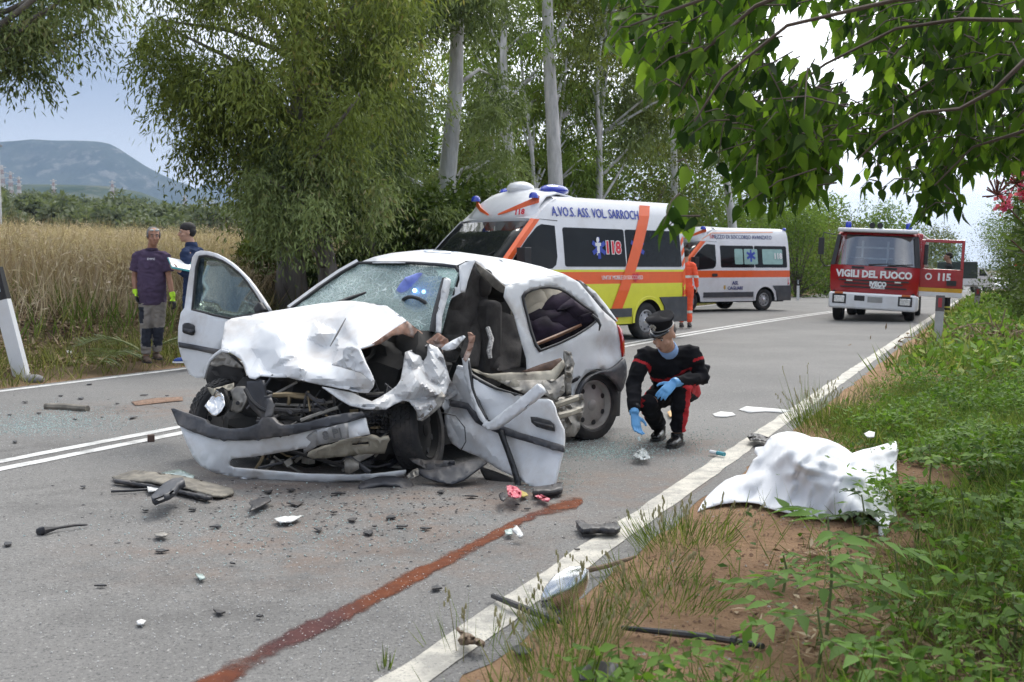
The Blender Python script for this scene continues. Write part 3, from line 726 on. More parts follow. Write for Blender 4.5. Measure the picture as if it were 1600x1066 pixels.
# litter of dead leaves
def d_lit(s, t, x, y): return np.maximum(1 - thin(x, y), sst(-1.3, -.2, s) * (.10 + .9 * patchy(x, y, 1.1, .0, .5, 3.))) * off_sheet(x, y)
p, s_, t_2 = scatter(60000, -1.4, 6, 2.2, 12, d_lit); n = len(p); P = p.copy(); P[:, 2] += .006 + .014 * rng.random(n)
D = np.stack([rng.normal(0, 1, n), rng.normal(0, 1, n), rng.normal(0, .15, n)], 1); N = np.stack([rng.normal(0, .3, n), rng.normal(0, .3, n), np.ones(n)], 1)
tag(leaves('leaf_litter', P, D, N, .055 * (.5 + rng.random(n)), .014 * (.6 + rng.random(n)), LIT, None, None, .2, 'stuff'), 'dead brown leaves lying under the right verge weeds', 'leaf litter')
def d_litl(s, t, x, y): return sst(-10.3, -11.2, s) * (1 - sst(-14.5, -17, s)) * (.3 + .7 * patchy(x, y, .9, -.3, .3))
p, s_, t_2 = scatter(90000, -17, -10, 10, 34, d_litl); n = len(p); P = p.copy(); P[:, 2] += .01 + .05 * rng.random(n)
D = np.stack([rng.normal(0, 1, n), rng.normal(0, 1, n), rng.normal(.1, .25, n)], 1); N = np.stack([rng.normal(0, .4, n), rng.normal(0, .4, n), np.ones(n)], 1)
tag(leaves('leaf_litter', P, D, N, .13 * (.5 + rng.random(n)), .03 * (.6 + rng.random(n)), LIT, None, None, .2, 'stuff'), 'dead leaf litter on the left verge under the trees', 'leaf litter')
# left verge: strip of green grass, then the tall dry field
def d_gl(s, t, x, y): return sst(-9.85, -10.3, s) * (1 - sst(-11.6, -13.2, s)) * (.3 + .7 * patchy(x, y, .8, -.35, .3, 2.))
p, s_, t_2 = scatter(90000, -13.5, -9.8, 9, 60, d_gl); tag(blades('grass', p, .24, .012, leafmat('left verge grass', (.07, .085, .02), (.24, .25, .075), .3, .6, (.42, .34, .18)), .5), 'short green grass strip beside the left edge line', 'grass')
def d_dry(s, t, x, y): return sst(-12.9, -14.6, s) * (.3 + .7 * patchy(x, y, .45, -.5, .25, 1.))
p, s_, t_2 = scatter(210000, -34, -12.6, 9, 42, d_dry); n = len(p)
tall = np.clip(.55 + .45 * sst(-13, -16.5, s_) + .34 * wob(p[:, 0], p[:, 1], .8, 2.) + .15 * wob(p[:, 0], p[:, 1], 2.6, 1.), .25, 1.35)
tz = np.clip(.05 + .6 * rng.random(n) + .4 * wob(p[:, 0], p[:, 1], .6, 5.), 0, 1)
o = blades('dry_grass', p, 1.15 * tall, .014, DRY, .36, tint=tz, fold=.2, broad=.6); tag(o, 'tall dry straw coloured grass in the field', 'grass')
k = rng.random(n) < .5; q = p[k].copy(); q[:, 2] += tall[k] * (.75 + .45 * rng.random(k.sum())); nk = len(q)
D = np.stack([rng.normal(0, .5, nk), rng.normal(0, .5, nk), rng.normal(.3, .4, nk)], 1)
tag(leaves('seed_heads', q, D, unit(nk), .12 * (.5 + rng.random(nk)), .022, DRY, None, np.clip(.55 + .4 * rng.random(nk), 0, 1), .2, 'stuff'), 'pale oat seed heads nodding above the dry field', 'seed heads')
p, s_, t_2 = scatter(110000, -120, -30, 34, 130, lambda s, t, x, y: np.ones(len(s))); n = len(p)
tag(blades('dry_grass', p, 1.25, .06, DRY, .2, tint=np.clip(.45 + .3 * rng.random(n) + .3 * wob(p[:, 0], p[:, 1], .12, 5.), 0, 1), fold=.2, broad=.6), 'pale dry grass over the far part of the field', 'grass')
p, s_, t_2 = scatter(9000, -17, -12, 9, 40, lambda s, t, x, y: sst(-12., -13., s) * patchy(x, y, .5, .0, .4, 8.)); tag(blades('green_stalks', p, .6, .02, GR, .35), 'greenish fennel stalks among the dry grass edge', 'grass')
DARKU = leafmat('undergrowth', (.04, .045, .02), (.14, .13, .06), .3, .6, (.30, .22, .11))
p, s_, t_2 = scatter(50000, -18, -11.6, 17, 50, lambda s, t, x, y: np.clip(patchy(x, y, .7, -.2, .3, 4.), .1, 1)); n = len(p); k = (p[:, 0] / p[:, 1]) > -.27; p = p[k]
tag(blades('undergrowth', p, .75, .04, DARKU, .7), 'dry brown and green undergrowth under the eucalyptus row', 'undergrowth')

# tufts and single plants
def tuft(label, b, n, r, L, Wd, lean, mat=GR, heads=True, cat='grass tuft'):
    o = thing('grass_tuft', label, cat, b)
    a = rng.random(n) * 6.283; q = r * np.sqrt(rng.random(n)); P = np.stack([b.x + np.cos(a) * q, b.y + np.sin(a) * q, np.full(n, b.z)], 1)
    for i in range(n): P[i, 2] = float(hgt(P[i, 0], P[i, 1]))
    D = np.stack([np.cos(a) * q / r * lean + rng.normal(0, lean * .5, n), np.sin(a) * q / r * lean + rng.normal(0, lean * .5, n), np.ones(n)], 1)
    Ls = L * (.35 + .75 * rng.random(n)); leaves('blades', P, D, unit(n), Ls, Wd, mat, o, None, .25, 'stuff')
    if heads:
        m = MB(); k = max(3, n // 14)
        for i in range(k):
            p0 = Vector(P[i]); d = Vector(D[i]).normalized(); q1 = p0 + d * L * random.uniform(.8, 1.25); bend = Vector((d.x, d.y, 0)) * L * .25
            m.tube([p0, p0.lerp(q1, .5) - bend * .1, q1 + bend * .3], [.0016, .0013, .0008], 4)
            for j in range(5): c = p0.lerp(q1 + bend * .3, 1 - j * .05); m.ball(c + Vector((random.gauss(0, .006),) * 2 + (0,)), (.004, .004, .011), 5, 4)
        s = m.build('seed_stalks', pm('seed stalk', (.30, .27, .13), .8), o, world=True); s['kind'] = 'stuff'
    return o
tuft('grass tuft with tall seed stalks beside the loose headlight', onland(905, 1005), 170, .15, .26, .0042, .5)
tuft('grass tuft at the bottom edge below the loose headlight', onland(870, 1060), 130, .14, .2, .0042, .5)
tuft('leafy grass tuft left of the white sheet corner', onland(1065, 850), 300, .22, .2, .0045, .7)
tuft('grass and weed clump on the bare earth right of the headlight', onland(1040, 940), 260, .24, .12, .005, .9, heads=False)
tuft('dense grass tuft at the kerb above the white sheet', onland(1292, 668), 480, .26, .30, .005, .5)
tuft('thin grass stalks on the verge edge behind the officer', onland(1262, 640), 60, .16, .36, .0035, .3)
tuft('lone grass sprig on the edge line at the bottom', onland(602, 1062), 14, .02, .11, .006, .2, heads=False)
tuft('sparse grass stalks leaning over the edge line', onland(745, 1010), 26, .18, .22, .003, .4)
tuft('sparse tuft between the stick and the sheet', onland(1010, 900), 110, .2, .15, .004, .7)
SAP = leafmat('sapling leaves', (.075, .145, .028), (.18, .31, .075), .4, .45)
def leaf_mesh(name, L, Wd, mat, curl=.12, heart=False, tint=.5):
    """a single leaf blade folded along its midrib, base at the origin, tip along +Y"""
    prof = [(0, .02), (.12, .30 if not heart else .42), (.30, .5), (.55, .37), (.80, .14), (1, .0)]
    v = []; f = []
    for i, (a, w) in enumerate(prof):
        z = -curl * L * a * a
        v += [(-w * Wd, a * L, z + w * Wd * .35), (0, a * L, z), (w * Wd, a * L, z + w * Wd * .35)]
    for i in range(5):
        b = i * 3; f += [(b, b + 1, b + 4, b + 3), (b + 1, b + 2, b + 5, b + 4)]
    me = bpy.data.meshes.new(name); me.from_pydata(v, [], f); me.polygons.foreach_set('use_smooth', [True] * len(f))
    q = me.attributes.new('tint', 'FLOAT', 'FACE'); q.data.foreach_set('value', [tint] * len(f)); me.materials.append(mat); me.update()
    return me
def put_leaf(me, p, d, up, sc, parent):
    d = Vector(d).normalized(); X = d.cross(Vector(up))
    X = X.normalized() if X.length > 1e-4 else d.orthogonal().normalized(); Z = X.cross(d)
    M = Matrix.Identity(4)
    for i, c in enumerate((X, d, Z)):
        for j in range(3): M[j][i] = c[j] * sc
    for j in range(3): M[j][3] = p[j]
    o = bpy.data.objects.new('leaf', me); COL.objects.link(o); o.parent = parent; o.matrix_local = rootm(parent).inverted() @ M
    return o
SAPL = [leaf_mesh('leaf', .105, .042, SAP, .15, tint=t) for t in (.1, .4, .75, .95)]
def sapling(label, b, H, nfr, fl, nl, cat='plant', sc=1., meshes=SAPL):
    """upright stem with long fronds of paired leaflets"""
    o = thing('sapling', label, cat, b); m = MB(); top = b + Vector((0, 0, H)); m.tube([b - Vector((0, 0, .03)), b.lerp(top, .5) + Vector((.02, .01, 0)), top], [.007, .005, .003], 6)
    for i in range(nfr):
        a = i * 2.399 + random.uniform(-.3, .3); s0 = b.lerp(top, random.uniform(.3, 1.)); d = Vector((math.cos(a), math.sin(a), random.uniform(.05, .5))).normalized(); L = fl * random.uniform(.65, 1.1)
        pts = [s0 + d * L * q + Vector((0, 0, -.35 * L * q * q)) for q in (0, .25, .5, .75, 1)]; m.tube(pts, [.003, .0025, .002, .0016, .001], 4)
        for j in range(nl):
            q = .2 + .8 * j / (nl - 1); k = min(3, int(q * 4)); c = pts[k].lerp(pts[k + 1], q * 4 - k); side = d.cross(Vector((0, 0, 1))).normalized()
            for sg in ((-1, 1) if j < nl - 1 else (0,)):
                put_leaf(random.choice(meshes), c, side * sg + d * .55 + Vector((0, 0, random.uniform(-.35, .05))), (random.gauss(0, .2), random.gauss(0, .2), 1), sc * random.uniform(.75, 1.1) * (1 - .25 * abs(q - .5)), o)
    m.build('stem', pm('green stem', (.12, .15, .05), .7), o, world=True); return o
sapling('tall sapling with long paired leaflets on the bare earth', onland(1290, 1000), .42, 9, .36, 6)
sapling('sapling of pointed leaflets spreading low at the bottom edge', onland(1275, 1060), .22, 6, .30, 5)
sapling('small upright sapling between the two earth patches', onland(1222, 925), .16, 4, .14, 4, sc=.6)
sapling('low sapling at the lower right among dead leaves', onland(1440, 1000), .2, 5, .22, 5, sc=.7)
sapling('low leafy sapling right of the tall one', onland(1395, 930), .2, 4, .26, 5, sc=.75)
DKL = leafmat('dark vine leaves', (.022, .05, .014), (.06, .115, .03), .3, .4)
VINE = [leaf_mesh('leaf', .07, .05, DKL, .2, True, t) for t in (.1, .5, .9)]
sapling('dark green vine plant growing up against the white sheet', onland(1345, 838), .2, 7, .13, 4, sc=.9, meshes=VINE)
WLF = [leaf_mesh('leaf', .075, .055, WD, .2, True, t) for t in (.15, .45, .75)]
WEEDL = ['broad leaved weed close by the lower right corner of the sheet', 'broad leaved weed in the middle of the right green mass', 'broad leaved weed just below the trailing sheet corner', 'broad leaved weed high in the green mass near the right edge', 'broad leaved weed right of the upper sheet corner', 'broad leaved weed at the right edge among dark litter', 'broad leaved weed below the middle of the green mass', 'broad leaved weed above the dead leaves at lower right', 'broad leaved weed in the bottom right corner', 'broad leaved weed touching the right end of the sheet', 'broad leaved weed at the right edge level with the sheet bottom', 'broad leaved weed between the vine plant and the sheet corner']
for i, (u, v) in enumerate(((1440, 800), (1500, 840), (1430, 860), (1540, 770), (1490, 720), (1560, 900), (1470, 900), (1520, 980), (1580, 1020), (1450, 760), (1570, 820), (1400, 790))):
    sapling(WEEDL[i], onland(u, v), random.uniform(.14, .26), 6, .16, 4, 'weed', .85, WLF)['group'] = 'broad leaved weeds on the right verge'

# palm fronds lying on the left verge
PAL = leafmat('palm leaflets', (.07, .10, .04), (.17, .21, .09), .2, .5)
PLM = [leaf_mesh('leaflet', .42, .022, PAL, .25, tint=t) for t in (.2, .6, .9)]
def frond(label, a, b, rise):
    o = thing('palm_frond', label, 'palm frond', a); m = MB(); pts = [a.lerp(b, q) + Vector((0, 0, .06 + rise * math.sin(q * 2.6))) for q in np.linspace(0, 1, 7)]
    m.tube(pts, [.018, .016, .013, .011, .009, .006, .003], 6); m.build('midrib', pm('midrib', (.22, .23, .10), .6), o, world=True)
    d = (b - a).normalized(); side = d.cross(Vector((0, 0, 1)))
    for i in range(34):
        q = .12 + .88 * i / 33; k = min(5, int(q * 6)); c = pts[k].lerp(pts[k + 1], q * 6 - k)
        for sg in (-1, 1):
            l = put_leaf(random.choice(PLM), c, side * sg * .8 + d * .6 + Vector((0, 0, random.uniform(-.05, .45))), (0, 0, 1), random.uniform(.8, 1.2), o); l.name = 'leaflet'
    return o
frond('cut palm frond lying left of the man with yellow gloves', onland(228, 560), onland(128, 560), .22)
frond('cut palm frond arching over the grass edge by the man', onland(222, 568), onland(150, 588) + Vector((0, .1, 0)), .18)
frond('cut palm frond lying behind the feet of the two men', onland(232, 556), onland(330, 556), .2)
# ------------------------------------------------------------------ vehicles
WHITE = pm('white vehicle paint', (.70, .71, .73), .28, var=.02, coat=.5, dirt=(.46, .43, .39), da=.3)
YEL = pm('fluorescent yellow film', (.68, .66, .045), .4, var=.03, coat=.2)
ORG = pm('orange film', (.78, .115, .018), .4, var=.04, coat=.2)
RED = pm('fire engine red paint', (.36, .010, .014), .25, var=.05, coat=.6, dirt=(.25, .06, .05), da=.2)
BLK = pm('black plastic', (.018, .018, .02), .5, var=.2)
GRYP = pm('dark grey plastic', (.045, .048, .055), .6, var=.2, dirt=(.16, .14, .12), da=.35)
RUB = pm('tyre rubber', (.020, .020, .021), .85, var=.2, dirt=(.12, .10, .085), da=.4, ds=6)
RIM = pm('wheel trim grey', (.36, .36, .37), .4, .3, var=.08, dirt=(.12, .10, .09), da=.5, ds=7)
GLS = pm('dark window glass', (.010, .012, .013), .06, var=.1, spec=.22)
BLU = pm('blue print', (.02, .05, .36), .4, var=.02); DBL = pm('navy print', (.02, .03, .16), .4, var=.02)
REDP = pm('red print', (.62, .02, .04), .4, var=.02); WPR = pm('white print', (.8, .8, .8), .4, var=.02)
CHR = pm('bright metal', (.7, .7, .7), .18, 1., var=.05)
LENS = pm('headlamp glass', (.75, .78, .8), .08, .6, var=.3, vs=30, coat=1.)
BEAC = pm('blue beacon glass', (.015, .05, .55), .12, var=.1, coat=1., trans=.3)
UNDER = pm('underbody black', (.012, .011, .011), .9, var=.2)
TAIL = pm('tail lamp red', (.45, .012, .012), .15, var=.1, coat=1.)
SEATM = pm('seat cloth dark', (.03, .03, .034), .95, var=.25, vs=30)

def make_wheel(parent, c, r, w, out, holes=8, steel=True, rimr=.62, name='wheel', M=None, mats=None):
    """wheel with its axle along Y; out = +1 or -1 is the outer side. The hub is the part, tyre and rim its sub-parts"""
    tm, rmn = mats or (RUB, RIM)
    h = MB().lathe([(r * .16, -w * .3), (r * .16, w * .34), (r * .10, w * .40)], axis='Y', seg=14).build(name, CHR if steel else rmn, parent)
    t = MB(); q = w / 2
    t.lathe([(r * rimr, -q * .8), (r * .74, -q), (r * .93, -q), (r * .985, -q * .8), (r, -q * .45), (r, q * .45), (r * .985, q * .8), (r * .93, q), (r * .74, q), (r * rimr, q * .8)], axis='Y', seg=36, caps=False)
    for j in range(4):
        y = -q * .55 + j * q * .37
        for i in range(36):
            a = (i + .5 * (j % 2)) / 36 * 6.283; t.box((math.cos(a) * r, y, math.sin(a) * r), (.007, q * .28, r * .12), Matrix.Rotation(-a, 3, 'Y'))
    t.build('tyre', tm, h, smooth=50)
    m = MB(); e = out * q; R_ = r * rimr
    m.lathe([(R_, -q * .8), (R_ * 1.0, q * .8), (R_ * .94, q * .86), (R_ * .90, q * .60), (R_ * .84, q * .34), (R_ * .60, q * .5), (R_ * .34, q * .56), (R_ * .28, q * .62), (.001, q * .62)] if out > 0 else
            [(R_, q * .8), (R_ * 1.0, -q * .8), (R_ * .94, -q * .86), (R_ * .90, -q * .60), (R_ * .84, -q * .34), (R_ * .60, -q * .5), (R_ * .34, -q * .56), (R_ * .28, -q * .62), (.001, -q * .62)], axis='Y', seg=32, caps=False)
    m.mat(1)
    for i in range(holes):
        a = i / holes * 6.283; m.lathe([(R_ * .105, -.004), (R_ * .105, .004)], (math.cos(a) * R_ * .72, out * q * .435, math.sin(a) * R_ * .72), 'Y', 10)
    m.build('rim', [rmn, BLK], h, smooth=35)
    h.matrix_local = M if M is not None else Matrix.Translation(c)
    return h

def star_of_life(name, o, x, z, r, sidef, parent, mat):
    m = MB()
    for k in range(3):
        a = k * math.pi / 3 + math.pi / 2
        d = Vector((math.cos(a), math.sin(a))); n_ = Vector((-d.y, d.x)); w = r * .20
        ring = [sidef(x + p.x, z + p.y, .009 + k * .0006) for p in (d * r + n_ * w, d * r - n_ * w, -d * r - n_ * w, -d * r + n_ * w)]
        m.add(ring, [(0, 1, 2, 3)])
    m.build(name, mat, parent, smooth=0)

def van(label, O, heading, wb, rear, front, livery, name='ambulance'):
    rz = math.atan2(heading[1], heading[0]); M = Matrix.Translation((O[0], O[1], .004)) @ Matrix.Rotation(rz, 4, 'Z')
    o = thing(name, label, 'ambulance', M=M)
    ys_t = [(.25, .98), (.5, 1.015), (.9, 1.03), (1.28, 1.02), (1.7, .985), (2.1, .925), (2.35, .87), (2.47, .81), (2.53, .70), (2.56, .45), (2.57, 0)]
    def ysf(z): return float(np.interp(z, [a for a, b in ys_t[:9]], [b for a, b in ys_t[:9]]))
    xw = wb + .28                                            # windscreen foot
    def side(x, z, off=0.): return (x, ysf(z) + off, z)
    zs = [.30, .42, .60, .84, 1.03, 1.24, 1.28, 1.5, 1.85, 2.1, 2.28, 2.40, 2.48]
    # side outline of the cab front: how far forward the side reaches at a height
    def xfront(z): return float(np.interp(z, [.3, .7, .95, 1.12, 1.28, 1.5, 1.85, 2.1, 2.28, 2.4, 2.5], [wb + .82, wb + .86, wb + .80, wb + .66, xw + .02, xw - .18, xw - .55, xw - .83, xw - 1.05, xw - 1.25, xw - 1.5]))
    def matz(x, z):
        if livery == 'yellow': return 1 if z < 1.29 and not (1.02 < z < 1.25) else (2 if 1.02 < z < 1.25 else 0)
        return 2 if 1.02 < z < 1.25 else 0
    body = MB(); R1, RW = .335, .42
    def arch(x, z):
        for cx in (0, wb):
            d = math.hypot(x - cx, z - R1)
            if d < RW: return True
        return False
    xs = sorted(set([-rear + .03, -rear + .10, -rear + .3] + [round(q, 3) for q in np.arange(-.66, wb + .75, .055)]))
    for sg in (1, -1):
        for i in range(len(xs) - 1):
            for j in range(len(zs) - 1):
                sub = 6 if zs[j] < .84 else 1
                for k in range(sub):
                    z0 = zs[j] + (zs[j + 1] - zs[j]) * k / sub; z1 = zs[j] + (zs[j + 1] - zs[j]) * (k + 1) / sub
                    x0, x1 = xs[i], xs[i + 1]
                    if arch((x0 + x1) / 2, (z0 + z1) / 2): continue
                    f0, f1 = xfront(z0), xfront(z1)
                    if x0 >= max(f0, f1): continue
                    body.mat(matz((x0 + x1) / 2, (z0 + z1) / 2))
                    def nose(x): 
                        t_ = max(0, (x - wb - .1) / .75); return 1 - .16 * t_ ** 2.2
                    q = [(x0, z0), (min(x1, f0), z0), (min(x1, f1), z1), (min(x0, f1), z1)]
                    body.add([(a, sg * ysf(b) * nose(a), b) for a, b in q], [(0, 1, 2, 3)])
        # wheel arch lips and housings
        for cx in (0, wb):
            rows = []
            for off, dep, rr in ((.006, 0, RW - .02), (.012, 0, RW + .035), (.004, 0, RW + .045)):
                rows.append([(cx + math.cos(a) * rr, sg * (ysf(.6) + off), R1 + math.sin(a) * rr) for a in np.linspace(-.05, math.pi + .05, 20)])
            body.mat(matz(0, .5)); body.grid(rows)
            body.mat(3); body.grid([[(cx + math.cos(a) * RW, sg * y, R1 + math.sin(a) * RW) for a in np.linspace(-.1, math.pi + .1, 16)] for y in (1.01, .55)])
            body.add([(cx + math.cos(a) * RW, sg * .56, R1 + math.sin(a) * RW) for a in np.linspace(-.1, math.pi + .1, 16)], [tuple(range(16))])
    # roof, rounded, running from the cab top back
    def roofrow(x, dz=0, k=1.0): return [(x, s_ * y * k, z + dz) for s_, y, z in ([(1, ysf(2.48), 2.48), (1, .70, 2.535), (1, .45, 2.56), (1, 0, 2.57), (-1, .45, 2.56), (-1, .70, 2.535), (-1, ysf(2.48), 2.48)])]
    body.mat(0); body.grid([roofrow(-rear + .03, -.03), roofrow(-rear + .12), roofrow(xw - 1.45)])
    cab = []
    for z in (2.50, 2.40, 2.28, 2.12): x = xfront(z); cab.append([(x + .05 * (1 - (q / 3) ** 2) , ysf(min(z, 2.47)) * q / 3.0, z + .045 * (1 - (q / 3.) ** 2)) for q in (3, 2, 1, 0, -1, -2, -3)])
    body.grid([roofrow(xw - 1.45)] + cab)
    # bonnet and nose
    nose_ = []
    for x, z, w in ((xw + .02, 1.27, .98), (wb + .45, 1.20, .95), (wb + .68, 1.08, .90), (wb + .82, .92, .86), (wb + .88, .72, .84)): nose_.append([(x + .10 * (1 - (q / 3) ** 2), w * q / 3.0, z + .03 * (1 - (q / 3.) ** 2)) for q in (3, 2, 1, 0, -1, -2, -3)])
    body.grid(nose_)
    # rear wall and floor
    body.add([(-rear + .03, s_ * ysf(z), z) for s_, z in ([(1, z) for z in zs] + [(-1, z) for z in reversed(zs)])], [tuple(range(2 * len(zs)))])
    body.mat(3); body.box((wb / 2 - rear / 2 + .2, 0, .32), (wb + rear + .3, 1.55, .12))
    body.build('body', [WHITE, YEL, ORG, UNDER], o, smooth=30, weld=True)
    rb = MB().box((wb + .80, 0, .50), (.22, 1.72, .42)); rb.build('front_bumper', GRYP, o, bevel=.06)
    MB().box((wb + .90, 0, .93), (.05, 1.1, .13)).build('grille', BLK, o, bevel=.02)
    for s_ in (1, -1): MB().ball((wb + .70, s_ * .70, .95), (.16, .17, .15), 14, 8).build('headlight', LENS, o)
    rc = MB(); poly = [(-rear - .01, .30), (-.50, .30), (-.50, .36), (-.44, .60), (-.30, .77), (-rear - .01, .77)]
    for s_ in (1, -1): rc.prism([(x, s_ * (1.012), z) for x, z in poly], (0, s_ * .032, 0))
    rc.box((-rear + .02, 0, .53), (.10, 1.9, .46)); rc.build('rear_bumper', GRYP, o, smooth=30)
    for a, b in ((.50, wb - .52),): 
        mo = MB()
        for s_ in (1, -1): mo.prism([(a, s_ * 1.015, .43), (b, s_ * 1.015, .43), (b, s_ * 1.02, .585), (a, s_ * 1.02, .585)], (0, s_ * .022, 0))
        mo.build('side_moulding', GRYP, o, smooth=30)
    # glass
    def panel(nm, pts, mat, off=.006, parent=o, th=0.006, s_=1):
        pts = [(x, s_ * (ysf(z) + off), z) for x, z in pts]; n = len(pts); c = (sum(p[0] for p in pts) / n, sum(p[1] for p in pts) / n, sum(p[2] for p in pts) / n)
        m = MB(); m.add(pts + [(p[0], p[1] - s_ * (off + .02), p[2]) for p in pts], [tuple(range(n))] + [(i, (i + 1) % n, n + (i + 1) % n, n + i) for i in range(n)])
        return m.build(nm, mat, parent, smooth=0)
    def rr(x0, x1, z0, z1, r=.05, k=4):
        out_ = []
        for cx, cz, a0 in ((x1 - r, z1 - r, 0), (x0 + r, z1 - r, 90), (x0 + r, z0 + r, 180), (x1 - r, z0 + r, 270)):
            for i in range(k + 1): a = R(a0 + 90 * i / k); out_.append((cx + r * math.cos(a), cz + r * math.sin(a)))
        return out_
    xb = xw - 1.42                                           # B pillar
    for s_ in (1, -1):
        panel('side_window', rr(-rear + .14, (xb - rear) / 2 + .02, 1.33, 2.0), GLS, s_=s_); panel('side_window', rr((xb - rear) / 2 + .05, xb - .06, 1.33, 2.0), GLS, s_=s_)
        cw = [(xb + .12, 2.02), (xb + .12, 1.50), (xb + .16, 1.36), (xb + .26, 1.30), (xw - .36, 1.24), (xw - .12, 1.30), (xw - .30, 1.50), (xw - .62, 1.80), (xw - .86, 1.99), (xw - .98, 2.04)]
        panel('cab_window', cw, GLS, s_=s_)
        for xd in (xb + .03, xb - 1.22): panel('door_seam', [(xd, .45), (xd + .012, .45), (xd + .012, 2.2), (xd, 2.2)], BLK, .004, s_=s_)
        panel('door_seam', [(xb + .04, 2.10), (xw - .95, 2.12), (xw - .94, 2.128), (xb + .04, 2.112)], BLK, .004, s_=s_)
        panel('door_handle', rr(xb + .10, xb + .30, 1.06, 1.15, .03), BLK, .03, s_=s_)
        mi = MB().box((xw - .34, s_ * 1.17, 1.48), (.15, .19, .32)); mi.box((xw - .30, s_ * 1.07, 1.36), (.10, .20, .08)); mi.mat(1).box((xw - .425, s_ * 1.17, 1.49), (.012, .12, .24)); mi.build('mirror', [BLK, LENS], o, bevel=.05)
        tl = MB().prism([(-rear + .01, s_ * 1.0, .80), (-rear + .12, s_ * 1.03, .80), (-rear + .09, s_ * .99, 1.42), (-rear + .01, s_ * .965, 1.42)], (0, s_ * .015, 0)); tl.build('tail_light', TAIL, o, smooth=0)
    ws = []
    for z in (1.30, 1.5, 1.8, 2.08): x = xfront(z); ws.append([(x + .03 + .12 * (1 - (q / 4) ** 2), (ysf(z) - .06) * q / 4, z + .01) for q in range(4, -5, -1)])
    MB().grid(ws).build('windscreen', GLS, o, smooth=180, solid=.008)
    for s_ in (1, -1):
        ap = []
        for z in (1.27, 1.5, 1.8, 2.12): x = xfront(z); ap.append([(x + .045, s_ * (ysf(z) - .065), z + .012), (x + .02, s_ * (ysf(z) + .006), z), (x - .09, s_ * (ysf(z) + .008), z)])
        MB().grid(ap).build('pillar_stripe', ORG if s_ > 0 else WHITE, o, smooth=0, solid=.006, off=1)
    wr = MB(); 
    for y in (.25, -.45): wr.tube([(xw + .13, y, 1.30), (xw - .14, y + .45, 1.58)], .012, 6)
    wr.build('wiper', BLK, o)
    for x, s_ in ((0, 1), (0, -1), (wb, 1), (wb, -1)): make_wheel(o, (x, s_ * .88, R1), R1, .21, s_, 8)
    # roof spoiler with its beacons
    cap = []
    for x, z, w in ((xw - .86, 2.10, .86), (xw - .93, 2.28, .84), (xw - 1.10, 2.50, .80), (xw - 1.30, 2.63 - .06 * (livery != 'yellow'), .74), (xw - 1.62, 2.70 - .10 * (livery != 'yellow'), .70), (xw - 2.2, 2.62 - .04 * (livery != 'yellow'), .66), (xw - 2.5, 2.56, .62)):
        cap.append([(x + .10 * (1 - (q / 4) ** 2), w * q / 4, z - .10 * abs(q / 4) ** 3) for q in range(4, -5, -1)])
    MB().grid(cap).build('roof_spoiler', WHITE, o, smooth=180, solid=.03, off=-1)
    for s_ in (1, -1):
        MB().lathe([(.085, 0), (.085, .02), (.075, .07), (.04, .10)], (xw - 1.02, s_ * .72, 2.48), seg=14).build('beacon', BEAC, o)
        if livery == 'yellow': MB().ball((xw - 1.75, s_ * .50, 2.66), (.34, .16, .10), 14, 8).build('roof_light', BEAC, o)
        MB().lathe([(.06, 0), (.06, .05), (.03, .08)], (-rear + .06, s_ * .78, 2.50), seg=12).build('beacon', BEAC, o)
    if livery == 'yellow': MB().ball((xw - 1.42, .0, 2.69), (.26, .24, .13), 14, 8).build('siren_housing', WHITE, o)
    sw = MB()
    for s_ in (1, -1):
        rows = [[], []]
        for i in range(9):
            q = i / 8; yy = s_ * (.12 + .66 * q); xx = float(np.interp(q, [0, .5, 1], [xw - .83, xw - .95, xw - 1.16])); zz = float(np.interp(q, [0, .5, 1], [2.22, 2.33, 2.47])); h_ = .012 + .05 * q
            rows[0].append((xx + .06, yy, zz + h_)); rows[1].append((xx + .075, yy, zz - h_))
        sw.grid(rows)
    sw.build('swoosh', ORG, o, smooth=0, solid=.012)
    TM = lambda x, z, off=.012, tilt=0.: frame(Vector((x, ysf(z) + off, z)), (-1, 0, 0), (0, (ysf(z + .1) - ysf(z - .1)), .2))
    if livery == 'yellow':
        # the slanting orange stripe, the rear corner chevrons, the lettering
        def strip(nm, x0, z0, x1, z1, w, mat, off): 
            zz = np.linspace(z0, z1, 12); rows = [[side(x0 + (x1 - x0) * (z - z0) / (z1 - z0) + w / 2, z, off) for z in zz], [side(x0 + (x1 - x0) * (z - z0) / (z1 - z0) - w / 2, z, off) for z in zz]]
            MB().grid(rows).build(nm, mat, o, smooth=0)
        strip('stripe', 1.05, .32, -.10, 2.46, .30, ORG, .012)
        ch = MB()
        for i in range(6): z0 = .82 + i * .2; ch.add([side(-rear + .04, z0, .009), side(-rear + .13, z0 - .10, .009), side(-rear + .13, z0, .009), side(-rear + .04, z0 + .10, .009)], [(0, 1, 2, 3)])
        ch.mat(1); ch.add([side(-rear + .035, .78, .007), side(-rear + .135, .78, .007), side(-rear + .135, 2.05, .007), side(-rear + .035, 2.05, .007)], [(0, 1, 2, 3)])
        ch.build('chevron_strip', [ORG, YEL], o, smooth=0)
        text_obj('lettering', 'A.VO.S. ASS. VOL. SARROCH', .235, TM(xb - 1.0, 2.26), BLU, o, bold=.001, sx=.78)
        text_obj('lettering', "UNITA' MOBILE DI SOCCORSO", .105, TM(xb - 1.55, 1.135), WPR, o, bold=.0, sx=.78)
        text_obj('lettering', '118', .29, TM(xb - 1.32, 1.66), REDP, o, bold=.013, sx=1.0); 
        text_obj('lettering', '118', .29, TM(xb - 1.32, 1.66, .0095), WPR, o, bold=.026, sx=1.0)
        star_of_life('star_emblem', o, xb - .95, 1.66, .19, side, o, BLU)
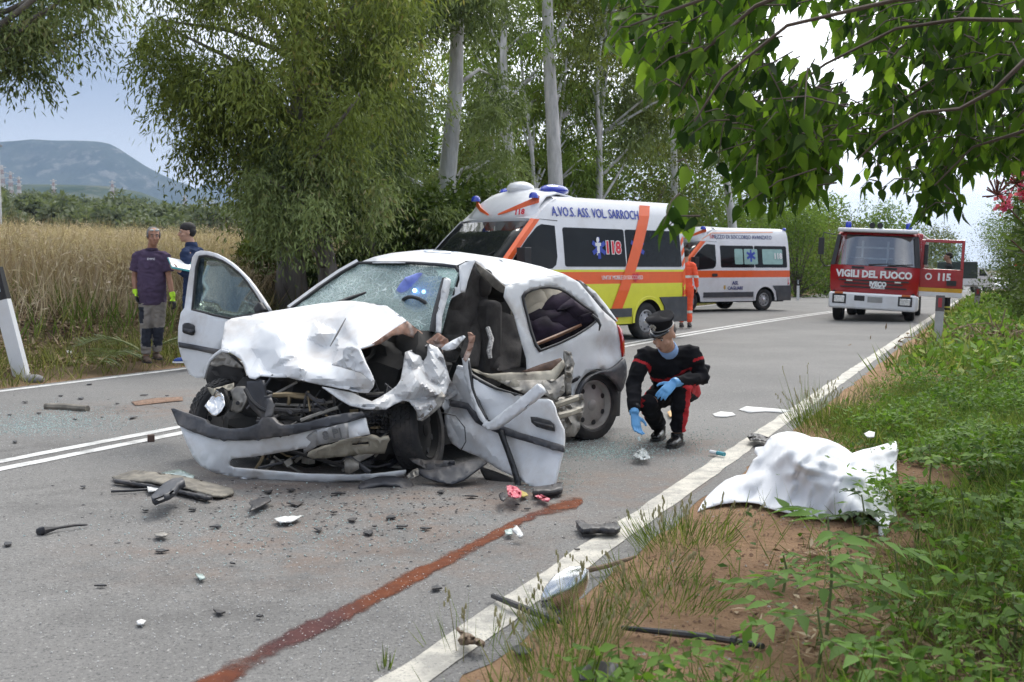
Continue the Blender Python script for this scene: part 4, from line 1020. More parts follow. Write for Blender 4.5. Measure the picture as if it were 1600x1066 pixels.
        m = MB(); m.box((xb - .93, ysf(1.66) + .012, 1.64), (.07, .004, .22)); m.ball((xb - .93, ysf(1.80) + .012, 1.80), (.04, .004, .05), 10, 6); m.box((xb - .93, ysf(1.74) + .012, 1.715), (.15, .004, .07)); m.build('figure_emblem', WPR, o, smooth=0)
        star_of_life('star_emblem', o, .30, 1.68, .20, side, o, BLU)
        m = MB(); hp = [(.245, 1.19), (.20, 1.215), (.155, 1.20), (.15, 1.15), (.245, 1.045), (.34, 1.15), (.335, 1.20), (.29, 1.215)]; m.add([side(x + .16, z, .015) for x, z in hp], [tuple(range(8))]); m.build('heart_emblem', REDP, o, smooth=0)
        m = MB(); m.add([side(x, z, .008) for x, z in rr(xb - .02, xb + .9, 1.05, 1.22, .02)], [tuple(range(20))]); m.build('door_band', ORG, o, smooth=0)
        Mh = frame(Vector((xw - .80, .60, 2.245)), (-.30, 1, .04), (-.35, 0, 1)); text_obj('lettering', '118', .13, Mh, REDP, o, bold=.006)
    else:
        text_obj('lettering', 'MEZZO DI SOCCORSO AVANZATO', .175, TM(xb - 1.0, 2.26), DBL, o, bold=.0, sx=.86)
        text_obj('lettering', 'ASL', .15, TM(xb - .62, .86), DBL, o, bold=.003); text_obj('lettering', 'CAGLIARI', .14, TM(xb - .62, .70), DBL, o, bold=.003)
        text_obj('lettering', '50', .17, TM(xb + .22, 2.26), pm('faded red print', (.65, .22, .2), .5), o, bold=.002)
        m = MB(); m.add([side(xb - .20 + x, .72 + z, .008) for x, z in ((-.04, .07), (.04, .07), (.04, -.02), (0, -.07), (-.04, -.02))], [tuple(range(5))]); m.build('crest', pm('crest ochre', (.45, .30, .06), .5), o, smooth=0)
        FROST = pm('frosted green glass', (.26, .44, .40), .25, var=.08, coat=.8)
        for a, b in ((xb - .95, xb - .62), (xb - 1.55, xb - 1.0), (-rear + .32, -rear + 1.16)):
            m = MB(); m.add([side(x, z, .009) for x, z in rr(a, b, 1.43, 1.90, .04)], [tuple(range(20))]); m.build('frosted_pane', FROST, o, smooth=0)
        star_of_life('star_emblem', o, xb - 1.28, 1.70, .19, side, o, BLU)
        text_obj('lettering', '118', .24, TM(-rear + .52, 1.68), WPR, o, bold=.01)
        ln = MB(); zz = [(xb + .62, 2.16), (xb + .2, 2.36), (-rear + .6, 2.42)]; ln.grid([[side(x, z, .008) for x, z in zz], [side(x, z + .03, .008) for x, z in zz]]); ln.build('pinstripe', pm('pale orange film', (.75, .35, .22), .4), o, smooth=0)
    return o
van('tall yellow and white ambulance with slanting orange stripe behind the wreck', (1.80, 21.9), (-.715, -.699), 3.45, 1.12, .95, 'yellow')
van('white ambulance with one orange band standing behind the yellow one', (7.36, 36.75), (-.86, -.51), 3.0, 1.05, .95, 'white')

# ------------------------------------------------------------------ fire engine
hx, hy = -.37, -.929
ROLL = R(-2.6)
FM = Matrix.Translation((8.86, 28.4, .004)) @ Matrix.Rotation(math.atan2(hy, hx), 4, 'Z') @ Matrix.Diagonal((1, .92, 1, 1))
ft = thing('fire_engine', 'red fire engine with white bumper and its left cab door open', 'fire engine', M=FM)
RM = Matrix.Rotation(ROLL, 4, 'X')
def fb(nm, m, mats, bevel=0., smooth=30, **k):
    m.xf(RM); return m.build(nm, mats, ft, bevel=bevel, smooth=smooth, **k)
m = MB()                                                    # cab shell: front face, roof, sides with the door hole on the left
fr = [(-.02, .62), (.03, .80), (.05, 1.18), (.03, 1.36), (-.30, 2.12), (-.42, 2.22)]
ycab = [(.62, 1.10), (.80, 1.13), (1.18, 1.15), (1.36, 1.15), (2.12, 1.04), (2.22, .98)]
rows = []
for (x, z), (_, w) in zip(fr, ycab): rows.append([(x - .16 * abs(q / 5) ** 4, w * q / 5, z) for q in range(-5, 6)])
m.grid(rows[:4]); m.mat(2).grid(rows[4:]); m.mat(2).grid([rows[-1], [(-.6, .95 * q / 5, 2.29 - .05 * abs(q / 5) ** 2) for q in range(-5, 6)], [(-1.9, .95 * q / 5, 2.28 - .05 * abs(q / 5) ** 2) for q in range(-5, 6)]])
m.mat(0)
for s_ in (1, -1):
    for (z0, w0), (z1, w1), (x0, _), (x1, _) in zip(ycab[:-1], ycab[1:], fr[:-1], fr[1:]):
        if s_ == -1: m.add([(x0 - .16, s_ * w0, z0), (x1 - .16, s_ * w1, z1), (-1.9, s_ * w1, z1), (-1.9, s_ * w0, z0)], [(0, 1, 2, 3)])
        else:
            m.add([(x0 - .16, w0, z0), (x1 - .16, w1, z1), (min(x1 - .3, -.32), w1, z1), (-.32, w0, z0)], [(0, 1, 2, 3)])
            m.add([(-1.42, w0, z0), (-1.42, w1, z1), (-1.9, w1, z1), (-1.9, w0, z0)], [(0, 1, 2, 3)])
m.mat(1); m.box((-1.0, 0, .68), (1.8, 2.1, .1)); m.mat(3).box((-1.88, 0, 1.45), (.06, 1.9, 1.5))
fb('cab', m, [RED, UNDER, RED, pm('cab lining', (.16, .19, .21), .8)])
m = MB().grid([[(x + .01 - .16 * abs(q / 5) ** 4, (w - .05) * q / 5, z) for q in range(-5, 6)] for x, z, w in ((.035, 1.37, 1.14), (-.13, 1.75, 1.09), (-.285, 2.09, 1.04))])
m_, k_, o_, p_, vec_ = newmat('truck glass')
tr_ = k_.n('ShaderNodeBsdfTransparent'); tr_.inputs[0].default_value = (.80, .88, .92, 1); gl_ = k_.n('ShaderNodeBsdfGlossy'); gl_.inputs['Roughness'].default_value = .05; ms_ = k_.n('ShaderNodeMixShader'); ms_.inputs[0].default_value = .30
k_.L.new(tr_.outputs[0], ms_.inputs[1]); k_.L.new(gl_.outputs[0], ms_.inputs[2]); k_.L.new(ms_.outputs[0], o_.inputs[0])
fb('windscreen', m, m_, smooth=180)
for s_ in (1, -1):
    m = MB(); m.grid([[(x + .02 - .16 * .9 ** 4, s_ * (w * .90), z), (x - .125, s_ * (w + .004), z), (x - .25, s_ * (w + .004), z)] for x, z, w in ((.035, 1.36, 1.15), (-.13, 1.75, 1.095), (-.285, 2.12, 1.045))]); fb('pillar_trim', m, BLK)
m = MB().box((-.34, 0, 2.235), (.34, 2.06, .10)); fb('sun_visor', m, WHITE, bevel=.04)
m = MB(); m.box((.06, 0, .49), (.30, 2.24, .40)); fb('bumper', m, WHITE, bevel=.05)
for y in (.84, -.84):
    m = MB(); m.box((.205, y, .53), (.03, .36, .24)); m.mat(1).box((.218, y, .52), (.03, .27, .16)); m.mat(2).box((.215, y * 1.02, .672), (.03, .22, .05)); fb('headlight', m, [BLK, LENS, pm('amber lens', (.5, .12, .02), .3)], bevel=.012)
m = MB(); m.box((.208, -.32, .56), (.02, .27, .13)); fb('bumper_slot', m, BLK, bevel=.01)
m = MB(); m.box((.212, .08, .54), (.012, .38, .14)); fb('number_plate', m, pm('blank plate', (.30, .30, .29), .5))
m = MB()
for z, w in ((.83, 1.7), (.92, 1.5), (1.0, 1.8)): m.box((.055, 0, z), (.03, w, .035))
fb('grille', m, BLK, bevel=.008)
m = MB()
for y in (.62, -.62): m.box((.058, y, .985), (.03, .16, .035))
fb('marker_light', m, pm('marker lamp white', (.7, .7, .62), .3), bevel=.006)
m = MB()
for y in (.42, -.42): m.box((.048, y, 1.31), (.02, .32, .055))
fb('air_vent', m, BLK, bevel=.006)
def ftxt(nm, body, size, x, y, z, mat, bold, sx=1., fy=0): 
    M_ = RM @ frame(Vector((x, y, z)), (0, 1, 0), (0, 0, 1)); return text_obj(nm, body, size, M_, mat, ft, bold=bold, sx=sx)
ftxt('lettering', 'VIGILI DEL FUOCO', .235, .056, 0, 1.15, WPR, .011, .98)
ftxt('lettering', 'IVECO', .15, .085, .12, .92, WPR, .010); ftxt('lettering', 'MAGIRUS', .085, .085, .12, .835, WPR, .004)
m = MB()
for y in (.35, -.15): m.tube([(.06, y, 1.39), (.0, y + .62, 1.43)], .014, 6); 
fb('wiper', m, BLK)
for y in (.78, -.78):
    m = MB(); m.lathe([(.075, 0), (.08, .05), (.075, .15), (.05, .17)], (-.42, y, 2.28), seg=16); fb('beacon', m, BEAC)
for y in (-.02, .18):
    m = MB(); m.lathe([(.075, 0), (.07, -.05), (.03, -.14), (.03, -.3)], (-.22, y - .12, 2.36), 'X', 14); m.box((-.4, y - .12, 2.31), (.06, .03, .07)); fb('horn', m, BLK)
for s_ in (-1,):
    m = MB(); m.tube([(-.15, s_ * 1.08, 2.10), (.05, s_ * 1.36, 2.14), (.10, s_ * 1.40, 1.9), (.10, s_ * 1.40, 1.45), (0, s_ * 1.28, 1.3), (-.1, s_ * 1.15, 1.32)], .016, 6); m.box((.10, s_ * 1.40, 1.80), (.07, .15, .42)); fb('mirror', m, BLK, bevel=.015)
# seen through the windscreen: pale grab frame, seats
m = MB()
for z in (1.55, 1.82): m.box((-.95, -.1, z), (.04, 1.0, .04))
for y in (-.42, .25): m.box((-.95, y, 1.68), (.04, .05, .62))
fb('bulkhead_frame', m, pm('pale frame paint', (.5, .55, .55), .5))
m = MB(); m.box((-1.0, -.55, 1.2), (.5, .5, .7)); m.box((-1.0, .5, 1.2), (.5, .5, .7)); fb('seat', m, SEATM, bevel=.08)
m = MB(); m.box((-.45, 0, 1.22), (.5, 2.0, .22)); fb('dashboard', m, GRYP, bevel=.06)
# equipment body behind, chassis, wheels
m = MB(); m.box((-4.2, 0, 1.42), (4.4, 2.2, 1.66)); fb('equipment_body', m, RED, bevel=.05)
m = MB(); m.box((-3.2, 0, .62), (5.6, .9, .26)); m.box((-.6, 0, .55), (.9, 2.0, .2)); m.build('chassis', UNDER, ft)
m = MB().box((-.42, 1.0, .47), (.5, .3, .36)); fb('step', m, WHITE, bevel=.05)
for x, s_ in ((-.75, 1), (-.75, -1), (-4.3, 1), (-4.3, -1)): make_wheel(ft, (x, s_ * .93, .40), .40, .26, s_, 8)
make_wheel(ft, (-4.3, .66, .40), .40, .24, 1, 8); make_wheel(ft, (-4.3, -.66, .40), .40, .24, -1, 8)
# open door: hinged at the front edge, swung square to the cab
DM = Matrix.Translation((-.30, 1.14, 0)) @ Matrix.Rotation(R(-86), 4, 'Z')      # local x' = backwards along the closed door
def dr(nm, m, mats, **k):
    m.xf(DM); m.xf(RM); return m.build(nm, mats, ft, **k)
m = MB(); th = .05
def dbox(x0, x1, z0, z1, mt=0, y=0, t=th): m.mat(mt).box((-(x0 + x1) / 2, y, (z0 + z1) / 2), (x1 - x0, t, z1 - z0))
dbox(0, 1.08, .90, 1.36); dbox(0, .10, 1.36, 2.06); dbox(1.0, 1.08, 1.36, 2.08); dbox(.10, 1.0, 2.0, 2.08); dbox(0, 1.08, .80, .90, 1); dbox(.0, 1.08, .68, .80, 2)
door = dr('open_door', m, [RED, pm('yellow trim', (.60, .33, .02), .4), WHITE], smooth=0, bevel=.012)
m = MB().box((-.55, 0, 1.68), (.9, .012, .64)); m.xf(DM); m.xf(RM)
CLG = pm('clear door glass', (.85, .92, .9), .03, var=.0, trans=1., spec=.5, ior=1.08)
m.build('door_glass', CLG, door)
m = MB().box((-.80, .045, 1.03), (.24, .03, .12)); m.xf(DM); m.xf(RM); m.build('door_handle', BLK, door)
m = MB().box((-.12, .16, 1.70), (.10, .16, .5)); m.xf(DM); m.xf(RM); m.build('mirror', BLK, door, bevel=.02)
Mt = RM @ DM @ frame(Vector((-.60, .03, 1.16)), (-1, 0, 0), (0, 0, 1)); text_obj('lettering', '115', .24, Mt, WPR, door, bold=.012)
m = MB(); m.lathe([(.05, 0), (.085, 0), (.085, .006), (.05, .006)], (-.22, .026, 1.17), 'Y', 18, caps=False)
m.xf(DM); m.xf(RM); m.build('badge', WPR, door, smooth=0)

# ------------------------------------------------------------------ far traffic
def far_car(name, label, b, rz, L, Wd, H, mat, cat='car', box=None):
    o = thing(name, label, cat, b, rz); m = MB()
    prof = [(-L / 2, .35), (-L / 2, .80), (-L * .42, .92), (-L * .30, H), (L * .12, H), (L * .26, .95), (L * .46, .82), (L / 2, .65), (L / 2, .35)]
    rows = [[(x, s_ * Wd / 2 * (1 if z < .95 else .82), z) for x, z in prof] for s_ in (-1, 1)]
    m.grid(rows); n = len(prof); m.add(rows[0], [tuple(range(n))]); m.add(rows[1], [tuple(range(n))]); m.build('body', mat, o, smooth=0)
    g = MB()
    for s_ in (-1, 1): g.add([(x, s_ * Wd / 2 * (.94 if z < 1.1 else .845), z) for x, z in ((-L * .33, 1.0), (-L * .27, H - .08), (L * .1, H - .08), (L * .21, 1.0))], [(0, 1, 2, 3)])
    g.add([(L * .135, s_ * Wd * .36, H - .06) for s_ in (-1, 1)] + [(L * .255, s_ * Wd * .42, .98) for s_ in (1, -1)], [(0, 1, 2, 3)]); g.build('window', GLS, o, smooth=0)
    for x in (-L * .32, L * .32):
        for s_ in (-1, 1): make_wheel(o, (x, s_ * (Wd / 2 - .1), .31), .31, .18, s_, 5)
    for s_ in (-1, 1): MB().box((L / 2 - .02, s_ * Wd * .35, .68), (.06, .3, .14)).build('headlight', LENS, o, bevel=.03)
    return o
rzr = math.atan2(-CT, -ST)
SIL = pm('silver car paint', (.55, .57, .6), .3, .4, var=.03, coat=.5)
def onroad(u, Y):
    x = (u - 800) / FPX * Y; return Vector((x, Y, .01 + float(drop(st(x, Y)[1]))))
far_car('parked_car', 'white car far off, left of the two men on the road', onroad(1533, 112), rzr, 4.2, 1.75, 1.45, WHITE)
far_car('parked_car', 'silver car far off, right of the two men on the road', onroad(1563, 106), rzr, 4.2, 1.75, 1.45, SIL)
# small white lorry with a dark canopy behind the fire engine
b = onroad(1512, 90); o = thing('canopy_lorry', 'small white lorry with dark canopy seen behind the fire engine door', 'lorry', b, math.atan2(.25, 1.0))
m = MB(); prof = [(.2, .45), (.2, 1.95), (.75, 1.95), (1.25, 1.30), (1.7, 1.15), (1.75, .45)]
rows = [[(x, s_ * .85, z) for x, z in prof] for s_ in (-1, 1)]; m.grid(rows); m.add(rows[0], [tuple(range(6))]); m.add(rows[1], [tuple(range(6))]); m.box((-1.0, 0, .85), (2.4, 1.75, .5)); m.build('body', WHITE, o, smooth=0)
m = MB()
for s_ in (-1, 1): m.add([(x, s_ * .858, z) for x, z in ((.35, 1.3), (.35, 1.8), (.72, 1.8), (1.1, 1.3))], [(0, 1, 2, 3)])
m.add([(.80, -.75, 1.9), (.80, .75, 1.9), (1.26, .78, 1.34), (1.26, -.78, 1.34)], [(0, 1, 2, 3)]); m.build('window', GLS, o, smooth=0)
m = MB(); m.box((-1.0, 0, 1.75), (2.4, 1.8, 1.3)); m.build('canopy', pm('dark green canvas', (.03, .04, .035), .9), o, bevel=.08)
for x in (-1.4, 1.1):
    for s_ in (-1, 1): make_wheel(o, (x, s_ * .75, .33), .33, .2, s_, 5)
# ------------------------------------------------------------------ the wrecked car
from mathutils.geometry import delaunay_2d_cdt
CARW = pm('white car paint scuffed', (.66, .675, .69), .42, var=.05, coat=.12, dirt=(.36, .28, .21), da=.55, ds=2.6)
CARW2 = pm('white car paint torn and dirty', (.54, .55, .56), .45, var=.10, coat=.1, dirt=(.17, .12, .09), da=.85, ds=6.)
RUST = pm('torn rusty edge', (.30, .17, .12), .7, var=.4, vs=14, dirt=(.55, .52, .5), da=.8, ds=9)
BARE_ = pm('bare grimy metal', (.24, .225, .20), .5, .35, var=.3, vs=12, dirt=(.07, .06, .05), da=.7, ds=5)
BEIG = pm('primer beige metal', (.29, .265, .21), .6, .1, var=.2, vs=9, dirt=(.10, .08, .06), da=.7, ds=6)
CHAR = pm('charcoal plastic', (.035, .036, .042), .55, var=.25, dirt=(.20, .17, .14), da=.5, ds=4)
GRB = pm('grey bumper plastic', (.040, .042, .050), .5, var=.15, dirt=(.3, .26, .22), da=.4, ds=3)
DARKF = pm('dark cavity fill', (.012, .011, .010), .85, var=.5, vs=9)  # near-black fill, darkens the wreck's cavities in place of shade
CLOTH = pm('seat cloth charcoal', (.040, .036, .034), .95, var=.3, vs=14, bump=.4, bs=180)
BRZ = pm('bronze pipe', (.22, .17, .10), .45, .6, var=.3)
CARB = Vector((-.55, 7.9, .004))
wreck = thing('wrecked_car', 'white hatchback crushed at the front with both doors torn open', 'car', CARB)
A_ = Vector((.65, 8.67, 0)); H_ = Vector((-.65, -.76, 0)); W_ = Vector((.76, -.65, 0))
def cf(a, b, z): return A_ + H_ * a + W_ * b + Vector((0, 0, z))
def tps(ctrl):
    C = np.array(ctrl, float); X = C[:, :2] / 100.; n = len(X)
    def K(r): return np.where(r > 1e-9, r * r * np.log(np.maximum(r, 1e-9)), 0)
    D = np.hypot(X[:, None, 0] - X[None, :, 0], X[:, None, 1] - X[None, :, 1]); P = np.c_[np.ones(n), X]
    M = np.zeros((n + 3, n + 3)); M[:n, :n] = K(D) + np.eye(n) * .02; M[:n, n:] = P; M[n:, :n] = P.T
    w = np.linalg.solve(M, np.r_[C[:, 2], 0, 0, 0])
    def f(u, v):
        d = np.hypot(X[:, 0] - u / 100, X[:, 1] - v / 100); return float(K(d) @ w[:n] + w[n] + w[n + 1] * u / 100 + w[n + 2] * v / 100)
    return f
def pwl(ctrl, soft=.35):
    """flat facets between control points, as crumpled steel folds, slightly softened"""
    V, E, F, *_ = delaunay_2d_cdt([Vector((c[0], c[1])) for c in ctrl], [], [], 0, 1e-5); Ys = [c[2] for c in ctrl]; t = tps(ctrl)
    def f(u, v):
        for a, b, c in F:
            (x1, y1), (x2, y2), (x3, y3) = V[a], V[b], V[c]; d = (y2 - y3) * (x1 - x3) + (x3 - x2) * (y1 - y3)
            if abs(d) < 1e-9: continue
            l1 = ((y2 - y3) * (u - x3) + (x3 - x2) * (v - y3)) / d; l2 = ((y3 - y1) * (u - x3) + (x1 - x3) * (v - y3)) / d; l3 = 1 - l1 - l2
            if min(l1, l2, l3) > -.02: return (l1 * Ys[a] + l2 * Ys[b] + l3 * Ys[c]) * (1 - soft) + soft * t(u, v)
        return t(u, v)
    return f
def inside(poly, u, v):
    c = False; j = len(poly) - 1
    for i in range(len(poly)):
        if (poly[i][1] > v) != (poly[j][1] > v) and u < (poly[j][0] - poly[i][0]) * (v - poly[i][1]) / (poly[j][1] - poly[i][1]) + poly[i][0]: c = not c
        j = i
    return c
def resample(poly, step, close=True):
    o = []; n = len(poly)
    for i in range(n if close else n - 1):
        a, b = poly[i], poly[(i + 1) % n]; k = max(1, int(math.hypot(b[0] - a[0], b[1] - a[1]) / step))
        for q in range(k): o.append((a[0] + (b[0] - a[0]) * q / k, a[1] + (b[1] - a[1]) * q / k))
    if not close: o.append(tuple(poly[-1]))
    return o
def crump(u, v, f, seed):
    p = Vector((u * f, v * f, seed)); q = mnoise.noise(p) + .5 * mnoise.noise(p * 2.1 + Vector((7, 3, 1)))
    r = p.x * .8 + p.y * .5 + mnoise.noise(p * .6) * 1.2; return (1 - 2.4 * abs(q)) * .75 + (abs((r * .9) % 1 - .5) * 2 - .5) * .5
def skin(name, outline, depth, mat, parent=None, holes=(), step=9, cr=0., f=.02, seed=0., th=.006, smooth=40, dent=(), crease=(), label=None):
    """sheet metal: the outline seen from the road, laid at its real distances, given folds and thickness"""
    parent = None if parent == 'top' else (parent or wreck)
    if not callable(depth): depth = tps(depth)
    vs = []; es = []
    for lp in [outline] + list(holes):
        r = resample(lp, step); b = len(vs); vs += r; es += [(b + i, b + (i + 1) % len(r)) for i in range(len(r))]
    u0, u1 = min(p[0] for p in outline), max(p[0] for p in outline); v0, v1 = min(p[1] for p in outline), max(p[1] for p in outline)
    nb = len(vs); bd = np.array(vs); q = v0; row = 0
    while q < v1:
        p = u0 + (step / 2 if row % 2 else 0)
        while p < u1:
            if inside(outline, p, q) and not any(inside(h, p, q) for h in holes) and np.min(np.hypot(bd[:, 0] - p, bd[:, 1] - q)) > step * .45: vs.append((p + random.uniform(-1, 1) * step * .12, q + random.uniform(-1, 1) * step * .12))
            p += step
        q += step * .87; row += 1
    V, E, F, *_ = delaunay_2d_cdt([Vector(p) for p in vs], es, [], 0, 1e-5)
    m = MB(); pts = []
    for p in V:
        Y = depth(p.x, p.y)
        if cr: Y += cr * crump(p.x, p.y, f, seed)
        for (du, dv, r, amt) in dent:
            d = math.hypot(p.x - du, p.y - dv) / r
            if d < 1: Y += amt * (1 - d * d) ** 2
        for (a1, b1, a2, b2, w, amt) in crease:
            ex, ey = a2 - a1, b2 - b1; t = max(0, min(1, ((p.x - a1) * ex + (p.y - b1) * ey) / (ex * ex + ey * ey))); d = math.hypot(p.x - a1 - ex * t, p.y - b1 - ey * t)
            Y += amt * max(0, 1 - d / w) * min(1, 4 * min(t, 1 - t) + .25)
        pts.append(at(p.x, p.y, Y))
    fs = []
    for t in F:
        c = (sum(V[i].x for i in t) / len(t), sum(V[i].y for i in t) / len(t))
        if inside(outline, *c) and not any(inside(h, *c) for h in holes): fs.append(tuple(t))
    m.add(pts, fs)
    return m.build(name, mat, parent, world=True, smooth=smooth, solid=th, label=label)
def zz(o, s, *pts): return [(o[0] + x / s, o[1] + y / s) for x, y in pts]
Z1 = lambda *p: zz((260, 370), 3.9475, *p)
Z2 = lambda *p: zz((600, 370), 3.9475, *p)
Z3 = lambda *p: zz((250, 560), 3.902, *p)
Z4 = lambda *p: zz((560, 560), 4.0, *p)
def sideY(off=0.):
    """distance of the left body side (leaning in above the waist) at a pixel"""
    def f(u, v):
        b = off
        for _ in range(4):
            p = pl(u, v, A_ + W_ * b, W_); b = off - .16 * max(0, p.z - .80) - .05 * max(0, .45 - p.z)
            a_ = (p - A_).dot(H_); b -= .10 * max(0, -.25 - a_) ** 1.3
        return p.y
    return f
def wire(name, pts, r, mat, parent=None, seg=6):
    """pts: (u, v, Y)"""
    return MB().tube([at(*p) for p in pts], r, seg).build(name, mat, parent or wreck, world=True)

# roof and rear quarter
skin('roof', [(561, 411), (585, 402), (612, 396), (660, 391), (716, 394), (765, 401), (803, 407), (845, 417), (882, 429), (836, 436), (790, 447), (766, 428), (742, 409), (728, 408), (711, 416), (640, 411)],
     [(561, 411, 8.6), (612, 396, 8.95), (660, 391, 9.2), (716, 394, 9.4), (803, 407, 9.45), (882, 429, 8.95), (790, 447, 8.2), (742, 409, 7.98), (711, 416, 7.92), (640, 411, 8.25), (760, 418, 8.5)], CARW, cr=.035, f=.03, seed=3.1, step=8)
QW = Z2((855, 372), (872, 345), (905, 326), (960, 312), (1020, 308), (1080, 318), (1130, 343), (1180, 382), (1240, 428), (1295, 463), (1313, 490), (1312, 520), (1270, 556), (1180, 612), (1080, 660), (962, 705), (935, 668), (905, 580), (886, 500), (864, 420))
WC = (936, 640)
archp = [(WC[0] + 39 * math.cos(a) - 2, WC[1] - 3 + 60 * math.sin(a)) for a in np.linspace(R(-178), R(-22), 14)]
QO = [(882, 429), (904, 441), (922, 462), (940, 484), (961, 503), (967, 519), (971, 533), (973, 560), (972, 590)] + list(reversed(archp)) + [(897, 650), (893, 622), (893, 590), (880, 566), (866, 572), (843, 590), (824, 592), (822, 560), (815, 536), (803, 492), (787, 464), (790, 447), (836, 436)]
quarter = skin('rear_quarter', QO, sideY(), CARW, holes=[QW], step=7, cr=.006, f=.025, dent=((945, 545, 30, .06), (870, 560, 26, .03)), smooth=45)
skin('window_seal', [(p[0] + (p[0] - 874) * .025, p[1] + (p[1] - 498) * .04) for p in QW], lambda u, v, f=sideY(.006): f(u, v), BLK, quarter, holes=[[(p[0] - (p[0] - 874) * .05, p[1] - (p[1] - 498) * .06) for p in QW]], step=7)
wire('wood_trim', [(838, 538, 8.42), (875, 523, 8.55), (908, 508, 8.66)], [.014, .016, .012], pm('brown trim strip', (.17, .075, .035), .5, var=.3, vs=20), quarter)
wire('torn_seal', [(925, 492, 8.5), (934, 500, 8.5), (938, 508, 8.49), (936, 517, 8.49)], [.012, .014, .01, .004], BLK, quarter)
skin('hatch_edge', [(900, 437), (907, 440), (926, 460), (945, 482), (963, 502), (958, 503), (935, 484), (920, 470)], lambda u, v, f=sideY(-.02): f(u, v) + .03, BLK, step=6)
skin('hatch_edge', [(906, 438), (930, 456), (948, 478), (965, 502), (961, 503), (940, 480), (922, 460)], lambda u, v, f=sideY(-.02): f(u, v) + .10, CARW, step=6)
skin('tail_light', [(964, 508), (970, 516), (974, 534), (975, 556), (971, 558), (969, 536), (966, 520)], lambda u, v, f=sideY(.01): f(u, v) + .02, TAIL, th=.02, step=6)
skin('rear_bumper', [(906, 612), (912, 600), (922, 588), (936, 580), (951, 578), (964, 570), (974, 560), (977, 572), (977, 588), (972, 606), (968, 612)] + list(reversed([(WC[0] - 2 + 36 * math.cos(a), WC[1] - 3 + 53 * math.sin(a)) for a in np.linspace(R(-165), R(-30), 12)])), lambda u, v, f=sideY(.03): f(u, v), GRB, step=6, th=.03)
skin('side_marking', [(891, 596), (905, 587), (907, 589), (902, 595), (892, 600)], lambda u, v, f=sideY(.012): f(u, v), BLK, quarter, step=5)
# rear wheels, front wheels
Mw = Matrix.Translation(wreck.location).inverted()
RIMC = pm('corroded wheel cover', (.40, .38, .36), .5, .2, var=.15, dirt=(.14, .12, .10), da=.6, ds=6)
zang = math.atan2(H_.y, H_.x)
def carwheel(p, ang, out, tilt=0., r=.272, mats=(RUB, RIMC), w=.165):
    return make_wheel(wreck, None, r, w, out, 7, False, .70, M=Mw @ Matrix.Translation(p) @ Matrix.Rotation(ang, 4, 'Z') @ Matrix.Rotation(tilt, 4, 'X'), mats=mats)
carwheel(cf(0, -.10, .268), zang - R(9), 1)
carwheel(cf(-.02, -1.38, .268), zang, -1)
carwheel(Vector((-1.95, 7.92, .272)), zang - R(14), -1)
carwheel(Vector((-.60, 7.30, .268)), zang + R(24), 1, R(8), mats=(RUB, DARKF))
skin('inner_arch', [(893, 600), (905, 588), (930, 575), (955, 575), (970, 600), (968, 650), (900, 660)], lambda u, v, f=sideY(-.26): f(u, v), UNDER, step=14)

# windscreen, still in its seal but shattered
m_, k_, o_, p_, vec_ = newmat('shattered windscreen')
vo_ = k_.n('ShaderNodeTexVoronoi', feature='DISTANCE_TO_EDGE'); vo_.inputs['Scale'].default_value = 17
wv = k_.n('ShaderNodeMix', data_type='RGBA'); wv.inputs[0].default_value = .14; k_.L.new(vec_, wv.inputs[6]); nn_ = k_.n('ShaderNodeTexNoise'); nn_.inputs['Scale'].default_value = 4; k_.L.new(vec_, nn_.inputs['Vector']); k_.L.new(nn_.outputs['Color'], wv.inputs[7]); k_.L.new(wv.outputs[2], vo_.inputs['Vector'])
vo2 = k_.n('ShaderNodeTexVoronoi', feature='DISTANCE_TO_EDGE'); vo2.inputs['Scale'].default_value = 55; k_.L.new(vec_, vo2.inputs['Vector'])
crk = k_.math('MAXIMUM', k_.rng(vo_.outputs['Distance'], .035, .005), k_.math('MULTIPLY', k_.rng(vo2.outputs['Distance'], .09, .02), k_.rng(k_.noise(vec_, 3.2, 4), .42, .62)))
crk = k_.math('MULTIPLY', crk, k_.rng(k_.noise(vec_, 2.6, 4), .42, .62, .12, 1.))
p_.inputs['Base Color'].default_value = (.62, .72, .71, 1); p_.inputs['Roughness'].default_value = .2; p_.inputs['Specular IOR Level'].default_value = .6
tr_ = k_.n('ShaderNodeBsdfTransparent'); tr_.inputs[0].default_value = (.72, .86, .82, 1); ms_ = k_.n('ShaderNodeMixShader')
k_.L.new(k_.math('ADD', k_.math('MULTIPLY', crk, .6), .26, True), ms_.inputs[0]); k_.L.new(tr_.outputs[0], ms_.inputs[1]); k_.L.new(p_.outputs[0], ms_.inputs[2]); k_.L.new(ms_.outputs[0], o_.inputs[0])
bp_ = k_.n('ShaderNodeBump'); bp_.inputs['Strength'].default_value = .5; bp_.inputs['Distance'].default_value = .004; k_.L.new(crk, bp_.inputs['Height']); k_.L.new(bp_.outputs[0], p_.inputs['Normal'])
SHG = m_
WSD = [(561, 411, 8.62), (640, 411, 8.27), (711, 416, 7.95), (458, 480, 8.38), (560, 500, 8.0), (670, 523, 7.66), (600, 455, 8.12), (640, 470, 7.98)]
WSO = [(561, 412), (640, 412), (708, 417), (717, 427), (711, 447), (703, 470), (690, 520), (664, 525), (600, 512), (520, 497), (456, 482), (500, 450), (532, 428)]
ws_ = skin('windscreen', WSO, WSD, SHG, step=9, cr=.02, f=.03, seed=1.7, dent=((640, 470, 45, .06), (600, 440, 40, .03)))
wire('windscreen_seal', [(456, 481, 8.36), (500, 449, 8.48), (532, 427, 8.56), (561, 411, 8.6), (600, 411, 8.42), (640, 411, 8.25), (690, 414, 8.02), (712, 417, 7.92), (718, 427, 7.9), (712, 448, 7.88)], .013, BLK, ws_)
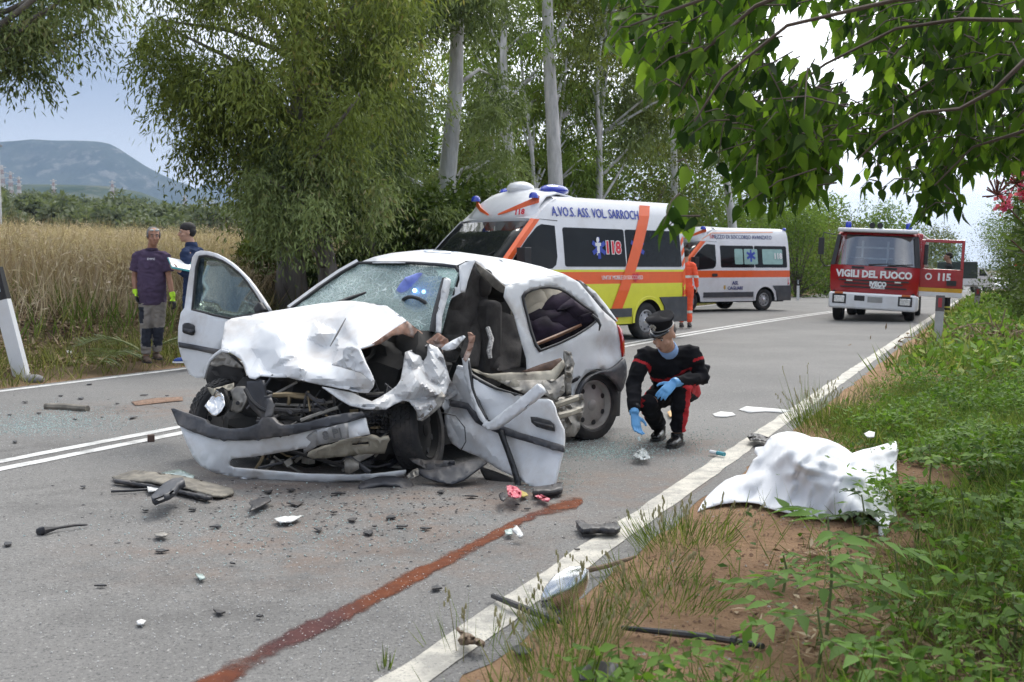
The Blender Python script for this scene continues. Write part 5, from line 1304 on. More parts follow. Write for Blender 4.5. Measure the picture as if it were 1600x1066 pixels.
wire('wiper', [(520, 478, 7.95), (545, 467, 8.0), (572, 457, 8.05)], [.02, .016, .008], BLK, ws_)
wire('front_pillar', [(452, 483, 8.42), (498, 449, 8.54), (530, 427, 8.62), (560, 410, 8.66)], .028, CARW2)
skin('front_pillar', Z2((368, 262), (384, 256), (412, 270), (400, 340), (385, 400), (356, 500), (350, 600), (320, 590), (322, 490), (345, 390)), [(694, 436, 7.8), (704, 438, 7.8), (688, 497, 7.62), (684, 519, 7.55), (690, 470, 7.7)], CARW2, step=6, cr=.015, f=.08, th=.02)
wire('pillar_seal', [(695, 436, 7.82), (688, 466, 7.74), (681, 492, 7.65), (675, 520, 7.58)], [.02, .026, .026, .02], BLK)
# torn flap of the door frame and roof rail over the driver's door
skin('door_frame_flap', Z2((462, 182), (500, 160), (548, 144), (560, 152), (540, 205), (515, 275), (500, 342), (472, 340), (466, 250)), [(718, 416, 7.9), (740, 407, 7.92), (726, 456, 7.8), (720, 450, 7.8)], CARW, step=6, cr=.012, f=.08, th=.012)
skin('roof_rail', Z2((556, 156), (585, 172), (660, 228), (757, 318), (748, 348), (690, 322), (640, 285), (590, 230)), [(742, 410, 7.98), (790, 452, 8.18), (774, 452, 8.15), (752, 431, 8.05)], BARE_, step=6, cr=.01, f=.08, th=.02)
skin('headlining', Z2((556, 165), (600, 238), (690, 325), (748, 350), (740, 400), (640, 420), (560, 380), (505, 345), (520, 270)), [(740, 412, 8.1), (790, 458, 8.5), (740, 470, 8.6), (730, 440, 8.3)], DARKF, step=10)

# bonnet, folded up and pushed back
BNO = Z1((365, 528), (400, 508), (520, 486), (640, 464), (750, 447), (850, 430), (960, 413), (1080, 400), (1140, 398), (1200, 405), (1280, 416), (1362, 430), (1420, 470), (1482, 520), (1440, 548), (1400, 582), (1365, 625), (1310, 655), (1250, 678), (1198, 692), (1212, 730), (1232, 780), (1262, 840), (1281, 885), (1276, 925), (1246, 962), (1195, 960), (1100, 940), (1000, 922), (880, 898), (750, 868), (660, 866), (580, 858), (548, 880), (512, 872), (495, 845), (484, 800), (462, 760), (420, 730), (380, 708), (338, 690), (346, 630), (354, 578))
BND = [(361, 499, 7.92), (475, 479, 8.05), (534, 471, 7.88), (564, 473, 7.75), (604, 479, 7.6), (635, 502, 7.35), (597, 535, 7.16), (564, 545, 7.02), (584, 593, 6.82), (579, 611, 6.86), (513, 603, 7.0), (450, 590, 7.12), (407, 588, 7.25), (385, 585, 7.4), (346, 545, 7.68), (350, 517, 7.82), (480, 530, 7.42), (440, 560, 7.22), (520, 570, 7.08), (540, 510, 7.4), (555, 560, 6.9), (470, 575, 7.02), (430, 520, 7.55), (525, 545, 7.3)]
BNC = BND + [(512, 545, 7.40), (527, 520, 7.46), (542, 495, 7.52), (528, 545, 7.18), (556, 505, 7.38), (500, 520, 7.36), (404, 560, 7.52), (430, 548, 7.40), (455, 543, 7.34), (466, 556, 7.28), (440, 572, 7.24), (415, 582, 7.36), (500, 590, 6.98), (480, 580, 7.10), (545, 560, 7.06), (530, 596, 6.92), (555, 590, 6.80), (560, 478, 7.62), (575, 495, 7.48), (590, 512, 7.30), (585, 490, 7.58), (620, 500, 7.36), (540, 470, 7.90), (490, 500, 7.74), (440, 500, 7.86), (400, 510, 7.84), (390, 545, 7.60), (370, 530, 7.76), (470, 597, 7.05), (560, 605, 6.80)]
bon = skin('bonnet', BNO, pwl(BNC, .3), CARW, step=4.5, cr=.004, f=.05, seed=5.3, th=.008, smooth=14)
wire('crease', [(516, 541, 7.20), (528, 520, 7.3), (540, 498, 7.44)], [.003, .006, .003], CHAR, bon)
skin('bonnet_underside', Z1((1482, 520), (1579, 595), (1560, 640), (1460, 600), (1395, 610), (1320, 660), (1200, 700), (1300, 640), (1380, 585)), [(635, 502, 7.36), (660, 521, 7.5), (614, 525, 7.2), (564, 547, 7.05)], RUST, step=7, cr=.01, f=.06)
skin('bonnet_fold', Z1((1090, 700), (1130, 668), (1190, 700), (1230, 790), (1275, 860), (1270, 900), (1200, 840), (1110, 815), (1020, 790), (1090, 750)), [(537, 548, 6.86), (561, 548, 6.86), (582, 590, 6.70), (520, 570, 6.9)], CARW2, step=5, cr=.02, f=.09, seed=2., th=.006)

# open front right door (seen at the left of the car)
RDO = Z1((155, 200), (168, 130), (190, 98), (222, 86), (262, 90), (310, 104), (360, 130), (410, 163), (455, 205), (505, 255), (545, 305), (600, 385), (648, 462), (560, 500), (480, 540), (380, 600), (345, 690), (310, 740), (270, 800), (235, 870), (195, 872), (150, 848), (118, 780), (92, 710), (80, 650), (82, 560), (98, 470), (120, 442), (136, 320))
RWN = Z1((206, 122), (250, 118), (300, 130), (350, 150), (400, 180), (450, 222), (500, 280), (560, 368), (618, 462), (520, 482), (400, 505), (280, 480), (160, 450), (172, 340), (186, 190))
RDD = [(425, 487, 8.40), (350, 545, 8.62), (281, 512, 8.9), (300, 585, 8.82), (305, 400, 8.98), (360, 410, 8.7), (300, 460, 8.92)]
rd = skin('door', RDO, RDD, CARW, holes=[RWN], step=8, th=.03, cr=.006, f=.02, label='open right front door, unbroken window')
fn = tps(RDD)
m_, k_, o_, p_, vec_ = newmat('dusty side glass')
p_.inputs['Base Color'].default_value = (.35, .42, .40, 1); p_.inputs['Roughness'].default_value = .05
tr_ = k_.n('ShaderNodeBsdfTransparent'); tr_.inputs[0].default_value = (.60, .68, .64, 1); gl_ = k_.n('ShaderNodeBsdfGlossy'); gl_.inputs['Roughness'].default_value = .03; ms_ = k_.n('ShaderNodeMixShader'); fr_ = k_.n('ShaderNodeFresnel'); fr_.inputs[0].default_value = 1.5
k_.L.new(k_.math('ADD', k_.math('MULTIPLY', fr_.outputs[0], .7), .06, True), ms_.inputs[0]); k_.L.new(tr_.outputs[0], ms_.inputs[1]); k_.L.new(gl_.outputs[0], ms_.inputs[2]); k_.L.new(ms_.outputs[0], o_.inputs[0])
SGL = m_
skin('door_window', [(p[0] + (p[0] - 350) * .02, p[1] + (p[1] - 450) * .02) for p in RWN], lambda u, v: fn(u, v) + .004, SGL, rd, step=20, th=.004)
cl_ = RWN + [RWN[0]]; wire('window_seal', [(p[0], p[1], fn(*p) - .012) for p in cl_], .011, BLK, rd)
skin('handle_recess', Z1((105, 545), (115, 535), (165, 540), (175, 552), (172, 605), (160, 610), (112, 595), (104, 585)), lambda u, v: fn(u, v) - .02, BLK, rd, step=6, th=.02)
skin('door_handle', Z1((108, 565), (170, 572), (170, 592), (110, 584)), lambda u, v: fn(u, v) - .045, CHAR, rd, step=6, th=.02)
skin('trim_strip', Z1((79, 650), (200, 672), (330, 696), (312, 728), (200, 702), (84, 682)), lambda u, v: fn(u, v) - .025, GRB, rd, step=7, th=.02)
skin('mirror_base', Z1((555, 440), (585, 405), (620, 460), (560, 470)), lambda u, v: fn(u, v) - .05, BLK, rd, step=5, th=.05)

# right front wing arch and crushed lamp
skin('wing_lip', Z1((338, 692), (300, 720), (262, 760), (240, 810), (230, 868), (236, 880), (250, 830), (272, 770), (310, 735), (345, 712), (385, 716), (380, 705)), [(346, 545, 7.65), (320, 575, 7.75), (318, 590, 7.8), (356, 550, 7.6)], CARW, step=5, th=.012)
skin('wing_liner', Z1((345, 705), (425, 735), (470, 790), (492, 850), (480, 950), (420, 980), (330, 960), (262, 930), (244, 880), (262, 790), (300, 735)), [(346, 548, 8.0), (385, 585, 7.7), (340, 610, 7.95), (325, 590, 8.05)], UNDER, step=9, cr=.05, f=.05)
skin('torn_bracket', Z1((300, 735), (345, 715), (380, 725), (420, 760), (478, 812), (410, 805), (350, 790), (310, 800), (270, 790)), [(336, 553, 7.75), (381, 575, 7.55), (340, 570, 7.7)], BARE_, step=5, cr=.03, f=.09)
skin('lamp_reflector', Z3((272, 292), (300, 255), (340, 200), (362, 190), (388, 232), (396, 285), (372, 325), (340, 352), (312, 345)), [(320, 634, 7.22), (340, 609, 7.22), (350, 632, 7.12), (334, 622, 7.3)], CHR, step=4, cr=.02, f=.12, th=.006)
skin('lamp_housing', Z3((345, 185), (400, 190), (415, 240), (410, 300), (380, 345), (345, 356), (385, 310), (398, 260), (380, 215)), [(340, 607, 7.24), (355, 630, 7.2), (340, 650, 7.2)], DARKF, step=5, th=.04)
skin('strut_plate', Z3((432, 200), (470, 170), (520, 172), (532, 215), (528, 262), (500, 318), (470, 332), (432, 318), (448, 260)), [(362, 612, 7.3), (386, 612, 7.26), (375, 644, 7.22)], BARE_, step=5, cr=.015, f=.1, th=.012)
wire('bolt_hole', [at_ for at_ in ((371, 630, 7.20), (371.5, 630, 7.19))], .014, BLK)
skin('torn_bracket', Z3((290, 175), (330, 185), (400, 165), (450, 150), (450, 190), (410, 200), (380, 195), (345, 195), (320, 230), (300, 200)), [(325, 607, 7.3), (365, 601, 7.35), (350, 610, 7.3)], BEIG, step=5, cr=.03, f=.1)

# engine bay: near-black fill for the cavity's shade, with pipes, beams, radiator
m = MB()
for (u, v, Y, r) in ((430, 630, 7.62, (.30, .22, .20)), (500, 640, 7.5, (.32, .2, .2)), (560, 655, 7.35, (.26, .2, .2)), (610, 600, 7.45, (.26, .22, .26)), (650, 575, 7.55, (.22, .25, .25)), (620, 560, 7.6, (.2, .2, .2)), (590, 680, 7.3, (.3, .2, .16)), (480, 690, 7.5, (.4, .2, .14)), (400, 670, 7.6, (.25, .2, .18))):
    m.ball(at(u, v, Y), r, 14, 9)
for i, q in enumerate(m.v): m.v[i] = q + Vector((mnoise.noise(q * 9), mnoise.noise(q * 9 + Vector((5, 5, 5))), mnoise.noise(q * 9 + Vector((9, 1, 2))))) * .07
m.build('engine_bay_shade_fill', DARKF, wreck, world=True, smooth=30)
skin('radiator_shroud', Z3((538, 140), (632, 134), (650, 240), (682, 300), (640, 392), (600, 340), (560, 300), (530, 210)), [(388, 596, 7.18), (412, 594, 7.14), (420, 650, 7.1), (395, 640, 7.15)], CHAR, step=7, th=.03)
wire('engine_pipe', [(427, 618, 7.12), (450, 617, 7.1), (475, 620, 7.08), (496, 625, 7.08)], [.016, .018, .02, .012], BRZ)
wire('engine_pipe', [(452, 616, 7.1), (452, 624, 7.09), (451, 632, 7.1)], .012, BRZ)
wire('coolant_hose', [(383, 608, 7.05), (392, 625, 7.02), (405, 637, 7.0), (425, 647, 7.02)], .013, BLK)
for pts, r, mt in (([(430, 640, 7.1), (470, 642, 7.05), (512, 640, 7.02)], .014, CHAR), ([(470, 657, 6.98), (500, 646, 6.98), (528, 637, 7.0)], .012, BARE_), ([(430, 632, 7.12), (480, 634, 7.08), (520, 628, 7.05)], .010, BARE_), ([(440, 650, 7.06), (490, 660, 7.0), (540, 650, 7.0)], .018, DARKF)): wire('engine_rod', pts, r, mt)
m = MB()
for j in range(5):
    for i in range(11):
        u, v = 578 + i * 6.6, 648 + j * 6.2 + i * .4; m.box(at(u, v, 7.12 + .02 * random.random()), (.024 * random.uniform(.5, 1.2), .05, .02 * random.uniform(.5, 1.2)), Matrix.Rotation(random.uniform(-.5, .5), 3, 'Y'))
m.box(at(610, 660, 7.22), (.34, .1, .16)); r_ = m.build('gearbox', pm('dusty black casting', (.03, .029, .028), .6, .3, var=.5, vs=20, dirt=(.2, .19, .18), da=.6, ds=20), wreck, world=True, bevel=.004, smooth=0); r_['kind'] = 'stuff'
LB = Z3((900, 585), (960, 555), (1100, 505), (1200, 482), (1290, 474), (1345, 490), (1392, 478), (1398, 500), (1380, 540), (1370, 575), (1280, 572), (1150, 585), (1000, 604), (930, 602))
skin('cross_member', LB, [(485, 708, 6.85), (575, 683, 6.82), (605, 690, 6.86), (520, 708, 6.84)], BEIG, step=6, cr=.02, f=.07, th=.03, holes=[Z3((1168, 512), (1275, 506), (1280, 530), (1170, 534))])
wire('tow_rod', [(455, 705, 6.95), (500, 718, 6.9), (545, 731, 6.86)], .012, UNDER)
wire('control_arm', [(536, 706, 6.9), (555, 722, 6.86), (578, 738, 6.84)], [.02, .016, .014], CHAR)
m = MB().lathe([(.045, 0), (.05, .03), (.03, .06), (.02, .08)], at(540, 728, 6.84), 'X', 14); m.build('hub_bolt', BARE_, wreck, world=True)
wire('arm_bush', [(540, 726, 6.86), (562, 716, 6.9), (583, 706, 6.95)], [.03, .024, .02], BARE_)

# front bumper, half torn off
BUD = [(270, 640, 7.38), (300, 690, 7.22), (330, 730, 7.12), (360, 690, 6.98), (430, 680, 6.82), (520, 665, 6.72), (575, 665, 6.78), (430, 745, 7.02), (520, 754, 6.94), (640, 740, 7.06), (300, 650, 7.32), (350, 668, 7.05), (560, 650, 6.85)]
bfn = tps(BUD)
BWH = Z3((122, 408), (200, 440), (330, 480), (450, 494), (560, 489), (740, 465), (900, 440), (1150, 384), (1255, 365), (1268, 420), (1280, 462), (1150, 488), (900, 540), (740, 570), (560, 600), (440, 610), (422, 632), (424, 655), (450, 668), (620, 682), (880, 706), (1170, 712), (1300, 706), (1500, 682), (1492, 716), (1200, 747), (1040, 757), (880, 762), (640, 748), (460, 722), (330, 694), (250, 655), (205, 600), (170, 530), (146, 470))
bump_ = skin('front_bumper', BWH, lambda u, v: bfn(u, v) + .10 * max(0, (v - 690) / 60) * 0, CARW, step=6, cr=.012, f=.05, seed=8., th=.012)
BDK = Z3((75, 308), (92, 306), (130, 322), (200, 345), (280, 374), (300, 398), (360, 418), (430, 430), (500, 428), (570, 414), (610, 395), (632, 362), (690, 360), (720, 395), (745, 408), (820, 402), (920, 385), (1030, 358), (1120, 340), (1235, 330), (1250, 348), (1150, 388), (950, 432), (750, 472), (560, 496), (450, 502), (330, 490), (200, 450), (122, 414))
skin('bumper_trim', BDK, lambda u, v: bfn(u, v) - .03, GRB, bump_, step=6, cr=.006, f=.05, th=.035)
skin('bumper_bracket', Z3((655, 250), (680, 244), (700, 290), (685, 362), (636, 366), (650, 320)), [(420, 624, 6.9), (428, 634, 6.88), (418, 652, 6.84)], GRB, bump_, step=5, th=.03)
pt = pm('bent grey plate', (.33, .33, .33), .4, .2, var=.15, vs=9, dirt=(.1, .09, .08), da=.6, ds=5)
pfn = lambda u, v: bfn(u, v) - .05
skin('number_plate', Z3((955, 437), (1145, 394), (1152, 484), (962, 530)), pfn, pt, bump_, step=8, cr=.01, f=.06)
skin('number_plate', Z3((868, 500), (900, 470), (952, 438), (962, 530), (930, 555), (880, 578)), lambda u, v: pfn(u, v) + .001 * (505 - u) * 2, pt, bump_, step=7, cr=.012, f=.09)
Pp = at(519, 679, pfn(519, 679) - .012); ex = at(540, 674.5, pfn(540, 674.5)) - at(500, 683.5, pfn(500, 683.5))
text_obj('lettering', '8 PJ', .075, Matrix.Translation(wreck.location).inverted() @ frame(Pp, ex, (0, 0, 1)), pm('plate print', (.10, .10, .10), .5), bump_, bold=.001)
skin('bumper_blade', Z4((0, 800), (40, 770), (120, 745), (220, 742), (330, 765), (345, 800), (310, 830), (300, 870), (262, 880), (246, 868), (268, 830), (258, 800), (160, 790), (60, 810), (10, 826)), [(560, 765, 6.72), (620, 748, 6.86), (640, 760, 6.82), (625, 778, 6.62)], GRB, step=6, cr=.02, f=.06, th=.015)

# crushed left wing and slam panel
FND = [(633, 550, 7.30), (671, 538, 7.38), (697, 575, 7.34), (690, 620, 7.12), (656, 654, 7.0), (634, 626, 6.98), (598, 641, 6.88), (548, 632, 6.84), (505, 606, 6.95), (625, 600, 7.05), (660, 600, 7.02)]
FNC = FND + [(645, 565, 7.12), (660, 572, 7.30), (676, 562, 7.22), (650, 590, 7.0), (668, 592, 7.22), (684, 590, 7.16), (642, 612, 6.92), (660, 622, 7.12), (674, 612, 7.0), (640, 580, 7.14), (688, 605, 7.22), (655, 640, 6.92), (616, 618, 7.0), (585, 634, 6.82), (560, 622, 6.92), (662, 552, 7.42), (634, 600, 7.0)]
skin('crushed_wing', [(633, 551), (650, 544), (671, 538), (684, 544), (692, 556), (698, 575), (703, 596), (696, 616), (684, 632), (668, 648), (655, 657), (651, 642), (640, 628), (630, 626), (616, 632), (603, 640), (588, 640), (570, 639), (547, 634), (530, 624), (516, 614), (503, 605), (530, 610), (552, 615), (566, 622), (581, 628), (596, 620), (608, 612), (620, 603), (626, 594), (630, 572)], pwl(FNC, .2), CARW2, step=4.5, cr=.006, f=.06, seed=4.4, th=.008, smooth=14)
skin('crushed_wing', [(650, 640), (660, 632), (676, 628), (690, 612), (697, 620), (690, 634), (672, 650), (660, 658), (652, 656)], [(650, 640, 6.98), (697, 620, 7.1), (660, 658, 6.98)], BARE_, step=5, cr=.03, f=.09)
skin('inner_wing', [(634, 548), (665, 535), (684, 520), (700, 530), (705, 548), (690, 552), (672, 540), (650, 546), (634, 556)], [(634, 550, 7.4), (684, 520, 7.5), (705, 548, 7.5)], RUST, step=5, cr=.03, f=.09)
skin('torn_pillar_sheet', Z2((352, 692), (380, 665), (425, 640), (492, 608), (503, 618), (470, 655), (440, 692), (385, 702)), [(690, 545, 7.3), (724, 525, 7.34), (711, 545, 7.3)], CARW, step=5, cr=.02, f=.09)
skin('torn_pillar_sheet', Z2((516, 590), (535, 592), (563, 612), (552, 660), (532, 725), (505, 772), (488, 758), (510, 700), (526, 645)), [(732, 520, 7.22), (741, 525, 7.22), (726, 565, 7.12)], RUST, step=5, cr=.02, f=.09, th=.012)
skin('door_hinge_box', Z2((362, 700), (440, 690), (500, 620), (470, 720), (440, 780), (385, 770)), [(692, 548, 7.36), (724, 530, 7.42), (705, 566, 7.36)], DARKF, step=6, cr=.03, f=.08)
skin('crushed_wing', Z4((480, 10), (540, 40), (570, 130), (630, 215), (560, 260), (590, 290), (540, 330), (520, 300), (545, 200), (530, 120), (500, 70)), [(682, 564, 7.4), (717, 612, 7.4), (692, 640, 7.3)], CARW2, step=5, cr=.04, f=.06, seed=1.1)

# torn-open driver's door
LDO = Z4((620, 45), (660, 52), (700, 75), (712, 108), (780, 150), (860, 188), (940, 215), (1020, 236), (1110, 254), (1180, 254), (1208, 266), (1230, 310), (1238, 350), (1262, 400), (1284, 445), (1288, 500), (1284, 570), (1262, 650), (1240, 740), (1228, 795), (1205, 826), (1170, 832), (1090, 802), (1000, 752), (880, 692), (760, 612), (700, 590), (640, 566), (590, 530), (560, 460), (545, 400), (540, 340), (560, 250), (590, 150))
LDD = [(705, 575, 7.42), (698, 650, 7.36), (720, 700, 7.32), (780, 610, 7.18), (780, 680, 7.1), (842, 624, 6.98), (881, 680, 6.84), (866, 755, 6.72), (810, 745, 6.92), (735, 650, 7.28), (722, 620, 7.40)]
ld = skin('door', LDO, pwl(LDD + [(718, 640, 7.46), (730, 672, 7.22), (745, 620, 7.22), (750, 690, 7.16), (712, 600, 7.46), (800, 630, 7.10), (830, 690, 6.98), (795, 705, 7.05)], .45), CARW, step=6, cr=.004, f=.03, seed=2.2, th=.02, smooth=16, label='torn driver door hanging down to the road')
lfn0 = tps(LDD); lfn = lambda u, v: lfn0(u, v) - .028
skin('trim_strip', Z4((580, 262), (640, 272), (690, 284), (720, 322), (770, 362), (830, 392), (900, 422), (1000, 462), (1100, 490), (1200, 522), (1284, 546), (1282, 586), (1190, 562), (1100, 536), (1000, 506), (900, 476), (810, 442), (740, 402), (700, 350), (680, 318), (630, 306), (572, 298)), lambda u, v: lfn(u, v) - .004, GRB, ld, step=6, th=.022, cr=.006, f=.05)
skin('door_handle', Z4((1080, 366), (1120, 368), (1192, 388), (1220, 412), (1224, 456), (1180, 448), (1118, 430), (1086, 402)), lambda u, v: lfn(u, v) - .002, BLK, ld, step=6, th=.02)
skin('handle_grip', Z4((1098, 392), (1212, 420), (1214, 436), (1108, 410)), lambda u, v: lfn(u, v) - .025, CHAR, ld, step=6, th=.02)
skin('belt_seal', Z4((700, 92), (760, 128), (860, 180), (1020, 230), (1035, 240), (860, 196), (760, 146), (708, 110)), lambda u, v: lfn(u, v) - .006, BLK, ld, step=6, th=.03)
skin('seal_strip', Z4((872, 452), (906, 450), (926, 520), (960, 610), (988, 690), (1012, 780), (1014, 830), (992, 828), (980, 770), (958, 690), (928, 600), (898, 520)), lambda u, v: lfn(u, v) - .03, BLK, ld, step=6, th=.015)
skin('window_frame', Z4((782, 420), (800, 398), (832, 396), (880, 362), (960, 300), (1060, 218), (1128, 160), (1150, 182), (1166, 212), (1080, 284), (1000, 346), (920, 404), (862, 442), (815, 448)), lambda u, v: lfn(u, v) - .10 - .0012 * max(0, u - 770), CARW, ld, step=5, cr=.006, f=.09, th=.03)
skin('window_frame', Z4((652, 0), (672, -8), (690, 2), (690, 60), (712, 190), (752, 300), (806, 392), (800, 420), (770, 396), (726, 310), (690, 200), (662, 80)), lambda u, v: lfn(u, v) - .10 + .0009 * max(0, 660 - v), CARW2, ld, step=5, cr=.006, f=.09, th=.02)
skin('frame_seal', Z4((690, 2), (700, 60), (722, 180), (762, 290), (806, 372), (800, 392), (752, 300), (712, 190), (692, 80)), lambda u, v: lfn(u, v) - .095 + .0009 * max(0, 660 - v), BLK, ld, step=5, th=.02)
wire('cable', [(690, 645, 7.15), (712, 650, 7.1), (726, 668, 7.08), (728, 690, 7.08), (720, 704, 7.1)], .0035, BLK, ld)
# inside of the door and the sill behind it
skin('door_inner', Z2((530, 815), (580, 828), (640, 850), (760, 845), (900, 840), (1035, 830), (1108, 762), (1118, 790), (1060, 882), (1010, 960), (860, 950), (700, 885), (600, 850)), [(734, 577, 7.50), (762, 585, 7.45), (863, 580, 7.28), (881, 563, 7.3), (868, 594, 7.22), (800, 600, 7.3)], BEIG, step=7, cr=.02, f=.06, th=.02)
skin('door_inner', Z2((700, 890), (1060, 885), (1110, 850), (1115, 960), (1060, 1010), (960, 960), (860, 965)), [(777, 596, 7.36), (880, 585, 7.2), (880, 615, 7.1), (820, 612, 7.2)], BARE_, step=7, cr=.04, f=.06, th=.01)
skin('wood_trim', Z2((850, 832), (960, 790), (1090, 748), (1100, 762), (1040, 820), (900, 838)), [(815, 581, 7.45), (876, 560, 7.36), (860, 578, 7.36)], pm('brown door card', (.13, .075, .05), .6, var=.3, vs=20), step=7)
skin('latch_post', Z2((1108, 700), (1150, 712), (1175, 785), (1160, 830), (1150, 960), (1128, 965), (1112, 880), (1118, 790)), [(881, 548, 7.5), (896, 570, 7.48), (888, 612, 7.4)], BARE_, step=5, cr=.03, f=.09, th=.02)
skin('crumpled_inner_sheet', Z4((1225, 250), (1320, 235), (1400, 222), (1412, 260), (1408, 330), (1388, 380), (1384, 440), (1350, 490), (1295, 488), (1290, 440), (1262, 392), (1240, 340)), [(868, 622, 7.35), (912, 616, 7.5), (910, 642, 7.45), (884, 682, 7.3)], BARE_, step=5, cr=.06, f=.06, th=.006)
wire('door_beam', [(868, 634, 7.1), (885, 628, 7.14), (902, 622, 7.2)], .02, BEIG); wire('door_beam', [(872, 650, 7.05), (890, 646, 7.1), (905, 640, 7.2)], .02, BEIG)

# interior: floor, seats, rear bench with garments, airbag cloth, far side dark
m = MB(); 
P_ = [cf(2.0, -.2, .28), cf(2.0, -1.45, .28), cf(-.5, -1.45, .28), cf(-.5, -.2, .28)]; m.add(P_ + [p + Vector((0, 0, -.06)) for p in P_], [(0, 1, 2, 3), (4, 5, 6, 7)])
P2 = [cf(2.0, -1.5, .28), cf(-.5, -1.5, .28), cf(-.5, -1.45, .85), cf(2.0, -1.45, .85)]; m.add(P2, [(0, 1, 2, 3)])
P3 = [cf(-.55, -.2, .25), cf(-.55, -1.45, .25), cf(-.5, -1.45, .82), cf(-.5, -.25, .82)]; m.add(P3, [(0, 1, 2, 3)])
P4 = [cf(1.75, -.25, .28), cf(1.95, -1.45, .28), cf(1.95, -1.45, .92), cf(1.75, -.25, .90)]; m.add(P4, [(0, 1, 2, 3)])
m.build('cabin_tub', DARKF, wreck, world=True, smooth=0)
def seat(a, b, w, zb, ht, tilt):
    m = MB(); M = Matrix.Translation(cf(a, b, zb)) @ Matrix.Rotation(zang, 4, 'Z')
    s0 = len(m.v); m.box((.18, 0, .10), (.52, w, .2)); m.box((-.12, 0, .45), (.17, w, .62), Matrix.Rotation(-tilt, 3, 'Y'), .82)
    if ht: m.box((-.12 - .33 * math.sin(tilt), 0, .88), (.10, w * .5, .2), Matrix.Rotation(-tilt, 3, 'Y'))
    m.xf(M, s0); return m.build('seat', CLOTH, wreck, world=True, bevel=.05, bseg=3)
seat(1.05, -.42, .50, .32, True, .12); seat(.95, -1.12, .50, .32, True, .3); seat(.18, -.78, 1.15, .34, False, .35)
skin('curtain_airbag', Z2((560, 172), (600, 235), (635, 300), (640, 420), (632, 520), (600, 640), (580, 800), (545, 800), (500, 790), (440, 690), (400, 640), (360, 600), (370, 480), (420, 380), (480, 345), (505, 345), (530, 260)), [(745, 414, 8.1), (760, 450, 8.25), (750, 560, 7.95), (695, 520, 7.9), (725, 460, 8.0), (720, 560, 7.75)], CLOTH, step=9, cr=.05, f=.025, seed=6., th=.01)
wire('seat_belt', [(762, 512, 7.95), (768, 530, 7.9), (764, 548, 7.86), (766, 560, 7.85)], [.016, .018, .018, .014], pm('frayed pale strap', (.42, .40, .38), .8, var=.5, vs=60))
skin('seat_side', Z2((650, 440), (700, 450), (800, 490), (830, 560), (850, 650), (840, 800), (700, 830), (650, 800), (640, 600)), [(765, 482, 8.3), (803, 494, 8.35), (812, 570, 8.1), (770, 575, 8.0)], CLOTH, step=10, cr=.05, f=.03, seed=2.)
m = MB()
for (u, v, Y, r) in ((835, 476, 8.95, (.16, .12, .13)), (858, 466, 9.0, (.14, .12, .10)), (872, 464, 9.05, (.10, .1, .09)), (842, 490, 8.9, (.14, .1, .10))): m.ball(at(u, v, Y), r, 14, 9)
for i, q in enumerate(m.v): m.v[i] = q + Vector((1, 1, 1)) * (mnoise.noise(q * 12) * .05)
m.build('burst_airbag', pm('airbag cloth', (.52, .46, .36), .9, var=.15, vs=9, bump=.3, bs=30), wreck, world=True, smooth=60)
m = MB()
for (u, v, Y, r) in ((880, 482, 8.9, (.16, .14, .12)), (900, 492, 8.8, (.16, .12, .12)), (915, 500, 8.75, (.12, .1, .08)), (870, 505, 8.8, (.28, .14, .11)), (850, 520, 8.7, (.2, .12, .1))): m.ball(at(u, v, Y), r, 14, 9)
for i, q in enumerate(m.v): m.v[i] = q + Vector((1, 1, 1)) * (mnoise.noise(q * 10) * .06)
m.build('dark_garment', pm('dark purple cloth', (.020, .012, .024), .95, var=.5, vs=7, bump=.3, bs=30), wreck, world=True, smooth=60)
m = MB().ball(at(657, 456, 8.13), (.17, .04, .13), 24, 16)  # added blue shape behind the glass, stands in for a reflected blue light
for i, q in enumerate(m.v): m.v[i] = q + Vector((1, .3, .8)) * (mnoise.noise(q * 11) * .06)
m.build('blue_reflection', pm('added blue reflection', (.26, .33, .95), .3, var=.3, vs=14, trans=.3), wreck, world=True)
m = MB().ball(at(648, 454, 8.06), .014, 10, 6); m.ball(at(662, 456, 8.04), .014, 10, 6); lb_ = m.build('blue_reflection_spots', pm('glowing reflection spots', (.3, .5, 1.), .3, emit=(.25, .45, 1.), es=9.), wreck, world=True); lb_['kind'] = 'stuff'  # added glowing dots for the reflection's bright spots, no lamp sits here
skin('dashboard', [(470, 492), (560, 505), (640, 520), (690, 530), (690, 580), (600, 560), (480, 530)], [(470, 492, 8.5), (560, 505, 8.3), (690, 530, 7.9), (690, 580, 7.8), (480, 530, 8.4)], CHAR, step=16, th=.05)
m = MB().lathe([(.18 + .014 * math.cos(a), .014 * math.sin(a)) for a in np.linspace(0, 6.283, 9)], (0, 0, 0), 'X', 22, caps=False); m.xf(Matrix.Translation(at(655, 500, 8.05)) @ Matrix.Rotation(zang, 4, 'Z') @ Matrix.Rotation(R(25), 4, 'Y')); m.build('steering_wheel', BLK, wreck, world=True)
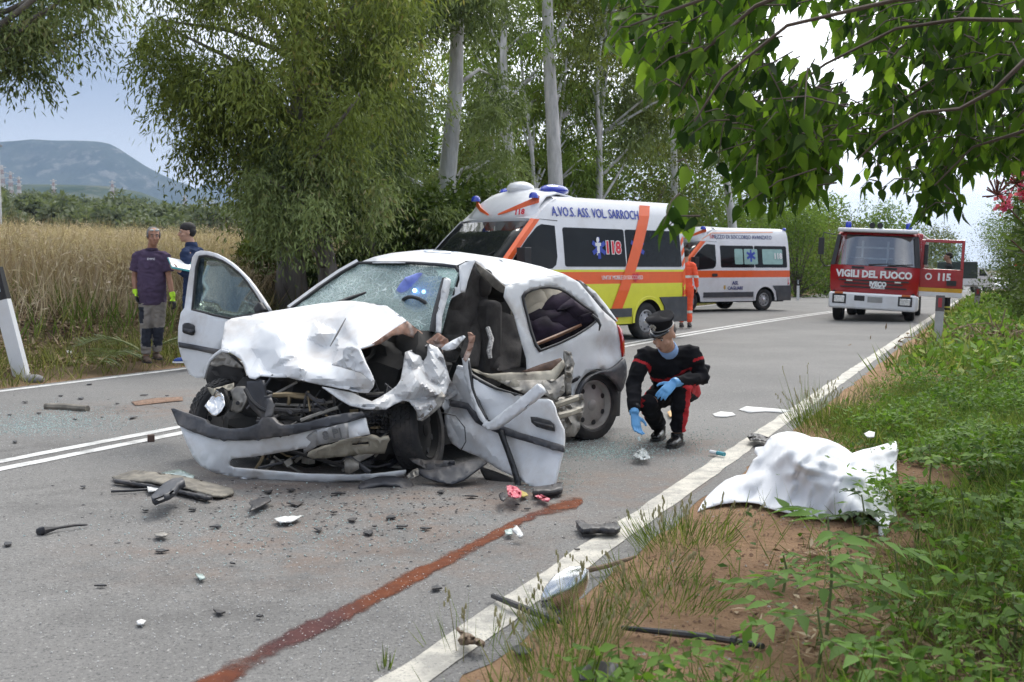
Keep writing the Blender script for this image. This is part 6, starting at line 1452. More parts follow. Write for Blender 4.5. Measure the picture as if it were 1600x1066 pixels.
# wing liner and plastic hanging below the door, underbody
skin('arch_liner', Z4((370, 690), (440, 705), (520, 690), (600, 672), (700, 640), (790, 640), (806, 656), (740, 700), (660, 760), (585, 790), (500, 772), (420, 748), (380, 725)), [(652, 732, 6.95), (710, 730, 6.9), (760, 720, 6.95), (706, 757, 6.75)], GRB, step=6, cr=.03, f=.04, th=.012)
skin('arch_liner', Z4((310, 618), (360, 622), (420, 640), (520, 640), (600, 640), (610, 720), (540, 740), (470, 735), (400, 680), (340, 650)), [(640, 716, 7.05), (700, 720, 7.0), (690, 745, 6.92)], CHAR, step=6, cr=.04, f=.06)
skin('torn_bracket', Z4((300, 735), (340, 700), (372, 688), (376, 730), (345, 752), (310, 752)), [(635, 743, 6.85), (652, 732, 6.86), (645, 748, 6.8)], BARE_, step=5, cr=.03, f=.1)
skin('sill', Z4((760, 690), (850, 720), (980, 770), (1100, 800), (1280, 792), (1282, 826), (1100, 838), (960, 810), (800, 760)), [(750, 732, 7.1), (880, 760, 6.9), (805, 752, 6.98)], UNDER, step=8, th=.05)
MB().box(cf(1.0, -.75, .2), (2.2, 1.3, .12), Matrix.Rotation(zang, 3, 'Z')).build('floor_pan', UNDER, wreck, world=True)
# folded rim along the roof's far edge, laid on as a thin strip
skin('roof_rim_fold', Z2((245, 78), (300, 80), (460, 94), (560, 110), (650, 128), (780, 150), (640, 142), (480, 112), (330, 98), (250, 92)), [(662, 390, 9.1), (716, 395, 9.2), (795, 408, 9.2)], pm('bluish roof rim', (.6, .66, .75), .1, var=.3, vs=20, spec=.9), step=6, cr=.03, f=.1, th=.002)

# loose mechanical clutter and wiring in the crushed nose
CL_ = [[], [], []]
for k_i, mt in enumerate((CHAR, BARE_, BRZ)):
    m = MB()
    for _ in range((70, 45, 16)[k_i]):
        u, v = random.uniform(405, 640), random.uniform(610, 735)
        if v > 612 + (u - 405) * .1 + 118: continue
        p = at(u, v, random.uniform(7.02, 7.3)); s_ = random.uniform(.012, .05)
        if random.random() < .5: m.box(p, (s_ * random.uniform(.6, 2.4), s_, s_ * random.uniform(.3, .9)), Matrix.Rotation(random.uniform(-.8, .8), 3, 'Y') @ Matrix.Rotation(random.uniform(-.8, .8), 3, 'Z'))
        else: d = Vector((random.gauss(0, 1), random.gauss(0, .4), random.gauss(0, .5))).normalized() * random.uniform(.05, .16); m.tube([p - d, p + Vector((0, -.01, -.015)), p + d], random.uniform(.005, .014), 6)
    m.build('engine_clutter', mt, wreck, world=True, smooth=30)['kind'] = 'stuff'
for i in range(9):
    u, v = random.uniform(420, 620), random.uniform(600, 640); wire('loose_wire', [(u, v, 7.1), (u + random.uniform(-20, 20), v + random.uniform(10, 30), 7.02), (u + random.uniform(-40, 40), v + random.uniform(25, 60), 7.0), (u + random.uniform(-50, 50), v + random.uniform(40, 80), 7.05)], .004, BLK)
# ------------------------------------------------------------------ people
def remesh(mb, name, mats, parent, voxel, matfn=None, wr=0., wf=9., smooth_it=3, seed=0.):
    """joins overlapping body volumes into one continuous skin, adds cloth folds, picks material by place"""
    me = bpy.data.meshes.new(name); me.from_pydata([tuple(q) for q in mb.v], [], mb.f)
    bm = bmesh.new(); bm.from_mesh(me); bmesh.ops.recalc_face_normals(bm, faces=bm.faces); bm.to_mesh(me); bm.free()
    t = bpy.data.objects.new('tmp_skin', me); COL.objects.link(t)
    q = t.modifiers.new('r', 'REMESH'); q.mode = 'VOXEL'; q.voxel_size = voxel
    q = t.modifiers.new('s', 'SMOOTH'); q.factor = .5; q.iterations = smooth_it
    bpy.context.view_layer.update()
    out_ = bpy.data.meshes.new_from_object(t.evaluated_get(bpy.context.evaluated_depsgraph_get())); bpy.data.objects.remove(t); bpy.data.meshes.remove(me)
    n = len(out_.vertices); co = np.empty(n * 3, np.float32); out_.vertices.foreach_get('co', co); co = co.reshape(-1, 3)
    if wr:
        no = np.empty(n * 3, np.float32); out_.vertices.foreach_get('normal', no); no = no.reshape(-1, 3)
        d = np.array([abs(mnoise.noise(Vector((p[0] * wf, p[1] * wf, p[2] * wf * 1.8 + seed)))) for p in co]); co = co + no * ((.25 - d) * wr)[:, None]
    Mi = np.array(rootm(parent).inverted()); wc = co.copy(); co = co @ Mi[:3, :3].T + Mi[:3, 3]
    out_.vertices.foreach_set('co', co.astype(np.float32).ravel()); out_.materials.clear()
    for m_ in mats: out_.materials.append(m_)
    if matfn:
        idx = [matfn(Vector(wc[list(p.vertices)].mean(0))) for p in out_.polygons]; out_.polygons.foreach_set('material_index', idx)
    out_.polygons.foreach_set('use_smooth', [True] * len(out_.polygons)); out_.name = name; out_.update()
    o = bpy.data.objects.new(name, out_); COL.objects.link(o); o.parent = parent; return o
def seg_near(p, a, b):
    ab = b - a; t = max(0, min(1, (p - a).dot(ab) / ab.length_squared)); q = a + ab * t; return (p - q).length, t, q
def hand(mb, w, d, n, thumb, curl=.5, sc=1.):
    """palm, four unequal fingers and a thumb; d points along the palm, n out of the palm, thumb to its side"""
    d = Vector(d).normalized(); n = Vector(n); n = (n - d * n.dot(d)).normalized(); t = d.cross(n).normalized()
    if t.dot(Vector(thumb)) < 0: t = -t
    w = Vector(w)
    mb.tube([w - d * .02 * sc, w + d * .03 * sc, w + d * .085 * sc, w + d * .095 * sc], [.026 * sc, .036 * sc, .042 * sc, .036 * sc], 10, flat=.42, up=n)
    for i, (off, L) in enumerate(((.030, .070), (.010, .080), (-.010, .074), (-.029, .058))):
        a = w + d * .088 * sc + t * off * sc; c = curl * (1 + .12 * i); pts = [a - d * .02 * sc, a]; dd = d + t * off * 2.2
        dd.normalize()
        for k, f in enumerate((.45, .31, .24)):
            ax = dd.cross(n).normalized(); dd = Matrix.Rotation(c * (.5 + .45 * k), 3, ax) @ dd; pts.append(pts[-1] + dd * L * f * sc)
        mb.tube(pts, [.0092 * sc, .0092 * sc, .0086 * sc, .0078 * sc, .006 * sc], 8)
    a = w + d * .025 * sc + t * .030 * sc; dd = (d * .7 + t * .75 + n * .25).normalized(); mb.tube([a - t * .012 * sc, a + dd * .03 * sc, a + dd * .055 * sc + d * .006 * sc, a + dd * .06 * sc + d * .026 * sc], [.014 * sc, .012 * sc, .010 * sc, .007 * sc], 8)
def head(mb, c, f, u, sc=1.):
    """skull, jaw, nose, brow, lips, ears round centre c, face towards f"""
    f = Vector(f).normalized(); u = Vector(u); u = (u - f * u.dot(f)).normalized(); r = f.cross(u); Rm = Matrix((r, f, u)).transposed()
    c = Vector(c); P = lambda x, y, z: c + r * x * sc + f * y * sc + u * z * sc
    mb.ball(P(0, -.012, .03), (.076 * sc, .095 * sc, .090 * sc), 18, 12, Rm); mb.ball(P(0, .022, -.045), (.058 * sc, .066 * sc, .070 * sc), 16, 10, Rm)
    mb.ball(P(0, .055, -.092), (.030 * sc, .026 * sc, .022 * sc), 10, 8, Rm)
    mb.tube([P(0, .080, .018), P(0, .100, -.012), P(0, .108, -.030), P(0, .092, -.036)], [.010 * sc, .013 * sc, .016 * sc, .010 * sc], 8)
    for s_ in (1, -1):
        mb.ball(P(s_ * .030, .078, .030), (.028 * sc, .012 * sc, .009 * sc), 10, 6, Rm); mb.ball(P(s_ * .045, .055, -.028), (.022 * sc, .026 * sc, .022 * sc), 10, 6, Rm)
        mb.ball(P(s_ * .078, -.012, -.008), (.010 * sc, .018 * sc, .032 * sc), 10, 8, Rm)
    mb.ball(P(0, .080, -.060), (.026 * sc, .012 * sc, .007 * sc), 10, 6, Rm); mb.ball(P(0, .078, -.071), (.022 * sc, .012 * sc, .007 * sc), 10, 6, Rm)
    return P, Rm
SKIN1 = pm('weathered skin', (.36, .19, .125), .55, var=.12, vs=14, spec=.35); SKIN2 = pm('fair skin', (.46, .27, .19), .55, var=.10, vs=14, spec=.35)
EYEM = pm('eye dark', (.02, .015, .012), .25, var=.1); EYEW = pm('eye white', (.55, .52, .48), .3, var=.03); LIP = pm('lips', (.26, .10, .08), .5, var=.1)
def face_bits(o, P, Rm, brow, sc=1.):
    for s_ in (1, -1):
        e = MB().ball(P(s_ * .030, .078, .010), (.012 * sc, .007 * sc, .007 * sc), 8, 6, Rm).build('eye', EYEW, o, world=True)
        MB().ball(P(s_ * .030, .0845, .010), (.0055 * sc, .003 * sc, .006 * sc), 8, 6, Rm).build('pupil', EYEM, e, world=True)
        MB().tube([P(s_ * .012, .091, .030), P(s_ * .030, .092, .036), P(s_ * .048, .080, .030)], [.004, .005, .003], 6).build('eyebrow', brow, o, world=True)
    MB().tube([P(-.024, .086, -.066), P(0, .0935, -.065), P(.024, .086, -.066)], [.002, .004, .002], 6, flat=.7).build('mouth', LIP, o, world=True)
def person(label, J, st_, group=None):
    """J: joints in the place; st_: clothing. One continuous body; clothes, hair and gloves are its children"""
    V = {k: Vector(v) for k, v in J.items()}; hipc = (V['hipL'] + V['hipR']) / 2
    b0 = Vector((hipc.x, hipc.y, min(V['ankL'].z, V['ankR'].z) - .07)); o = thing('person', label, 'person', b0, 0, group)
    vx = st_.get('voxel', .010); k = st_.get('sc', 1.)
    f = Vector(st_['face']).normalized(); chest = V['chest']; neck = V['neck']; sh = V['shL'] - V['shR']; fw = sh.cross(neck - hipc).normalized()
    if fw.dot(Vector(st_['front'])) < 0: fw = -fw
    body = MB(); P, Rm = head(body, V['head'], f, st_.get('up', (0, 0, 1)), k)
    body.tube([neck - (V['head'] - neck) * .3, neck.lerp(V['head'], .5), V['head'] - Vector((0, 0, .02))], [.062 * k, .056 * k, .056 * k], 12)
    body.tube([hipc - (chest - hipc) * .15, hipc, hipc.lerp(chest, .5), chest, chest.lerp(neck, .6), neck], [.11 * k, .135 * k, .125 * k, .140 * k, .11 * k, .055 * k], 14, flat=.6, up=fw)
    for s_ in 'LR':
        body.tube([V['sh' + s_].lerp(chest, .35), V['sh' + s_], V['sh' + s_].lerp(V['el' + s_], .5), V['el' + s_], V['el' + s_].lerp(V['wr' + s_], .35), V['wr' + s_]], [.05 * k, .045 * k, .042 * k, .038 * k, .039 * k, .026 * k], 10)
        body.tube([V['hip' + s_], V['hip' + s_].lerp(V['kn' + s_], .35), V['kn' + s_], V['kn' + s_].lerp(V['ank' + s_], .35), V['ank' + s_]], [.070 * k, .065 * k, .045 * k, .044 * k, .034 * k], 12)
        hd = (V['fi' + s_] - V['wr' + s_])
        if not st_.get('glove'): hand(body, V['wr' + s_], hd, st_['palm' + s_], st_['thumb' + s_], st_.get('curl', .45), k)
        a = V['ank' + s_]; td = Vector(st_.get('toe' + s_, st_['front'])); td.z = 0; td.normalize(); body.tube([a, a - Vector((0, 0, .04)), a + td * .10 - Vector((0, 0, .055))], [.036, .036, .03], 8)
    remesh(body, 'body', [st_['skin']], o, vx * (.75 if vx < .012 and not st_.get('glove') else 1), smooth_it=2)
    face_bits(o, P, Rm, st_.get('brow', EYEM), k)
    # clothes
    c = MB(); e = .018; fat = st_.get('belly', 0.)
    hem = hipc - (chest - hipc) * st_.get('hem', .10); mid = hipc.lerp(chest, .45) + fw * fat * .5
    c.tube([hem, hipc, mid, chest, chest.lerp(neck, .62), neck - (neck - chest) * .02], [(.152 + fat * .5) * k, (.158 + fat * .6) * k, (.152 + fat) * k, .166 * k, .135 * k, .076 * k], 18, flat=.72, up=fw)
    for s_ in 'LR':
        S_, E_, Wr = V['sh' + s_], V['el' + s_], V['wr' + s_]
        dn = (E_ - S_).normalized(); c.ball(S_ + dn * .022 - Vector((0, 0, .008)), .066 * k, 14, 10); c.tube([neck.lerp(S_, .12) - Vector((0, 0, .035)), neck.lerp(S_, .55) - Vector((0, 0, .022)), S_], [.058 * k, .055 * k, .052 * k], 12); c.tube([S_.lerp(chest, .5) - Vector((0, 0, .03)), S_ + dn * .05], [.085 * k, .066 * k], 12)
        if st_.get('short'): c.tube([S_, S_.lerp(E_, .45), S_.lerp(E_, .74)], [.072 * k, .072 * k, .076 * k], 12)
        else: c.tube([S_, S_.lerp(E_, .5), E_, E_.lerp(Wr, .4), E_.lerp(Wr, .93)], [.064 * k, .063 * k, .057 * k, .053 * k, .041 * k], 12); c.ball(E_, .058 * k, 12, 8)
    remesh(c, st_.get('topname', 'jacket'), st_['top'], o, vx, st_.get('topfn') and (lambda p: st_['topfn'](p, V, hipc)), wr=.022, wf=11, seed=3.)
    t = MB(); t.tube([hipc + (chest - hipc) * .12, hipc, hipc - (chest - hipc) * .18], [.150 * k, .162 * k, .13 * k], 16, flat=.72, up=fw)
    for s_ in 'LR':
        H, K_, A = V['hip' + s_], V['kn' + s_], V['ank' + s_]
        t.tube([H + (H - K_) * .05, H.lerp(K_, .3), H.lerp(K_, .75), K_, K_.lerp(A, .35), K_.lerp(A, .8), K_.lerp(A, .90)], [.100 * k, .096 * k, .078 * k, .070 * k, .068 * k, .060 * k, .058 * k], 14); t.ball(K_, .072 * k, 14, 10)
    remesh(t, 'trousers', st_['leg'], o, vx, st_.get('legfn') and (lambda p: st_['legfn'](p, V)), wr=.026, wf=10, seed=8.)
    for s_ in 'LR':
        a = V['ank' + s_]; td = Vector(st_.get('toe' + s_, st_['front'])); td.z = 0; td.normalize(); zf = -a.z + (b0.z); zf = max(-.10, zf)
        bz = Vector((a.x, a.y, a.z + st_.get('sole' + s_, -.075))); m = MB()
        m.tube([bz - td * .075 + Vector((0, 0, .035)), bz - td * .03 + Vector((0, 0, .045)), bz + td * .06 + Vector((0, 0, .042)), bz + td * .14 + Vector((0, 0, .034)), bz + td * .185 + Vector((0, 0, .028))], [.030, .042, .045, .044, .024], 12, flat=.85, up=(0, 0, 1)); m.tube([bz + Vector((0, 0, .03)), a + Vector((0, 0, .02))], [.045, .048], 12)
        sh_ = remesh(m, 'shoe', [st_['shoe']], o, .008)
        s2 = MB(); side = td.cross(Vector((0, 0, 1)))
        ol = [bz + td * x + side * y + Vector((0, 0, .006)) for x, y in ((-.10, -.03), (-.10, .03), (-.03, .042), (.08, .046), (.16, .04), (.20, .012), (.20, -.012), (.16, -.04), (.08, -.046), (-.03, -.042))]
        s2.prism(ol, (0, 0, .018)); s2.build('sole', st_.get('solem', BLK), sh_, world=True, smooth=0)
        if st_.get('glove'):
            g = MB(); w = V['wr' + s_]; hd = (V['fi' + s_] - w); hand(g, w, hd, st_['palm' + s_], st_['thumb' + s_], st_.get('curl', .45), 1.08 * k); E_ = V['el' + s_]
            g.tube([w + (w - E_).normalized() * .01, w, w.lerp(E_, .22)], [.034, .036, .042], 10)
            gm = st_['glove']; w0 = w + hd * .30; hn = hd.normalized()
            remesh(g, 'glove', gm, o, .0055, (lambda p, w0=w0, hn=hn: 1 if (p - w0).dot(hn) > 0 else 0) if len(gm) > 1 else None, smooth_it=2)
    return o, P, Rm, V
def hair(o, P, Rm, mat, rows, n=500, L=.018, name='hair', sc=1.):
    """cap of hair with strands; rows: (x, y, z, rx, ry, rz) tufts in head space"""
    m = MB()
    for x, y, z, a, b, c in rows: m.ball(P(x, y, z), (a * sc, b * sc, c * sc), 16, 10, Rm)
    for i, q in enumerate(m.v): m.v[i] = q + Vector((mnoise.noise(q * 70), mnoise.noise(q * 70 + Vector((4, 4, 4))), mnoise.noise(q * 70 + Vector((9, 9, 9))))) * .006
    return m.build(name, mat, o, world=True, smooth=180)

# officer crouching
BLKC = pm('black wool cloth', (.009, .009, .011), .92, var=.3, vs=12, spec=.2); REDC = pm('red cloth band', (.42, .012, .018), .85, var=.1)
BLUG = pm('blue nitrile', (.13, .36, .66), .42, var=.08, vs=20); SHOE = pm('black polished leather', (.012, .011, .011), .25, var=.2)
J = dict(head=at(1037, 523, 8.30), neck=at(1044, 549, 8.44), chest=at(1045, 572, 8.52), shR=at(1008, 551, 8.46), shL=at(1080, 547, 8.50), elR=at(990, 599, 8.36), wrR=at(991, 646, 8.18), fiR=at(997, 682, 8.12),
         elL=at(1097, 590, 8.46), wrL=at(1053, 598, 8.22), fiL=at(1033, 618, 8.16), hipR=at(1040, 612, 8.78), hipL=at(1074, 610, 8.78), knR=at(1012, 632, 8.38), knL=at(1066, 604, 8.32), ankR=at(1031, 668, 8.74), ankL=at(1058, 680, 8.40))
def off_top(p, V, hipc):
    a = p
    d, t, q = seg_near(p, hipc, V['neck'])
    for s_ in 'LR':
        ds, ts, qs = seg_near(p, V['sh' + s_], V['el' + s_])
        if .34 < ts < .43 and ds < .12 and (p - hipc).dot((V['neck'] - hipc).normalized()) < 9 and abs((p - V['chest']).dot((V['shL'] - V['shR']).normalized())) > .15: return 1
        if p.z > V['sh' + s_].z + .052 and (p - V['sh' + s_]).length < .12: return 1
    if .66 < t < .74 and abs((p - V['chest']).dot((V['shL'] - V['shR']).normalized())) < .15: return 1
    return 0
def off_leg(p, V):
    for s_, od in (('L', Vector((.8, -.55, .1))), ('R', Vector((-1, -.1, .15)))):
        for a, b in (('hip', 'kn'), ('kn', 'ank')):
            d, t, q = seg_near(p, V[a + s_], V[b + s_])
            if d < .13:
                r = (p - q); ax = (V[b + s_] - V[a + s_]).normalized(); r = r - ax * r.dot(ax); od2 = (od - ax * od.dot(ax)).normalized()
                if r.length > 1e-4 and r.normalized().dot(od2) > .82: return 1
    return 0
o, P, Rm, V = person('officer in black uniform with red stripes and blue gloves crouching beside the wreck', J, dict(face=(-.56, -.64, -.54), up=(-.22, -.35, .9), front=(-.1, -1, 0), palmR=(.3, -.4, .2), thumbR=(.8, -.5, 0), palmL=(-.2, .4, -.6), thumbL=(-.6, -.5, .6), skin=SKIN2, glove=[BLUG], curl=.35,
    top=[BLKC, REDC], topfn=off_top, topname='pullover', leg=[BLKC, REDC], legfn=off_leg, shoe=SHOE, toeR=(-.35, -1, 0), toeL=(-.45, -1, 0), voxel=.009, soleR=-.088, soleL=-.082, hem=.0, sc=1.0))
m = MB(); up = (V['head'] - V['neck']).normalized(); nk = V['neck'] + up * .005
m.lathe([(.070, -.03), (.074, 0), (.066, .045), (.060, .05)], (0, 0, 0), 'Z', 20, caps=False); m.xf(Matrix.Translation(nk) @ up.to_track_quat('Z', 'Y').to_matrix().to_4x4()); m.build('shirt_collar', pm('light blue shirt', (.22, .34, .56), .8, var=.1), o, world=True, solid=.006)
def capf(m, M): return m.xf(M)
hz_ = P(0, -.008, .062); CM = Matrix.Translation(hz_) @ Rm.to_4x4() @ Matrix.Rotation(R(6), 4, 'X') @ Matrix.Scale(.89, 4)     # local y = face direction
m = MB(); rows = []
for z, a, b, yo in ((.0, .083, .102, 0), (.03, .086, .105, 0), (.050, .088, .108, .002), (.078, .108, .126, .006), (.092, .114, .132, .008), (.102, .106, .122, .004), (.100, .06, .07, 0), (.098, .001, .001, 0)): rows.append([(math.cos(w) * a, math.sin(w) * b + yo, z + .035 * max(0, math.sin(w)) * (z > .07) - .010 * (z > .07)) for w in np.linspace(0, 2 * math.pi, 28, endpoint=False)])
m.grid(rows, True); capf(m, CM); cap = m.build('peaked_cap', BLKC, o, world=True, smooth=60)
m = MB(); rows = [[], []]
for w in np.linspace(R(18), R(162), 16): rows[0].append((math.cos(w) * .086, math.sin(w) * .103, .006)); rows[1].append((math.cos(w) * .098, math.sin(w) * .103 + .042 * math.sin(w) ** 1.2, -.026 * math.sin(w)))
m.grid(rows); capf(m, CM); m.build('visor', pm('black patent leather', (.01, .01, .01), .12, var=.1, coat=1.), cap, world=True, smooth=180, solid=.004)
m = MB()
rows = [[(math.cos(w) * .0865, math.sin(w) * .1055, z) for w in np.linspace(0, 2 * math.pi, 28, endpoint=False)] for z in (.008, .014)]; m.grid(rows, True); capf(m, CM); m.build('chin_strap', pm('silver braid', (.45, .45, .45), .4, .6), cap, world=True, solid=.003, off=1)
m = MB(); m.ball((0, .118, .040), (.014, .006, .014), 10, 6)
for x, z, h in ((-.022, .060, .016), (-.010, .068, .024), (.004, .072, .028), (.016, .066, .022), (.026, .058, .014)): m.ball((x, .124, z + .004), (.007, .005, h * .75), 8, 6)
capf(m, CM); m.build('cap_badge', pm('silver badge', (.55, .53, .48), .3, .9), cap, world=True)
hair(o, P, Rm, pm('grey cropped hair', (.10, .09, .085), .9, var=.3, vs=60), [(0, -.045, .012, .079, .068, .058)])
m = MB(); m.tube([V['wrR'] + (V['elR'] - V['wrR']) * q for q in (.16, .26)], .044, 14); m.build('wrist_watch', BLK, o, world=True, bevel=.006)
m = MB(); w0 = at(1100, 585, 8.62); m.box(w0, (.05, .06, .16), Matrix.Rotation(R(18), 3, 'Y')); m.build('belt_pouch', BLK, o, world=True, bevel=.012)
m = MB(); m.tube([V['fiR'] + Vector((0, 0, -.005)), V['fiR'] + Vector((.012, -.01, -.03))], [.012, .007], 8); tag(m.build('glass_shard', pm('clear chip', (.7, .8, .8), .1, var=.1), None), 'small clear chip pinched in the officer glove', 'shard')

# man in purple polo
PUR = pm('dark purple cotton', (.080, .056, .098), .9, var=.12, vs=5, bump=.3, bs=250, spec=.2); KHK = pm('grey work trousers', (.23, .205, .18), .9, var=.15, vs=6, bump=.3, bs=200); NVY = pm('navy patch', (.018, .020, .030), .9, var=.2)
HIV = pm('fluorescent yellow knit', (.52, .85, .04), .8, var=.08, vs=30); BOOT = pm('brown work boot', (.10, .065, .045), .8, var=.3, vs=20)
Yp = 14.85
J = dict(head=at(240, 370, Yp - .06), neck=at(237, 390, Yp), chest=at(236, 412, Yp), shR=at(216, 397, Yp), shL=at(258, 399, Yp + .05), elR=at(210, 433, Yp + .02), wrR=at(212, 458, Yp - .02), fiR=at(217, 480, Yp - .06), elL=at(264, 434, Yp + .02), wrL=at(270, 464, Yp - .05), fiL=at(275, 488, Yp - .08),
         hipR=at(229, 472, Yp + .02), hipL=at(248, 472, Yp + .04), knR=at(228, 516, Yp), knL=at(248, 514, Yp + .06), ankR=at(228, 558, Yp - .02), ankL=at(244, 553, Yp + .12))
def man_leg(p, V):
    for s_ in 'RL':
        d, t, q = seg_near(p, V['kn' + s_], V['ank' + s_])
        if d < .13 and t < .62 and t > -.01 and (p - q).dot(Vector((.55, -.8, 0))) > .02 and p.z < V['kn' + s_].z + .02: return 1
        d, t, q = seg_near(p, V['hip' + s_], V['kn' + s_])
        if s_ == 'R' and d < .15 and .2 < t < .75 and (p - q).dot(Vector((-.85, -.5, 0))) > .05: return 1
    return 0
o, P, Rm, V = person('grey haired man in purple polo shirt and yellow gloves standing on the verge', J, dict(face=(.42, -.9, -.06), front=(.4, -.92, 0), palmR=(.9, 0, 0), thumbR=(0, -1, 0), palmL=(-.9, .2, 0), thumbL=(0, -1, 0), skin=SKIN1, glove=[HIV, BLK], curl=.4, top=[PUR], topname='polo_shirt', short=True, belly=.03, hem=.06,
    leg=[KHK, NVY], legfn=man_leg, shoe=BOOT, toeR=(.5, -.85, 0), toeL=(.55, -.83, 0), voxel=.011, brow=pm('grey brows', (.12, .11, .10), .9)))
hair(o, P, Rm, pm('grey hair', (.17, .165, .16), .9, var=.35, vs=60), [(0, -.035, .052, .083, .088, .076), (.0, -.058, .0, .080, .064, .064), (.074, .0, .025, .014, .036, .042), (-.074, .0, .025, .014, .036, .042)])
m = MB(); m.tube([P(-.05, .070, .082), P(-.06, .03, .088)], .004, 6); m.tube([P(.05, .070, .082), P(.06, .03, .088)], .004, 6)
for s_ in (1, -1): m.ball(P(s_ * .033, .078, .085), (.026, .010, .016), 10, 6, Rm)
m.build('raised_glasses', pm('glasses lens', (.5, .52, .5), .1, .4, var=.1), o, world=True)
m = MB(); m.lathe([(.066, -.02), (.072, .0), (.080, -.022)], seg=18, caps=False); m.xf(Matrix.Translation(V['neck'] + Vector((0, 0, .015)))); m.build('shirt_collar', PUR, o, world=True, solid=.006)
fw = Vector((.4, -.92, 0)); pc = at(236, 405, Yp - .18); text_obj('chest_print', 'EMME', .038, rootm(o).inverted() @ frame(pc, (.92, .4, 0), (0, 0, 1)), WPR, o)

# young man in navy overalls
NAVY = pm('navy overall cloth', (.024, .038, .085), .88, var=.15, vs=6, bump=.3, bs=200, spec=.2)
Yn = 14.7
J = dict(head=at(292, 364, Yn - .02), neck=at(299, 384, Yn), chest=at(303, 407, Yn), shR=at(289, 394, Yn - .19), shL=at(311, 391, Yn + .19), elR=at(290, 428, Yn - .26), wrR=at(280, 423, Yn - .40), fiR=at(269, 418, Yn - .42), elL=at(308, 428, Yn + .2), wrL=at(288, 424, Yn + .06), fiL=at(277, 420, Yn + .0),
         hipR=at(298, 468, Yn - .09), hipL=at(304, 468, Yn + .09), knR=at(297, 516, Yn - .10), knL=at(305, 516, Yn + .10), ankR=at(295, 558, Yn - .10), ankL=at(306, 556, Yn + .14))
o, P, Rm, V = person('dark haired young man in navy overalls holding a teal folder behind the open door', J, dict(face=(-.93, -.36, -.02), front=(-.9, -.4, 0), palmR=(.1, .5, .8), thumbR=(0, .3, 1), palmL=(0, -.5, .8), thumbL=(0, 0, 1), skin=SKIN2, curl=.6, top=[NAVY], leg=[NAVY], shoe=pm('blue trainer', (.02, .06, .26), .5, var=.3), solem=WPR, toeR=(-1, -.35, 0), toeL=(-1, -.2, 0), voxel=.011, hem=.05))
hair(o, P, Rm, pm('black hair', (.012, .010, .010), .7, var=.4, vs=60), [(0, -.016, .060, .083, .100, .078), (0, -.05, .015, .082, .066, .072)])
m = MB(); m.lathe([(.076, -.035), (.074, .01), (.066, .045)], seg=18, caps=False); m.xf(Matrix.Translation(V['neck'])); m.build('high_collar', NAVY, o, world=True, solid=.008)
a, b = at(265, 414, Yn - .46), at(297, 420, Yn - .30); m = MB(); m.box((0, 0, 0), (.30, .23, .012)); m.xf(frame(a.lerp(b, .5) + Vector((0, .05, .022)), b - a, Vector((.3, 1, .28)))); fo = m.build('folder', pm('teal folder card', (.06, .38, .40), .5, var=.06), None, bevel=.003); tag(fo, 'teal folder with white papers in the young man hand', 'folder')
m = MB(); m.box((-.01, 0, .013), (.27, .20, .006)); m.xf(frame(a.lerp(b, .5) + Vector((0, .05, .022)), b - a, Vector((.3, 1, .28)))); m.build('papers', WPR, fo, world=False)

def standing(label, u, Y, z, H, face, topm, legm, topfn=None, legfn=None, skin=SKIN2, spread=.09, hairm=None, group=None, lean=0.):
    x = (u - 800) / FPX * Y; f = Vector(face); f.z = 0; f.normalize(); r = f.cross(Vector((0, 0, 1))); k = H / 1.78; B = Vector((x, Y, z))
    Q = lambda a, b, c: B + r * a * k + f * b * k + Vector((0, 0, c * k))
    J = dict(head=Q(0, .02 + lean, 1.66), neck=Q(0, -.01 + lean * .8, 1.50), chest=Q(0, lean * .5, 1.32), shR=Q(.17, lean * .6, 1.43), shL=Q(-.17, lean * .6, 1.43), elR=Q(.24, -.03, 1.15), elL=Q(-.24, -.03, 1.15), wrR=Q(.24, .10, .92), wrL=Q(-.24, .10, .92), fiR=Q(.23, .14, .80), fiL=Q(-.23, .14, .80),
             hipR=Q(.09, 0, .93), hipL=Q(-.09, 0, .93), knR=Q(spread, .03, .50), knL=Q(-spread, .02, .50), ankR=Q(spread, 0, .09), ankL=Q(-spread, 0, .09))
    o, P, Rm, V = person(label, J, dict(face=face, front=face, palmR=-r, palmL=r, thumbR=f, thumbL=f, skin=skin, curl=.4, top=topm, leg=legm, topfn=topfn, legfn=legfn, shoe=SHOE, voxel=.014, hem=.12, sc=k), group)
    hair(o, P, Rm, hairm or pm('dark brown hair', (.02, .014, .010), .8, var=.4, vs=60), [(0, -.02, .058, .083, .096, .076), (0, -.05, .015, .081, .066, .068)], sc=k); return o
ORC = pm('orange rescue uniform', (.85, .10, .035), .8, var=.08); REFL = pm('reflective tape', (.62, .62, .56), .5, var=.05)
standing('rescuer in orange uniform half hidden between the two ambulances', 1071, 25.2, .005, 1.72, (.3, .95, 0), [ORC, REFL], [ORC, REFL], lambda p, V, h: 1 if abs(p.z - 1.13) < .03 else 0, lambda p, V: 1 if abs(p.z - .36) < .03 else 0)
FFC = pm('dark turnout cloth', (.014, .014, .017), .9, var=.2); YT = pm('yellow reflective tape', (.55, .58, .10), .5, var=.05)
b = at(1482, 497, 29.1)
standing('firefighter in dark turnout gear behind the open fire engine door', 1481, 29.1, -.01, 1.72, (-.9, .3, 0), [FFC, YT], [FFC, YT], lambda p, V, h: 1 if abs(p.z - 1.1) < .03 else 0, lambda p, V: 1 if (.20 < p.z < .26 or .31 < p.z < .36) else 0, spread=.16)
DRK = pm('dark blue uniform cloth', (.010, .012, .020), .9, var=.2)
